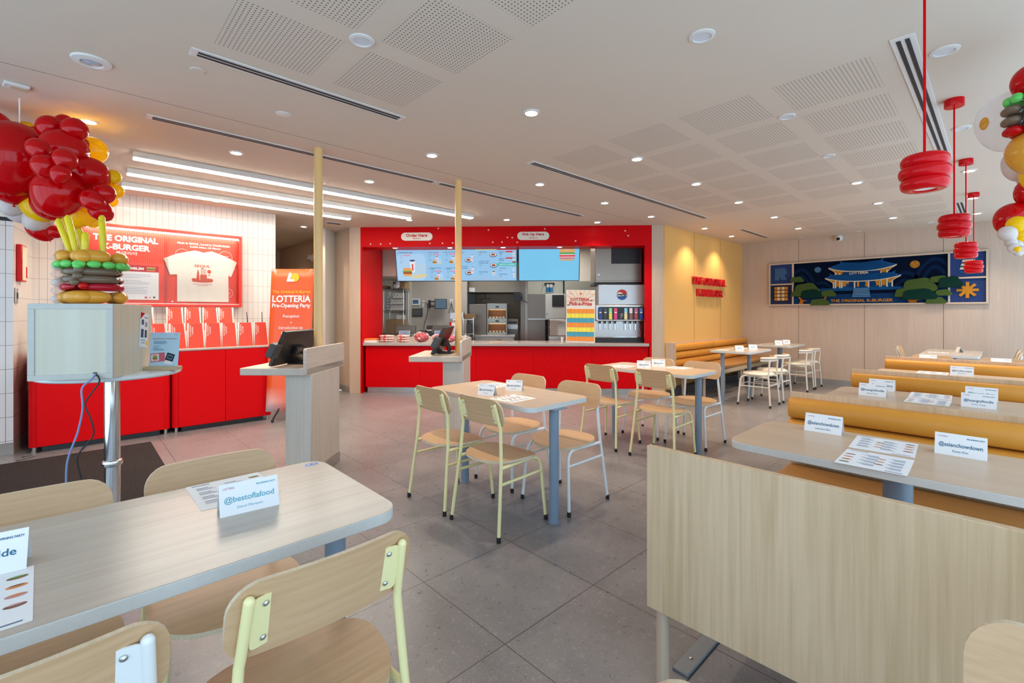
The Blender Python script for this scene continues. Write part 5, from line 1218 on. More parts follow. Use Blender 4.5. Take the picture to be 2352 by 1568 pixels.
for i, c in enumerate(fc):
    x = -0.355 + i * 0.084
    if c:
        b = MB().at(T(0, -0.0075, 0) @ FRONT).prism(rr(0.050, 0.085, 0.004, 2, x, 0.532), 0, 0.003, 0).prism(rr(0.050, 0.10, 0.004, 2, x, 0.437), 0, 0.003, 1).flat(rr(0.038, 0.016, 0.004, 2, x, 0.50), 0.004, 2)
        b.build('flavour_panel', [plain('flavour top %d' % i, c[0], 0.25), plain('flavour base %d' % i, c[1], 0.25), M_WHITE], t)
        n = MB().at(T(x, 0.03, 0.345)).lathe([(0.012, -0.03), (0.016, 0.0), (0.016, 0.03)], 14).build('nozzle', M_BLACK, t)
        MB().at(T(x, 0.06, 0.0)).box(-0.005, 0.005, -0.002, 0.002, 0.235, 0.35).box(-0.006, 0.006, -0.012, 0.0, 0.215, 0.24).build('push_lever', M_CHROME, n)
b = MB().at(T(-0.018, -0.0085, 0.46) @ FRONT)
for cx, cy, r in ((0, 0, 0.014), (0.022, 0.014, 0.014), (0.02, -0.018, 0.013)): ringo(b, cx, cy, r, 0.003)
ringo(b, 0.0, -0.045, 0.010, 0.003); b.build('bubble_symbol', plain('pale symbol', (0.6, 0.6, 0.6), 0.5), t, smooth=False)
MB().box(-0.37, 0.395, 0.11, 0.40, 0.632, 0.97).build('ice_bin', plain('satin steel ice bin', (0.56, 0.57, 0.58), 0.35, 0.7), t, 0.006)
b = MB().at(T(0.025, 0.107, 0.80) @ FRONT).flat(circ(0.090, 40), 0, 0).flat(circ(0.085, 40), 0.001, 1)
n = 24
up = [(0.084 * cos(R(a)), 0.084 * sin(R(a))) for a in range(18, 163, 6)]; lo = [(0.080 * cos(R(180 - 18)) + 0.16 * i / n * 0.985 * cos(0), 0.028 + 0.016 * sin(pi * 2 * i / n)) for i in range(n + 1)]
b.flat(up + lo, 0.002, 2)
dn = [(0.084 * cos(R(a)), 0.084 * sin(R(a))) for a in range(198, 343, 6)]; l2 = [(0.080 - 0.16 * i / n, -0.030 + 0.014 * sin(2 * pi * i / n)) for i in range(n + 1)]
b.flat(dn + l2, 0.002, 3).text('PEPSI', 0, 0, 0.150, 0.034, 4, 0.04, 0.003)
b.build('round_badge', [M_BLACK, M_WHITE, M_REDINK, plain('badge blue', (0.015, 0.10, 0.42), 0.4), M_BLACK], t, smooth=False)
t = kthing('ice_machine', 'steel ice machine with black louvre grille above the soda fountain', 'ice machine', 4.32, 0.375, 1.85)
MB().box(-0.40, 0.385, 0.0, 0.62, 0.0, 0.66).build('body', M_STEELV, t, 0.006)
MB().box(-0.395, 0.38, -0.012, 0.002, 0.03, 0.655).build('front_panel', M_STEELV, t, 0.004)
b = MB().box(-0.13, 0.365, -0.020, -0.011, 0.315, 0.65); g0 = b.build('grille', M_BLACK, t, 0.003)
b = MB()
for i in range(15): b.at(T(0, -0.022, 0.335 + i * 0.021) @ RX(R(25))).box(-0.12, 0.11, -0.004, 0.004, -0.002, 0.002).box(0.125, 0.355, -0.004, 0.004, -0.002, 0.002)
b.build('louvres', M_DARK, g0)
MB().at(T(-0.34, -0.013, 0.13) @ FRONT).flat(circ(0.024, 20), 0, 0).flat(circ(0.018, 20), 0.0006, 1).flat(rr(0.006, 0.022, 0.001, 1), 0.0012, 0).build('maker_badge', [plain('badge blue ring', (0.05, 0.25, 0.5), 0.4), M_WHITE], t, smooth=False)
MB().at(T(-0.30, -0.0128, 0.615) @ FRONT).flat(rr(0.11, 0.014, 0.003, 2), 0, 0).build('name_plate', M_DARK, t)
MB().box(-0.41, 0.35, 0.03, 0.60, -0.043, 0.0).build('adapter_base', M_BLACK, t)
# packets, plush bags, POS on the counter
t = kthing('napkin_tray', 'orange box with white packets at the left end of the counter', 'box', 0.128, 0.16, 0.836)
MB().box(-0.10, 0.10, -0.06, 0.10, 0.03, 0.062).build('orange_lid', M_ORINK, t, 0.003)
for k in range(5): MB().box(-0.10 + k * 0.041, -0.062 + k * 0.041, -0.075, 0.09, 0.0, 0.030).build('white_packet', M_WHITE, t, 0.003)
M_RW = speckle('red and white striped packet', (0.72, 0.05, 0.05), (0.82, 0.78, 0.74), 22, 0.3)
def packet(label, x, y, z, r, w=0.26): 
    o = MB().ell((0, 0, 0.0205), (w / 2, 0.085, 0.020), 20).build('food_packet', M_RW); tag(o, label, 'packet', 'red and white packets on the counter'); kplace(o, x, y, z, r); return o
for k in range(3): packet(['bottom', 'middle', 'top'][k] + ' red and white packet of the left pile on the counter', 0.368 + 0.006 * (k % 2), 0.24, 0.836 + 0.0405 * k, R((4, -5, 7)[k]))
for k in range(3): packet(['bottom', 'middle', 'top'][k] + ' red and white packet of the right pile on the counter', 0.650 - 0.004 * (k % 2), 0.24, 0.836 + 0.0405 * k, R((-6, 5, -4)[k]), 0.23)
M_PLUSH = speckle('dull red plush', (0.34, 0.03, 0.05), (0.60, 0.22, 0.24), 26, 0.6)
M_FILM = plain('crumpled clear film', (0.62, 0.55, 0.56), 0.15)
def plush(label, x, y, w, h):
    t = kthing('wrapped_bundle', label, 'bag', x, y, 0.836, 0, 'red bundles in clear film on the counter')
    b = MB(); rnd = random.Random(int(x * 100)); b.ell((0, 0, h * 0.48), (w / 2, 0.11, h * 0.48), 24)
    b.v = [(vx * (1 + rnd.uniform(-.05, .05)), vy * (1 + rnd.uniform(-.05, .05)), max(0.001, vz * (1 + rnd.uniform(-.05, .05)))) for vx, vy, vz in b.v]
    b.build('bundle', M_PLUSH, t)
    b = MB()
    for k in range(16):
        a = pi * k / 15; cx, cz = w * 0.50 * cos(a), h * 0.50 + h * 0.48 * sin(a); e = rnd.uniform(0.006, 0.018)
        b.add([(cx - 0.02, -0.03, cz - 0.01), (cx + 0.02, -0.02, cz - 0.01), (cx + e * cos(a) * 1.3, -0.05 + 0.05 * rnd.random(), cz + e * sin(a) + 0.008)], [(0, 1, 2)])
    b.build('film_folds', M_FILM, t, smooth=False)
    MB().at(T(-w * 0.06, -0.112, h * 0.42) @ FRONT).flat(circ(0.022, 12, 0, 0, 0.016), 0, 0).build('tag_print', plain('cream tag', (0.8, 0.6, 0.4), 0.5), t)
plush('large dull red bundle in clear film on the counter', 0.965, 0.25, 0.25, 0.165)
plush('dull red bundle in clear film half behind the farther kiosk screen', 1.235, 0.28, 0.18, 0.125)
plush('dull red bundle in clear film left of the far yellow pole', 1.46, 0.25, 0.19, 0.125)
def pos(label, x, y, z, rot=0.0):
    t = kthing('cash_register', label, 'cash register', x, y, z, rot, 'cash registers')
    MB().at(T(0, 0.03, 0.06) @ RX(R(-18))).box(-0.185, 0.185, 0.0, 0.025, 0.0, 0.155).build('screen_back', M_BLACK, t, 0.006)
    MB().box(-0.10, 0.10, 0.0, 0.16, 0.0, 0.02).build('base', M_BLACK, t, 0.004)
    MB().box(-0.03, 0.03, 0.04, 0.07, 0.015, 0.09).build('neck', M_BLACK, t)
    c = MB().at(T(0.0, -0.06, 0.004) @ RX(R(-18))).box(-0.105, 0.105, 0.0, 0.014, 0.0, 0.115).build('customer_display', plain('silver bezel', (0.30, 0.31, 0.33), 0.3, 0.6), t, 0.006)
    MB().at(T(0.0, -0.062, 0.004) @ RX(R(-18)) @ FRONT).flat(rr(0.185, 0.095, 0.004, 2, 0, 0.058), 0.001, 0).build('screen', glow('register screen', (0.12, 0.25, 0.50), 0.6), c)
    MB().at(T(0.0, -0.062, 0.004) @ RX(R(-18)) @ FRONT).flat(circ(0.026, 16, 0.02, 0.058), 0.0016, 0).flat([(-0.04, 0.08), (-0.055, 0.035), (-0.01, 0.035), (-0.012, 0.045), (-0.035, 0.045), (-0.027, 0.08)], 0.002, 1).build('screen_logo', [glow('logo grey', (0.25, 0.22, 0.2), 0.5), E[8]], c, smooth=False)
    return t
t = kthing('back_counter', 'pale raised counter shelf behind the packets', 'counter', 0, 0.665)
MB().box(0.12, 1.66, 0.0, 0.55, 0.0, 0.895).build('body', plain('pale back counter', (0.50, 0.46, 0.42), 0.4), t, 0.003)
pos('black cash register facing the kitchen at the left end of the counter', 0.525, 0.80, 0.895)
pos('black cash register half hidden by the farther kiosk screen', 1.17, 0.85, 0.895, R(-8))
tag(kplace(MB().box(-0.085, 0.085, -0.06, 0.06, 0, 0.06).build('receipt_printer', M_BLACK, None, 0.004), 0.215, 0.80, 0.895), 'small low black box beside the left cash register', 'printer')
t = kthing('receipt_printer', 'black printer stack by the kitchen wall behind the red bundles', 'printer', 0.99, 1.05, 0.895)
MB().box(-0.13, 0.15, 0, 0.2, 0.0, 0.10).build('lower_printer', M_BLACK, t, 0.005)
MB().box(-0.12, 0.15, 0, 0.2, 0.12, 0.195).build('upper_printer', M_BLACK, t, 0.005)
MB().box(-0.12, 0.15, 0.0, 0.18, 0.10, 0.12).build('rack', plain('pale rack', (0.6, 0.6, 0.6), 0.4), t)
MB().box(-0.25, -0.14, 0, 0.15, 0.0, 0.11).build('cash_drawer', M_DARK, t, 0.005)
t = kthing('red_carton', 'red and white carton standing by the far yellow pole in the kitchen', 'carton', 1.37, 1.05, 0.895, R(-30))
MB().box(-0.04, 0.10, -0.05, 0.05, 0.0, 0.25).build('box', M_WHITE, t)
MB().box(-0.045, 0.0, -0.055, -0.049, 0.0, 0.26).build('red_flap', M_RED, t)

# ------------------------------------------------------------------ kitchen
tl = kthing('added_kitchen_light', 'unseen flat light panel added over the kitchen', 'ceiling light', 1.6, 1.75, CEIL)  # out of view, added to light the kitchen, like its copy below
MB().box(-0.6, 0.6, -0.3, 0.3, -0.03, 0).build('housing', M_TRIM, tl)
MB().box(-0.57, 0.57, -0.27, 0.27, -0.036, -0.03).build('diffuser', glow('added kitchen panel light', (1.0, 0.93, 0.82), 15.0), tl)
t2 = dup(tl, 'second unseen flat light panel added over the kitchen, on its right', KW(3.3, 1.8, CEIL), RK)
t = kthing('wire_shelving', 'chrome wire shelving rack with boxes at the left of the kitchen', 'shelving', 0, 2.0)
for x in (-0.25, 0.165):
    for y in (0.0, 0.42): MB().lathe([(0.011, 0.0), (0.011, 1.86)], 12, 0, (x, y, 0)).build('post', M_CHROME, t)
for z in (1.83, 1.375, 0.86, 0.2):
    b = MB()
    for y in (-0.01, 0.43): b.box(-0.27, 0.185, y - 0.004, y + 0.004, z - 0.045, z - 0.037).box(-0.27, 0.185, y - 0.004, y + 0.004, z - 0.006, z)
    for k in range(15):
        x = -0.265 + k * 0.032; b.box(x - 0.002, x + 0.002, -0.012, 0.432, z - 0.008, z - 0.003); b.add([(x, -0.014, z - 0.04), (x + 0.008, -0.014, z - 0.04), (x + 0.03, -0.014, z - 0.004), (x + 0.022, -0.014, z - 0.004)], [(0, 1, 2, 3)])
    b.build('wire_shelf', M_CHROME, t)
def ks(name, label, cat, x0, x1, y0, y1, z0, z1, m, grp=None, bev=0.003, rot=0):
    o = MB().box(-(x1 - x0) / 2, (x1 - x0) / 2, 0, y1 - y0, 0, z1 - z0).build(name, m, None, bev); kplace(o, (x0 + x1) / 2, y0, z0, rot); return tag(o, label, cat, grp)
M_WBOX = plain('white carton', (0.72, 0.71, 0.68), 0.6)
rowsb = [('top', 1.629, 3), ('middle', 1.505, 4), ('bottom', 1.381, 4)]
for nm, z, n in rowsb:
    for k in range(n):
        x1_ = 0.147 - k * 0.066
        o = ks('small_box', 'small white box, %s from the right in the %s row on the wire rack' % (['first', 'second', 'third', 'fourth'][k], nm), 'box', x1_ - 0.062, x1_, 1.99, 2.15, z + 0.002, z + 0.112, M_WBOX, 'white boxes on the wire rack')
        MB().at(T(0, -0.001, 0.06) @ FRONT).flat(circ(0.008, 10, 0, 0.02), 0, 0).flat(rr(0.03, 0.006, 0.001, 1, 0, -0.005), 0, 0).build('print', M_DARK, o)
    if z > 1.4: pass
tag(kplace(MB().box(-0.135, 0.115, 0, 0.2, 0, 0.006).build('box_tray', M_DARK), 0.03, 1.98, 1.6205), 'thin dark tray under the top row of white boxes', 'tray', 'box trays')
tag(kplace(MB().box(-0.135, 0.115, 0, 0.2, 0, 0.006).build('box_tray', M_DARK), 0.03, 1.98, 1.497), 'thin dark tray under the middle row of white boxes', 'tray', 'box trays')
for k in range(5):
    o = MB().ell((0, 0, 0.03), (0.050, 0.08, 0.029), 16).build('cup_sleeve', M_WHITE); kplace(o, -0.182, 2.09, 1.377 + k * 0.0615)
    tag(o, 'white cup sleeve, %s of the stack on the wire rack' % ['lowest', 'second from below', 'middle one', 'second from above', 'topmost'][k], 'cups', 'bagged cups on the wire rack')
ks('cardboard_box', 'tall brown carton on the low shelf of the wire rack, left one', 'box', -0.20, -0.03, 1.98, 2.3, 0.862, 1.195, M_CARD, 'brown cartons')
ks('cardboard_box', 'brown carton on the low shelf of the wire rack, right one', 'box', -0.025, 0.15, 1.99, 2.3, 0.862, 1.19, M_CARD, 'brown cartons')
ks('white_carton', 'white carton lying on the brown cartons of the wire rack', 'box', 0.02, 0.15, 2.0, 2.2, 1.195, 1.285, M_WBOX)
ks('cardboard_box', 'brown carton on top of the wire rack', 'box', -0.07, 0.185, 2.05, 2.35, 1.835, 1.985, M_CARD, 'brown cartons')
ks('cardboard_box', 'small brown carton at the left end on top of the wire rack', 'box', -0.33, -0.20, 2.05, 2.35, 1.835, 1.90, M_CARD, 'brown cartons')
o = MB().ell((0, 0, 0.05), (0.07, 0.05, 0.05), 14).ell((0.03, 0, 0.11), (0.045, 0.045, 0.05), 12).build('plastic_bag', M_WHITE); kplace(o, 0.02, 1.99, 1.835); tag(o, 'crumpled white plastic bag on top of the wire rack', 'bag')
# wall items
t = kthing('wall_controller', 'white wall controller with a blue screen on the kitchen wall', 'controller', 0.232, 2.797, 1.572)
MB().box(-0.094, 0.094, -0.03, 0, -0.075, 0.075).build('housing', M_WHITEPAINT, t, 0.008)
MB().box(-0.066, 0.066, -0.032, -0.0295, -0.04, 0.05).build('screen', glow('controller screen', (0.05, 0.14, 0.28), 0.5), t)
t = kthing('wall_tablet', 'dark tablet mounted below the wall controller', 'tablet', 0.268, 2.797, 1.335)
MB().box(-0.115, 0.115, -0.022, 0, -0.091, 0.091).build('case', M_BLACK, t, 0.01)
MB().box(-0.098, 0.098, -0.0235, -0.0215, -0.07, 0.07).build('screen', plain('grey tablet glass', (0.10, 0.11, 0.12), 0.15), t)
t = kthing('wall_monitor', 'small monitor on a swing arm on the kitchen wall', 'monitor', 0.836, 2.797, 1.525)
MB().at(T(0, -0.20, 0) @ RZ(R(14))).box(-0.135, 0.135, 0, 0.03, -0.11, 0.11).build('housing', M_BLACK, t, 0.006)
MB().at(T(0, -0.20, 0) @ RZ(R(14))).box(-0.12, 0.12, -0.002, 0.0005, -0.095, 0.098).build('screen', glow('monitor screen', (0.10, 0.17, 0.24), 0.5), t)
MB().box(-0.31, -0.265, -0.05, 0, -0.09, 0.09).box(-0.28, -0.12, -0.08, -0.05, 0.04, 0.065).box(-0.28, -0.12, -0.08, -0.05, -0.065, -0.04).box(-0.14, -0.08, -0.19, -0.05, -0.02, 0.02).build('swing_arm', M_BLACK, t, 0.004)
t = kthing('wall_outlet', 'wall outlet with black plug cord left of the monitor', 'outlet', 0.40, 2.797, 1.56)
MB().box(-0.03, 0.03, -0.012, 0, -0.05, 0.05).box(-0.02, 0.02, -0.03, -0.012, -0.11, -0.05).build('plate', M_WHITEPAINT, t, 0.003)
MB().tube(path([(-0.02, -0.02, 0.01), (0.03, -0.03, 0.0), (0.08, -0.03, -0.03), (0.10, -0.02, -0.07), (0.105, -0.02, -0.20), (0.08, -0.02, -0.33), (0.03, -0.02, -0.48), (0.02, -0.02, -0.60)]), 0.005, 6).build('cord', M_BLACK, t)
t = kthing('wall_outlet', 'wall outlet with two hanging black cords right of the monitor', 'outlet', 1.035, 2.797, 1.585)
MB().box(-0.035, 0.035, -0.012, 0, -0.055, 0.055).build('plate', M_WHITEPAINT, t, 0.003)
MB().tube(path([(0, -0.02, 0), (0.01, -0.03, -0.08), (-0.03, -0.03, -0.18), (-0.06, -0.02, -0.27)]), 0.005, 6).build('cord', M_BLACK, t)
MB().tube(path([(0.005, -0.02, 0), (0.012, -0.03, -0.08), (0.04, -0.03, -0.18), (0.07, -0.02, -0.27)]), 0.005, 6).build('cord', M_BLACK, t)
t = kthing('wire_table', 'chrome wire rack table behind the far yellow pole', 'rack', 1.48, 1.6)
for x in (-0.2, 0.0, 0.2): MB().lathe([(0.011, 0), (0.011, 1.24)], 10, 0, (x, 0, 0)).build('post', M_CHROME, t)
MB().box(-0.21, 0.21, -0.01, 0.30, 1.19, 1.205).build('wire_shelf', M_CHROME, t)
MB().box(-0.21, 0.21, -0.01, 0.30, 0.90, 0.915).build('wire_shelf', M_CHROME, t)
tag(kplace(MB().box(-0.17, 0.10, 0, 0.2, 0, 0.13).build('steel_pan', M_STEEL, None, 0.004), 1.38, 1.62, 1.206), 'steel pan on the chrome rack behind the far yellow pole', 'pan')
tag(kplace(MB().box(-0.10, 0.10, 0, 0.2, 0, 0.10).build('cup_carton', M_CARD, None, 0.004), 1.60, 1.62, 1.206), 'brown carton on the chrome rack right of the far pole', 'box')
tag(kplace(MB().box(-0.06, 0.06, 0, 0.2, 0, 0.20).build('black_dispenser', M_DARK, None, 0.01), 1.60, 1.62, 0.916), 'dark dispenser under the chrome rack right of the far pole', 'dispenser')
# cook line
t = kthing('exhaust_hood', 'brushed steel exhaust hood over the cook line', 'hood', 2.0, 3.1)
MB().add([(-0.68, 0, 1.80), (0.62, 0, 1.80), (0.62, 1.05, 1.80), (-0.68, 1.05, 1.80), (-0.68, 0.0, 2.5), (0.62, 0.0, 2.5), (0.62, 1.05, 2.5), (-0.68, 1.05, 2.5)], [(0, 3, 2, 1), (4, 5, 6, 7), (0, 1, 5, 4), (1, 2, 6, 5), (2, 3, 7, 6), (3, 0, 4, 7)]).build('canopy', steel('olive steel', (0.33, 0.30, 0.25), 0.35), t, 0.004)
MB().box(-0.60, -0.47, -0.008, 0, 1.815, 1.91).build('notice', M_WHITE, t)
t = kthing('overhead_rail', 'dark bent gas rail under the exhaust hood', 'rail', 1.75, 3.35)
MB().tube([(0.0, 0, 1.80), (0.0, 0, 1.66), (-0.11, 0, 1.655), (-0.12, 0, 1.57)], 0.010, 8).tube([(0.0, 0, 1.66), (0.12, 0, 1.665), (0.14, 0, 1.61)], 0.008, 8).build('pipe', M_DARK, t)
M_WARM = glow('warm heat lamp', (1.0, 0.50, 0.18), 2.2)
t = kthing('food_warmer', 'steel food warming cabinet with two lit shelves', 'food warmer', 1.92, 1.95)
b = MB().box(-0.40, -0.03, 0.25, 0.62, 0.875, 1.51); b.build('side_cabinet', M_STEELDARK, t, 0.004)
b = MB().box(-0.02, 0.40, 0.25, 0.27, 0.875, 1.525).box(-0.02, 0.0, 0.25, 0.60, 0.875, 1.525).box(0.38, 0.40, 0.25, 0.60, 0.875, 1.525).box(-0.02, 0.40, 0.58, 0.60, 0.875, 1.525)
MB().box(0.0, 0.38, 0.575, 0.60, 0.90, 1.50).build('back_panel', plain('warm brown steel', (0.22, 0.12, 0.06), 0.4, 0.4), t)
b = MB().box(-0.02, 0.0, 0.25, 0.60, 0.875, 1.525).box(0.38, 0.40, 0.25, 0.60, 0.875, 1.525).box(0.0, 0.38, 0.25, 0.59, 1.40, 1.525).box(0.0, 0.38, 0.25, 0.59, 1.10, 1.215).box(0.0, 0.38, 0.25, 0.59, 0.875, 0.915)
b.build('frame', steel('grey green steel', (0.36, 0.36, 0.32), 0.35), t, 0.002)
for z in (1.455, 1.155): MB().box(0.16, 0.23, 0.244, 0.25, z - 0.018, z + 0.018).build('control_panel', M_DARK, t, 0.002)
for z in (1.397, 1.097): MB().box(0.02, 0.36, 0.30, 0.54, z - 0.006, z).build('heat_lamp', M_WARM, t)
for z0_ in (1.217, 0.917):
    for k in range(5): MB().box(0.015 + k * 0.072, 0.07 + k * 0.072, 0.28, 0.57, z0_, z0_ + 0.03).build('tray', plain('warm steel tray', (0.55, 0.42, 0.28), 0.3, 0.6), t, 0.004)
t = kthing('prep_table', 'white fronted prep counter under the food warmer', 'counter', 2.05, 1.90)
MB().box(-0.40, 0.45, 0.0, 0.75, 0.835, 0.872).build('top', M_STEEL, t, 0.003)
MB().box(-0.38, 0.42, 0.03, 0.72, 0.05, 0.835).build('body', plain('white counter body', (0.62, 0.64, 0.60), 0.4), t)
for x in (0.10, 0.15): MB().tube([(x - 0.02, 0.02, 0.76), (x, 0.0, 0.79), (x + 0.02, 0.02, 0.76)], 0.004, 6).build('handle', M_DARK, t)
t = kthing('griddle', 'dark griddle drawer unit beside the food warmer', 'griddle', 2.40, 3.0)
MB().box(-0.12, 0.14, 0, 0.5, 0.40, 1.19).build('body', M_STEELDARK, t, 0.004)
MB().box(-0.11, 0.13, -0.02, 0.0, 0.955, 1.06).build('drawer', M_STEEL, t, 0.003)
MB().box(-0.09, 0.11, -0.022, -0.0, 1.09, 1.13).build('slot', M_BLACK, t)
t = kthing('wall_speaker', 'black monitor box on an arm beside the steel post', 'monitor', 2.56, 2.0, 1.655)
MB().box(-0.085, 0.04, 0, 0.10, -0.085, 0.085).build('housing', M_BLACK, t, 0.006)
MB().box(0.04, 0.09, 0.04, 0.60, -0.02, 0.02).box(0.06, 0.09, 0.05, 0.08, -0.07, 0.08).build('arm', M_BLACK, t)
MB().tube(path([(0.03, 0.05, -0.06), (0.12, 0.05, -0.08), (0.19, 0.04, -0.12)]), 0.008, 6).build('cord', M_BLACK, t)
t = kthing('tall_fridge', 'steel upright unit with a black vent right of the steel post', 'fridge', 3.15, 2.4)
MB().box(-0.39, -0.015, 0.02, 0.60, 0.05, 1.735).build('side_panel', M_STEELDARK, t, 0.003)
MB().box(-0.015, 0.42, 0.0, 0.60, 1.205, 1.735).build('front', plain('satin steel front', (0.55, 0.55, 0.51), 0.4, 0.5), t, 0.004)
MB().box(-0.39, 0.42, -0.01, 0.60, 1.185, 1.203).build('joint', M_STEEL, t)
v0 = MB().box(0.13, 0.39, -0.012, 0.0, 1.455, 1.715).build('vent', M_DARK, t, 0.004)
b = MB()
for i in range(11): b.at(T(0, -0.014, 1.472 + i * 0.0225) @ RX(R(25))).box(0.14, 0.255, -0.005, 0.005, -0.002, 0.002).box(0.268, 0.38, -0.005, 0.005, -0.002, 0.002)
b.build('louvres', M_BLACK, v0)
MB().box(0.04, 0.42, 0.0, 0.6, 0.05, 1.185).build('lower_body', M_STEELDARK, t, 0.003)
MB().at(T(0.02, -0.002, 1.30) @ FRONT).flat(circ(0.018, 16), 0, 0).build('maker_badge', plain('badge grey blue', (0.2, 0.25, 0.3), 0.4), t)
t = kthing('ice_bin', 'open shiny steel bin in front of the upright kitchen unit', 'ice bin', 3.34, 1.20)
MB().at(T(0, 0, 1.05) @ RX(R(-14))).box(-0.16, 0.16, 0.0, 0.02, -0.155, 0.155).build('lid', M_CHROME, t, 0.004)
MB().at(T(0, 0.004, 1.05) @ RX(R(-14))).box(-0.175, 0.165, 0.015, 0.03, -0.16, 0.165).build('gasket', M_BLACK, t, 0.004)
MB().box(-0.17, 0.17, 0.0, 0.45, 0.1, 0.885).build('body', M_STEEL, t, 0.004)
t = kthing('water_filter', 'pair of blue and white water filters high on the kitchen wall', 'water filter', 3.25, 3.19, 1.78)
MB().box(-0.11, 0.12, -0.07, 0.0, 0.20, 0.24).build('bracket', M_BLACK, t, 0.004)
for x in (-0.035, 0.045):
    f = MB().lathe([(0.0, 0.0), (0.036, 0.005), (0.036, 0.20), (0.02, 0.21), (0.02, 0.235)], 16, 0, (x, -0.05, 0)).build('cartridge', M_WHITEPAINT, t)
    MB().lathe([(0.0365, 0.02), (0.0365, 0.135)], 16, 0, (x, -0.05, 0), caps=False).build('blue_label', plain('filter blue', (0.03, 0.22, 0.50), 0.4), f)
MB().tube(path([(-0.16, -0.03, 0.30), (-0.14, -0.03, 0.20), (-0.17, -0.03, 0.1), (-0.20, -0.03, 0.0)]), 0.007, 6).build('hose', plain('pale hose', (0.6, 0.6, 0.55), 0.5), t)
tag(kplace(MB().lathe([(0.02, 0), (0.025, 0.09)], 16).build('clear_cup', M_WHITEPAINT), 3.35, 0.20, 0.836), 'small pale cup at the left foot of the prize board', 'cup')

# ------------------------------------------------------------------ name cards and printed menus
TT = 0.7652
M_INKBLUE = plain('card blue ink', (0.02, 0.13, 0.24), 0.6); M_PINKINK = plain('card pink ink', (0.50, 0.10, 0.22), 0.6)
M_TEAL = plain('card faded blue ink', (0.13, 0.42, 0.55), 0.6)
def card(label, x, y, rz, handle, name='', w=0.152, h=0.082, d=0.032, group='folded name cards', big=0.021, ink=None):
    """tent card; its front faces -y of its own frame"""
    t = thing('name_card', label, 'name card', (x, y, TT), rz, group)
    b = MB(); th = 0.0006
    for s in (-1, 1):
        b.add([(-w / 2, s * d, 0), (w / 2, s * d, 0), (w / 2, 0, h), (-w / 2, 0, h), (-w / 2, s * (d - th), 0), (w / 2, s * (d - th), 0), (w / 2, 0, h - th * 3), (-w / 2, 0, h - th * 3)], [(0, 1, 2, 3), (7, 6, 5, 4), (0, 4, 5, 1), (1, 5, 6, 2), (3, 2, 6, 7), (0, 3, 7, 4)])
    c = b.build('folded_paper', M_WHITE, t, smooth=False)
    a = MB().at(T(0, -d * 0.5, h / 2) @ RX(-math.atan2(d, h)) @ FRONT @ T(0, 0, 0.0006))
    a.text(handle, 0, -0.003, w * 0.84 if len(handle) > 11 else w * 0.07 * len(handle), big, 0, 0.010)
    if name: a.text(name, 0, -0.0255, len(name) * 0.0050, 0.0085, 0, 0.0)
    a.text('PRE-OPENING PARTY', w * 0.29, 0.029, w * 0.34, 0.0052, 0, 0.02)
    a.text('LOTTERIA', -w * 0.34, 0.030, w * 0.19, 0.0058, 1, 0.0)
    a.build('lettering', [ink or M_INKBLUE, M_PINKINK], c, smooth=False)
    return t
def menu(label, x, y, rz, flip=False, group='printed menus', w=0.215, h=0.262, small=False):
    """printed sheet lying flat; reads towards +y of its own frame"""
    t = thing('printed_menu', label, 'menu', (x, y, TT), rz, group)
    c = MB().prism(rr(w, h, 0.001, 1), 0, 0.0006).build('sheet', M_WHITE, t, smooth=False)
    rnd = random.Random(7); b = MB().at(T(0, 0, 0.0009))
    for col, cw in ((-w * 0.27, w * 0.26), (w * 0.10, w * 0.26)):
        for k in range(4):
            y0 = h * 0.32 - k * h * 0.18
            b.flat(rr(cw * 0.6, 0.0045, 0.0005, 1, col - cw * 0.2, y0), 0, 1)
            for q in range(3): l = cw * rnd.uniform(0.7, 1.0); b.flat(rr(l, 0.0028, 0.0005, 1, col - cw / 2 + l / 2, y0 - 0.009 - q * 0.0065), 0, 0)
    for k in range(4): b.flat(circ(0.017, 14, w * 0.385, h * 0.33 - k * h * 0.17, 0.0085), 0, (2, 3, 4, 2)[k]).flat(circ(0.012, 12, w * 0.385, h * 0.345 - k * h * 0.17, 0.004), 0.0002, (5, 2, 3, 4)[k])
    for k, m in ((0, 2), (1, 3), (2, 4)): b.flat(circ(0.014, 12, -w * 0.08, h * 0.16 - k * h * 0.17, 0.007), 0, m)
    b.flat(rr(0.05, 0.006, 0.001, 1, -w * 0.32, h * 0.44), 0, 1).flat(rr(0.06, 0.005, 0.001, 1, w * 0.3, -h * 0.45), 0, 1)
    b.build('print', [plain('menu blue grey text', (0.30, 0.37, 0.50), 0.6), plain('menu dark text', (0.10, 0.15, 0.25), 0.6), M_BROWNINK, M_ORINK, plain('menu pink', (0.55, 0.25, 0.25), 0.6), M_GREEN], c, smooth=False)
    return t
FU = R(-90)      # front of a card towards -x (the booths are read from the camera side)
# nearest booth
card('white name card at the left end of the nearest booth table', 2.628, 0.588, FU, '@asianchowdown', 'Lawrence Kim')
card('white name card at the right on the nearest booth table, closest to the frame edge', 2.595, 0.113, FU, '@asianchowdown', 'Karen Kim')
menu('printed menu on the nearest booth table, the farther of the pair', 2.540, 0.349, FU + R(3))
menu('printed menu on the nearest booth table, the nearer of the pair', 2.249, 0.337, FU + R(181), h=0.25)
# second booth
card('front left name card on the second booth table', 4.015, 0.611, FU, '@huangryfoodie', 'Bruce Trinh')
card('back left name card on the second booth table', 4.325, 0.604, FU, '@hangrydiary', 'Lisa Trann')
card('front right name card on the second booth table', 3.985, 0.095, FU, '@huangryfoodie', 'Esther Huang')
card('back right name card on the second booth table', 4.340, 0.090, FU, '@hangrydiary', '')
menu('printed menu on the second booth table, the farther of the pair', 4.275, 0.335, FU + R(2))
menu('printed menu on the second booth table, the nearer of the pair', 4.010, 0.327, FU + R(180), h=0.24)
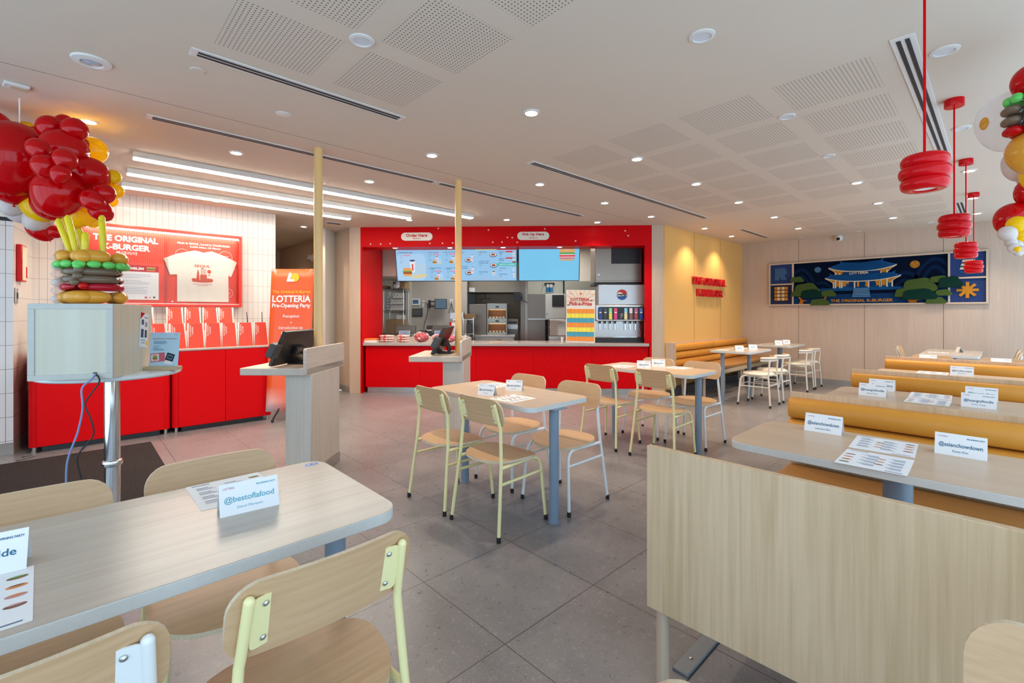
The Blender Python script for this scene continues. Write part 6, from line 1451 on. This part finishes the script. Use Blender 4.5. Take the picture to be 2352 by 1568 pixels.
# third and last booth
card('white name card standing alone on the third booth table', 5.90, 0.248, FU, '@foodiecouple', 'Minji Park', w=0.155)
menu('printed menu on the third booth table left of its name card', 5.93, 0.45, FU)
card('left Korean name card above the last booth bench', 7.20, 0.585, FU, '조나단 일행', '')
card('right Korean name card above the last booth bench', 7.20, 0.002, FU, '조나단 일행', '')
# middle table
card('name card on the middle table, nearer the kiosk', 2.105, 2.470, FU + R(22), '@Layfoodiediary', 'Lay Kim', w=0.125, h=0.075, big=0.018)
card('name card on the middle table, nearer the service counter', 2.372, 2.475, FU + R(32), '@Layfoodiediary', 'Lay Kim', w=0.125, h=0.075, big=0.018)
menu('printed menu at the near end of the middle table', 2.135, 2.245, FU + R(180), h=0.235)
menu('printed menu at the far end of the middle table', 2.42, 2.745, FU + R(3), h=0.22)
card('front name card on the table by the service counter', 4.275, 2.535, FU + R(34), '@jamee.kim', 'Jamee', w=0.135, h=0.078)
card('back name card on the table by the service counter', 4.515, 2.505, FU + R(34), '@jamee.kim', 'Jamee', w=0.135, h=0.078)
menu('printed menu on the kiosk side of the table by the service counter', 4.255, 2.785, FU + R(180), h=0.235)
menu('printed menu on the booth side of the table by the service counter', 4.565, 2.30, FU, h=0.22)
# tables at the yellow bench and under the mural
card('left name card on the nearer table at the yellow bench', 7.30, 2.72, FU + R(35), '@eatsla', '', w=0.12, h=0.075)
card('right name card on the nearer table at the yellow bench', 7.68, 2.66, FU + R(35), '@eatsla', '', w=0.12, h=0.075)
card('left name card on the corner table at the yellow bench', 9.12, 2.73, FU + R(35), '@guest', '', w=0.12, h=0.075)
card('right name card on the corner table at the yellow bench', 9.45, 2.70, FU + R(35), '@guest', '', w=0.12, h=0.075)
menu('printed menu at the near edge of the nearer yellow bench table', 7.22, 2.93, R(180), h=0.15)
menu('printed menu at the right edge of the nearer yellow bench table', 7.80, 2.80, R(180), h=0.15)
card('small name card on the farthest table below the mural', 9.30, 0.42, R(20), '@guest', '', w=0.12, h=0.075)
menu('printed menu on the farthest table below the mural', 9.0, 0.62, FU, h=0.2)
# nearest table at the left
card('large name card on the nearest table, reading bestoflafood', 0.378, 1.525, R(-5), '@bestoflafood', 'David Marquez', ink=M_TEAL)
menu('printed menu lying behind the large name card on the nearest table', 0.378, 1.715, R(0), h=0.25)
card('name card cut by the left edge of the frame on the nearest table', -0.147, 1.545, R(-5), '@socalslide', 'Alex Ruiz')
menu('printed menu cut by the left edge of the frame on the nearest table', -0.165, 1.375, R(2), h=0.27)
st_ = MB().at(T(0, 0, 0)).prism(rr(0.052, 0.030, 0.008, 5), 0, 0.0006, 0).flat(rr(0.046, 0.024, 0.006, 5), 0.0009, 1).flat(rr(0.012, 0.010, 0.002, 2, -0.012, 0.0), 0.0011, 0).flat(rr(0.016, 0.003, 0.001, 1, 0.010, 0.004), 0.0011, 0).flat(rr(0.012, 0.003, 0.001, 1, 0.008, -0.003), 0.0011, 0).build('table_sticker', [plain('sticker pale edge', (0.55, 0.65, 0.85), 0.4), plain('sticker blue', (0.02, 0.10, 0.45), 0.35)], None, smooth=False)
st_.location = (0.658, 1.795, TT); st_.rotation_euler = (0, 0, R(10)); tag(st_, 'blue sticker at the far corner of the nearest table', 'sticker')

# ------------------------------------------------------------------ raised letters on the yellow wall
t = thing('wall_letters', 'raised red letters on the yellow wall', 'sign', (0, 3.74, 0))
for txt, cx, cz, w, h in (('THE ORIGINAL', 8.56, 1.900, 1.39, 0.135), ('K-BURGER', 8.58, 1.692, 1.06, 0.135)):
    vs, fs = text_geo(txt, 0.016)
    x0_ = min(p[0] for p in vs); x1_ = max(p[0] for p in vs); y0_ = min(p[1] for p in vs); y1_ = max(p[1] for p in vs)
    b = MB().at(FRONT); P2 = [(cx + (p[0] - (x0_ + x1_) / 2) / (x1_ - x0_) * w, cz + (p[1] - (y0_ + y1_) / 2) / (y1_ - y0_) * h) for p in vs]
    n = len(P2); ed = {}
    for f in fs:
        for i in range(len(f)):
            a, c = f[i], f[(i + 1) % len(f)]; ed[(a, c)] = ed.get((a, c), 0) + 1
    out = [e for e in ed if (e[1], e[0]) not in ed]
    b.add([(x, z, 0.052) for x, z in P2] + [(x, z, 0.012) for x, z in P2], [tuple(f) for f in fs] + [tuple(n + i for i in reversed(f)) for f in fs] + [(e[1], e[0], n + e[0], n + e[1]) for e in out])
    b.build('letter_row', plain('raised red letter', (0.58, 0.008, 0.012), 0.4), t, smooth=False)

# ------------------------------------------------------------------ felt mural on the far wall
t = thing('felt_mural', 'long framed felt mural of a blue palace with trees on the far wall', 'mural', (10.2, 3.21, 0), RM)
ML, MZ0, MZ1 = 3.075, 1.472, 2.305; H = MZ1 - MZ0; c1, c2 = 0.425, 2.635
def felt(name, c, sc=60, var=0.12):
    if name in MATS: return MATS[name]
    m, nt, b = newmat(name); g = NG(nt); v, x, y, z = g.xyz(); n = g.noise(v, sc, 3)
    g.lk(g.mix(n, tuple(k * (1 - var * 2) for k in c), tuple(min(1, k * (1 + var * 2)) for k in c)), b.inputs['Base Color']); b.inputs['Roughness'].default_value = 0.95; b.inputs['Specular IOR Level'].default_value = 0.05
    return m
F_NAVY = felt('midnight felt', (0.003, 0.007, 0.023)); F_BLUE = felt('deep blue felt', (0.008, 0.042, 0.135)); F_MID = felt('palace blue felt', (0.010, 0.076, 0.225)); F_IND = felt('indigo felt', (0.030, 0.055, 0.175)); F_PUR = felt('dusk felt', (0.030, 0.034, 0.085))
F_GOLD = felt('ochre felt', (0.52, 0.22, 0.025)); F_CREAM = felt('cream felt', (0.66, 0.56, 0.42)); F_GRN = felt('moss felt', (0.060, 0.098, 0.026), 90, 0.25); F_DGRN = felt('pine felt', (0.006, 0.030, 0.022), 90, 0.3); F_TRUNK = felt('rust felt', (0.44, 0.14, 0.02)); F_PALE = felt('steel blue felt', (0.10, 0.24, 0.42)); F_RIDGE = felt('ridge blue felt', (0.004, 0.017, 0.055)); F_WATER = felt('water blue felt', (0.008, 0.040, 0.125))
M_OAKF = wood('light oak frame', (0.64, 0.50, 0.38), (0.54, 0.41, 0.29), 'x', 0.5, 60, 0.3)
MB().at(FRONT).prism([(0, MZ0), (ML, MZ0), (ML, MZ1), (0, MZ1)], 0.002, 0.02).build('backing', F_NAVY, t)
b = MB(); f_ = 0.026
b.box(0, ML, -0.06, 0, MZ1 - f_, MZ1).box(0, ML, -0.06, 0, MZ0, MZ0 + f_).box(0, f_, -0.06, 0, MZ0 + f_, MZ1 - f_).box(ML - f_, ML, -0.06, 0, MZ0 + f_, MZ1 - f_)
b.box(c1 - f_ / 2, c1 + f_ / 2, -0.06, 0, MZ0 + f_, MZ1 - f_).box(c2 - f_ / 2, c2 + f_ / 2, -0.06, 0, MZ0 + f_, MZ1 - f_).box(f_, c1, -0.06, 0, MZ0 + H * 0.485, MZ0 + H * 0.485 + f_).box(c2, ML - f_, -0.06, 0, MZ0 + H * 0.475, MZ0 + H * 0.475 + f_)
b.build('oak_frame', M_OAKF, t, 0.002)
def lay(name, mat, polys, z0, z1, bev=0.0):
    b = MB().at(FRONT)
    for p in polys: b.prism(p, z0, z1)
    return b.build(name, mat, t, bev, smooth=False)
def mz(v): return MZ0 + H * v
def bx(x0, x1, v0, v1): return [(x0, mz(v0)), (x1, mz(v0)), (x1, mz(v1)), (x0, mz(v1))]
lay('corner_panel', F_IND, [bx(f_, c1, 0.51, 0.97)], 0.02, 0.026); lay('corner_panel', F_PUR, [bx(f_, c1, 0.03, 0.48)], 0.02, 0.026)
lay('corner_panel', F_IND, [bx(c2, ML - f_, 0.51, 0.97)], 0.02, 0.026); lay('corner_panel', F_IND, [bx(c2, ML - f_, 0.03, 0.47)], 0.02, 0.026)
# textured letter R, burger blocks, flag stripes, star
rx, rz_ = 0.105, mz(0.60); S_ = 0.24
lay('letter_block', felt('slate blue felt', (0.055, 0.12, 0.25)), [[(rx, rz_), (rx + 0.085, rz_), (rx + 0.085, rz_ + 0.06), (rx + 0.13, rz_), (rx + 0.225, rz_), (rx + 0.17, rz_ + 0.085), (rx + 0.215, rz_ + 0.13), (rx + 0.215, rz_ + 0.19), (rx + 0.175, rz_ + 0.24), (rx, rz_ + 0.24)]], 0.026, 0.045)
for k in range(4):
    z = mz(0.12 + k * 0.085)
    lay('burger_block', F_GOLD, [[(0.10, z), (0.335, z), (0.335, z + 0.055), (0.10, z + 0.055)]], 0.026, 0.048)
    lay('burger_stripe', F_CREAM, [[(0.155, z), (0.195, z), (0.195, z + 0.055), (0.155, z + 0.055)], [(0.235, z), (0.275, z), (0.275, z + 0.055), (0.235, z + 0.055)]], 0.048, 0.052)
for k in range(4): 
    z = mz(0.58 + k * 0.07); lay('flag_stripe', (F_MID if k == 0 else F_CREAM), [[(2.75 - 0.012 * (3 - k) + 0.03, z), (2.93, z), (2.93, z + 0.035), (2.76 - 0.012 * (3 - k) + 0.03, z + 0.035)]], 0.026, 0.04)
lay('letter_block', F_MID, [[(2.86, mz(0.55)), (2.97, mz(0.55)), (2.97, mz(0.9)), (2.90, mz(0.9))]], 0.026, 0.036)
sx, sz = 2.845, mz(0.26)
for k in range(4):
    a = R(45 * k); dx, dz = cos(a), sin(a); l, w = 0.125, 0.020
    lay('star_ray', F_GOLD, [[(sx + l * dx - w * dz, sz + l * dz + w * dx), (sx - l * dx - w * dz, sz - l * dz + w * dx), (sx - l * dx + w * dz, sz - l * dz - w * dx), (sx + l * dx + w * dz, sz + l * dz - w * dx)]], 0.026, 0.044 + 0.0008 * k)
# sky, mountains, ground
def hill(cx, w, v, base=0.30, n=14, e=1.0):
    return [(cx - w + 2 * w * i / n, mz(base + (v - base) * (max(0, cos(pi / 2 * (-1 + 2 * i / n))) ** e))) for i in range(n + 1)]
for k, (cx, w, v) in enumerate(((0.56, 0.30, 0.86), (0.90, 0.22, 0.55), (2.10, 0.30, 0.68), (2.47, 0.34, 0.92))):
    for q in range(4):
        lo_ = max(c1 + 0.014, cx - w * (1 - 0.2 * q)); 
        p = [(min(max(x, c1 + 0.014), c2 - 0.014), z) for x, z in hill(cx, w * (1 - 0.17 * q), v - 0.075 * q, 0.28, 16, 0.8)]
        lay('mountain_ridge', F_RIDGE if q % 2 == 0 else F_NAVY, [p[::-1]], 0.021 + 0.002 * q, 0.024 + 0.002 * q)
lay('ground_band', F_WATER, [bx(c1 + 0.014, c2 - 0.014, 0.032, 0.33)], 0.028, 0.032); lay('ground_edge', F_MID, [bx(c1 + 0.2, c2 - 0.3, 0.31, 0.37)], 0.032, 0.038); lay('ground_shade', F_NAVY, [bx(0.95, 2.0, 0.24, 0.31)], 0.032, 0.034)
# moons
lay('moon_disc', F_PALE, [circ(0.052, 28, 0.835, mz(0.80))], 0.024, 0.032); lay('sun_disc', F_GOLD, [circ(0.062, 28, 2.22, mz(0.80))], 0.024, 0.034)
for cx, r, m in ((0.835, 0.052, F_NAVY), (2.22, 0.062, F_NAVY)):
    b = MB().at(T(0, -0.0345, 0) @ FRONT); ringo(b, cx, mz(0.80), r * 0.86, 0.005); ringo(b, cx, mz(0.80), r * 0.35, 0.004)
    for k in range(3): 
        a = R(90 + 120 * k); b.add([(cx + r * 0.35 * cos(a) - 0.003 * sin(a), mz(0.80) + r * 0.35 * sin(a) + 0.003 * cos(a), 0), (cx + r * 0.85 * cos(a) - 0.003 * sin(a), mz(0.80) + r * 0.85 * sin(a) + 0.003 * cos(a), 0), (cx + r * 0.85 * cos(a) + 0.003 * sin(a), mz(0.80) + r * 0.85 * sin(a) - 0.003 * cos(a), 0), (cx + r * 0.35 * cos(a) + 0.003 * sin(a), mz(0.80) + r * 0.35 * sin(a) - 0.003 * cos(a), 0)], [(0, 1, 2, 3)])
    b.build('emblem_lines', m, t, smooth=False)
# palace: two curved roofs, body, columns, stairs
pc = 1.50
def roof(w, zb, rise, hh, ridge):
    up = [(pc - w + 2 * w * i / 24, mz(zb) + rise * abs(-1 + i / 12) ** 2.4) for i in range(25)]
    top = [(pc + ridge, mz(zb) + hh), (pc + ridge + 0.02, mz(zb) + hh + 0.045), (pc + ridge - 0.035, mz(zb) + hh + 0.012), (pc, mz(zb) + hh - 0.008), (pc - ridge + 0.035, mz(zb) + hh + 0.012), (pc - ridge - 0.02, mz(zb) + hh + 0.045), (pc - ridge, mz(zb) + hh)]
    return up, top
for w, zb, rise, hh, ridge in ((0.545, 0.515, 0.075, 0.115, 0.46), (0.49, 0.725, 0.085, 0.155, 0.30)):
    up, top = roof(w, zb, rise, hh, ridge)
    eave = [(x, z - 0.012) for x, z in up]; tipz = mz(zb) + rise - 0.006; und = [(pc - w, tipz), (pc - 0.86 * w, tipz - 0.045), (pc - 0.72 * w, mz(zb) - 0.045), (pc + 0.72 * w, mz(zb) - 0.045), (pc + 0.86 * w, tipz - 0.045), (pc + w, tipz)]
    lay('eave_underside', F_GOLD, [list(und) + eave[::-1]], 0.034, 0.044)
    lay('eave_line', F_CREAM, [[(x, z - 0.016) for x, z in up] + [(x, z + 0.004) for x, z in up[::-1]]], 0.044, 0.054)
    lay('eave_line', F_CREAM, [[(x, z - 0.013) for x, z in und[:3]] + und[:3][::-1], [(x, z - 0.013) for x, z in und[-3:]] + und[-3:][::-1]], 0.044, 0.052)
    lay('roof', F_MID, [list(up) + top], 0.044, 0.060)
    n = 30
    rid = []
    for i in range(1, n):
        x = pc - w * 0.93 + 2 * w * 0.93 * i / n; z0_ = mz(zb) + rise * abs((x - pc) / w) ** 2.4 + 0.006; xt = pc + (x - pc) * ridge / w; zt = mz(zb) + hh - 0.006
        rid.append([(x, z0_), (x + 0.007, z0_), (xt + 0.006, zt), (xt, zt)])
    lay('roof_ribs', F_BLUE, rid, 0.060, 0.063)
lay('name_board', F_BLUE, [bx(pc - 0.27, pc + 0.27, 0.645, 0.715)], 0.046, 0.058)
MB().at(T(0, -0.0645, 0) @ FRONT).text('LOTTERIA', pc - 0.03, mz(0.685), 0.275, 0.047, 0, 0.02).build('mural_lettering', F_CREAM, t, smooth=False)
lay('palace_wall', F_MID, [bx(pc - 0.40, pc + 0.42, 0.37, 0.545)], 0.034, 0.042)
lay('palace_window', F_BLUE, [bx(pc - 0.18, pc + 0.2, 0.385, 0.50)], 0.042, 0.046)
lay('lit_window', F_GOLD, [bx(pc - 0.37, pc - 0.225, 0.405, 0.465), bx(pc + 0.21, pc + 0.36, 0.405, 0.465), bx(pc - 0.06, pc - 0.03, 0.39, 0.50), bx(pc + 0.06, pc + 0.09, 0.39, 0.50)], 0.042, 0.05)
lay('palace_column', F_CREAM, [bx(x - 0.010, x + 0.010, 0.37, v) for x, v in ((pc - 0.41, 0.50), (pc - 0.285, 0.50), (pc - 0.095, 0.51), (pc + 0.105, 0.51), (pc + 0.265, 0.50), (pc + 0.43, 0.50), (pc - 0.38, 0.70), (pc - 0.315, 0.70), (pc + 0.275, 0.70), (pc + 0.36, 0.72))], 0.046, 0.058)
lay('stair', F_PALE, [bx(pc - 0.11 - 0.004 * k, pc + 0.11 + 0.004 * k, 0.335 - 0.033 * k, 0.358 - 0.033 * k) for k in range(6)], 0.036, 0.05)
MB().at(T(0, -0.040, 0) @ FRONT).text('THE ORIGINAL K-BURGER', pc - 0.01, mz(0.095), 0.90, 0.052, 0, 0.02).build('mural_lettering', F_GOLD, t, smooth=False)
# felt trees standing off the panel
def cloud(cx, v, w, hh):
    p = []
    for i in range(36):
        a = 2 * pi * i / 36; r = 1 + 0.07 * cos(5 * a + 0.6)
        yy = sin(a) * hh * r; p.append((cx + cos(a) * w * r, mz(v) + (yy if yy > -hh * 0.45 else -hh * 0.45)))
    return p
def crown(mat, lst, z0, z1):
    for i, c in enumerate(lst): lay('tree_crown', mat, [cloud(*c)], z0, z1 + 0.0045 * i, 0.006)
lay('tree_trunk', F_TRUNK, [[(0.53, mz(0.03)), (0.60, mz(0.03)), (0.605, mz(0.09)), (0.68, mz(0.11)), (0.60, mz(0.12)), (0.545, mz(0.20)), (0.52, mz(0.19)), (0.56, mz(0.11))], [(0.93, mz(0.13)), (0.97, mz(0.14)), (1.00, mz(0.21)), (1.06, mz(0.27)), (1.00, mz(0.255)), (0.985, mz(0.29)), (0.965, mz(0.24)), (0.92, mz(0.25)), (0.965, mz(0.21))],
    [(2.16, mz(0.04)), (2.24, mz(0.04)), (2.25, mz(0.08)), (2.33, mz(0.10)), (2.12, mz(0.10))], [(2.36, mz(0.26)), (2.42, mz(0.26)), (2.50, mz(0.36)), (2.47, mz(0.38)), (2.42, mz(0.34))]], 0.058, 0.066)
crown(F_GRN, [(0.50, 0.575, 0.115, 0.075), (0.66, 0.325, 0.21, 0.155), (0.53, 0.25, 0.13, 0.08), (1.01, 0.235, 0.12, 0.085), (0.88, 0.045, 0.155, 0.085)], 0.060, 0.085)
crown(F_DGRN, [(0.74, 0.225, 0.175, 0.115)], 0.085, 0.105)
crown(F_GRN, [(2.28, 0.33, 0.215, 0.16), (2.12, 0.21, 0.16, 0.105), (2.52, 0.46, 0.12, 0.075), (2.57, 0.20, 0.10, 0.07), (2.48, 0.05, 0.125, 0.075)], 0.060, 0.085)
crown(F_DGRN, [(2.28, 0.16, 0.22, 0.125), (2.65, 0.38, 0.145, 0.125)], 0.085, 0.105)
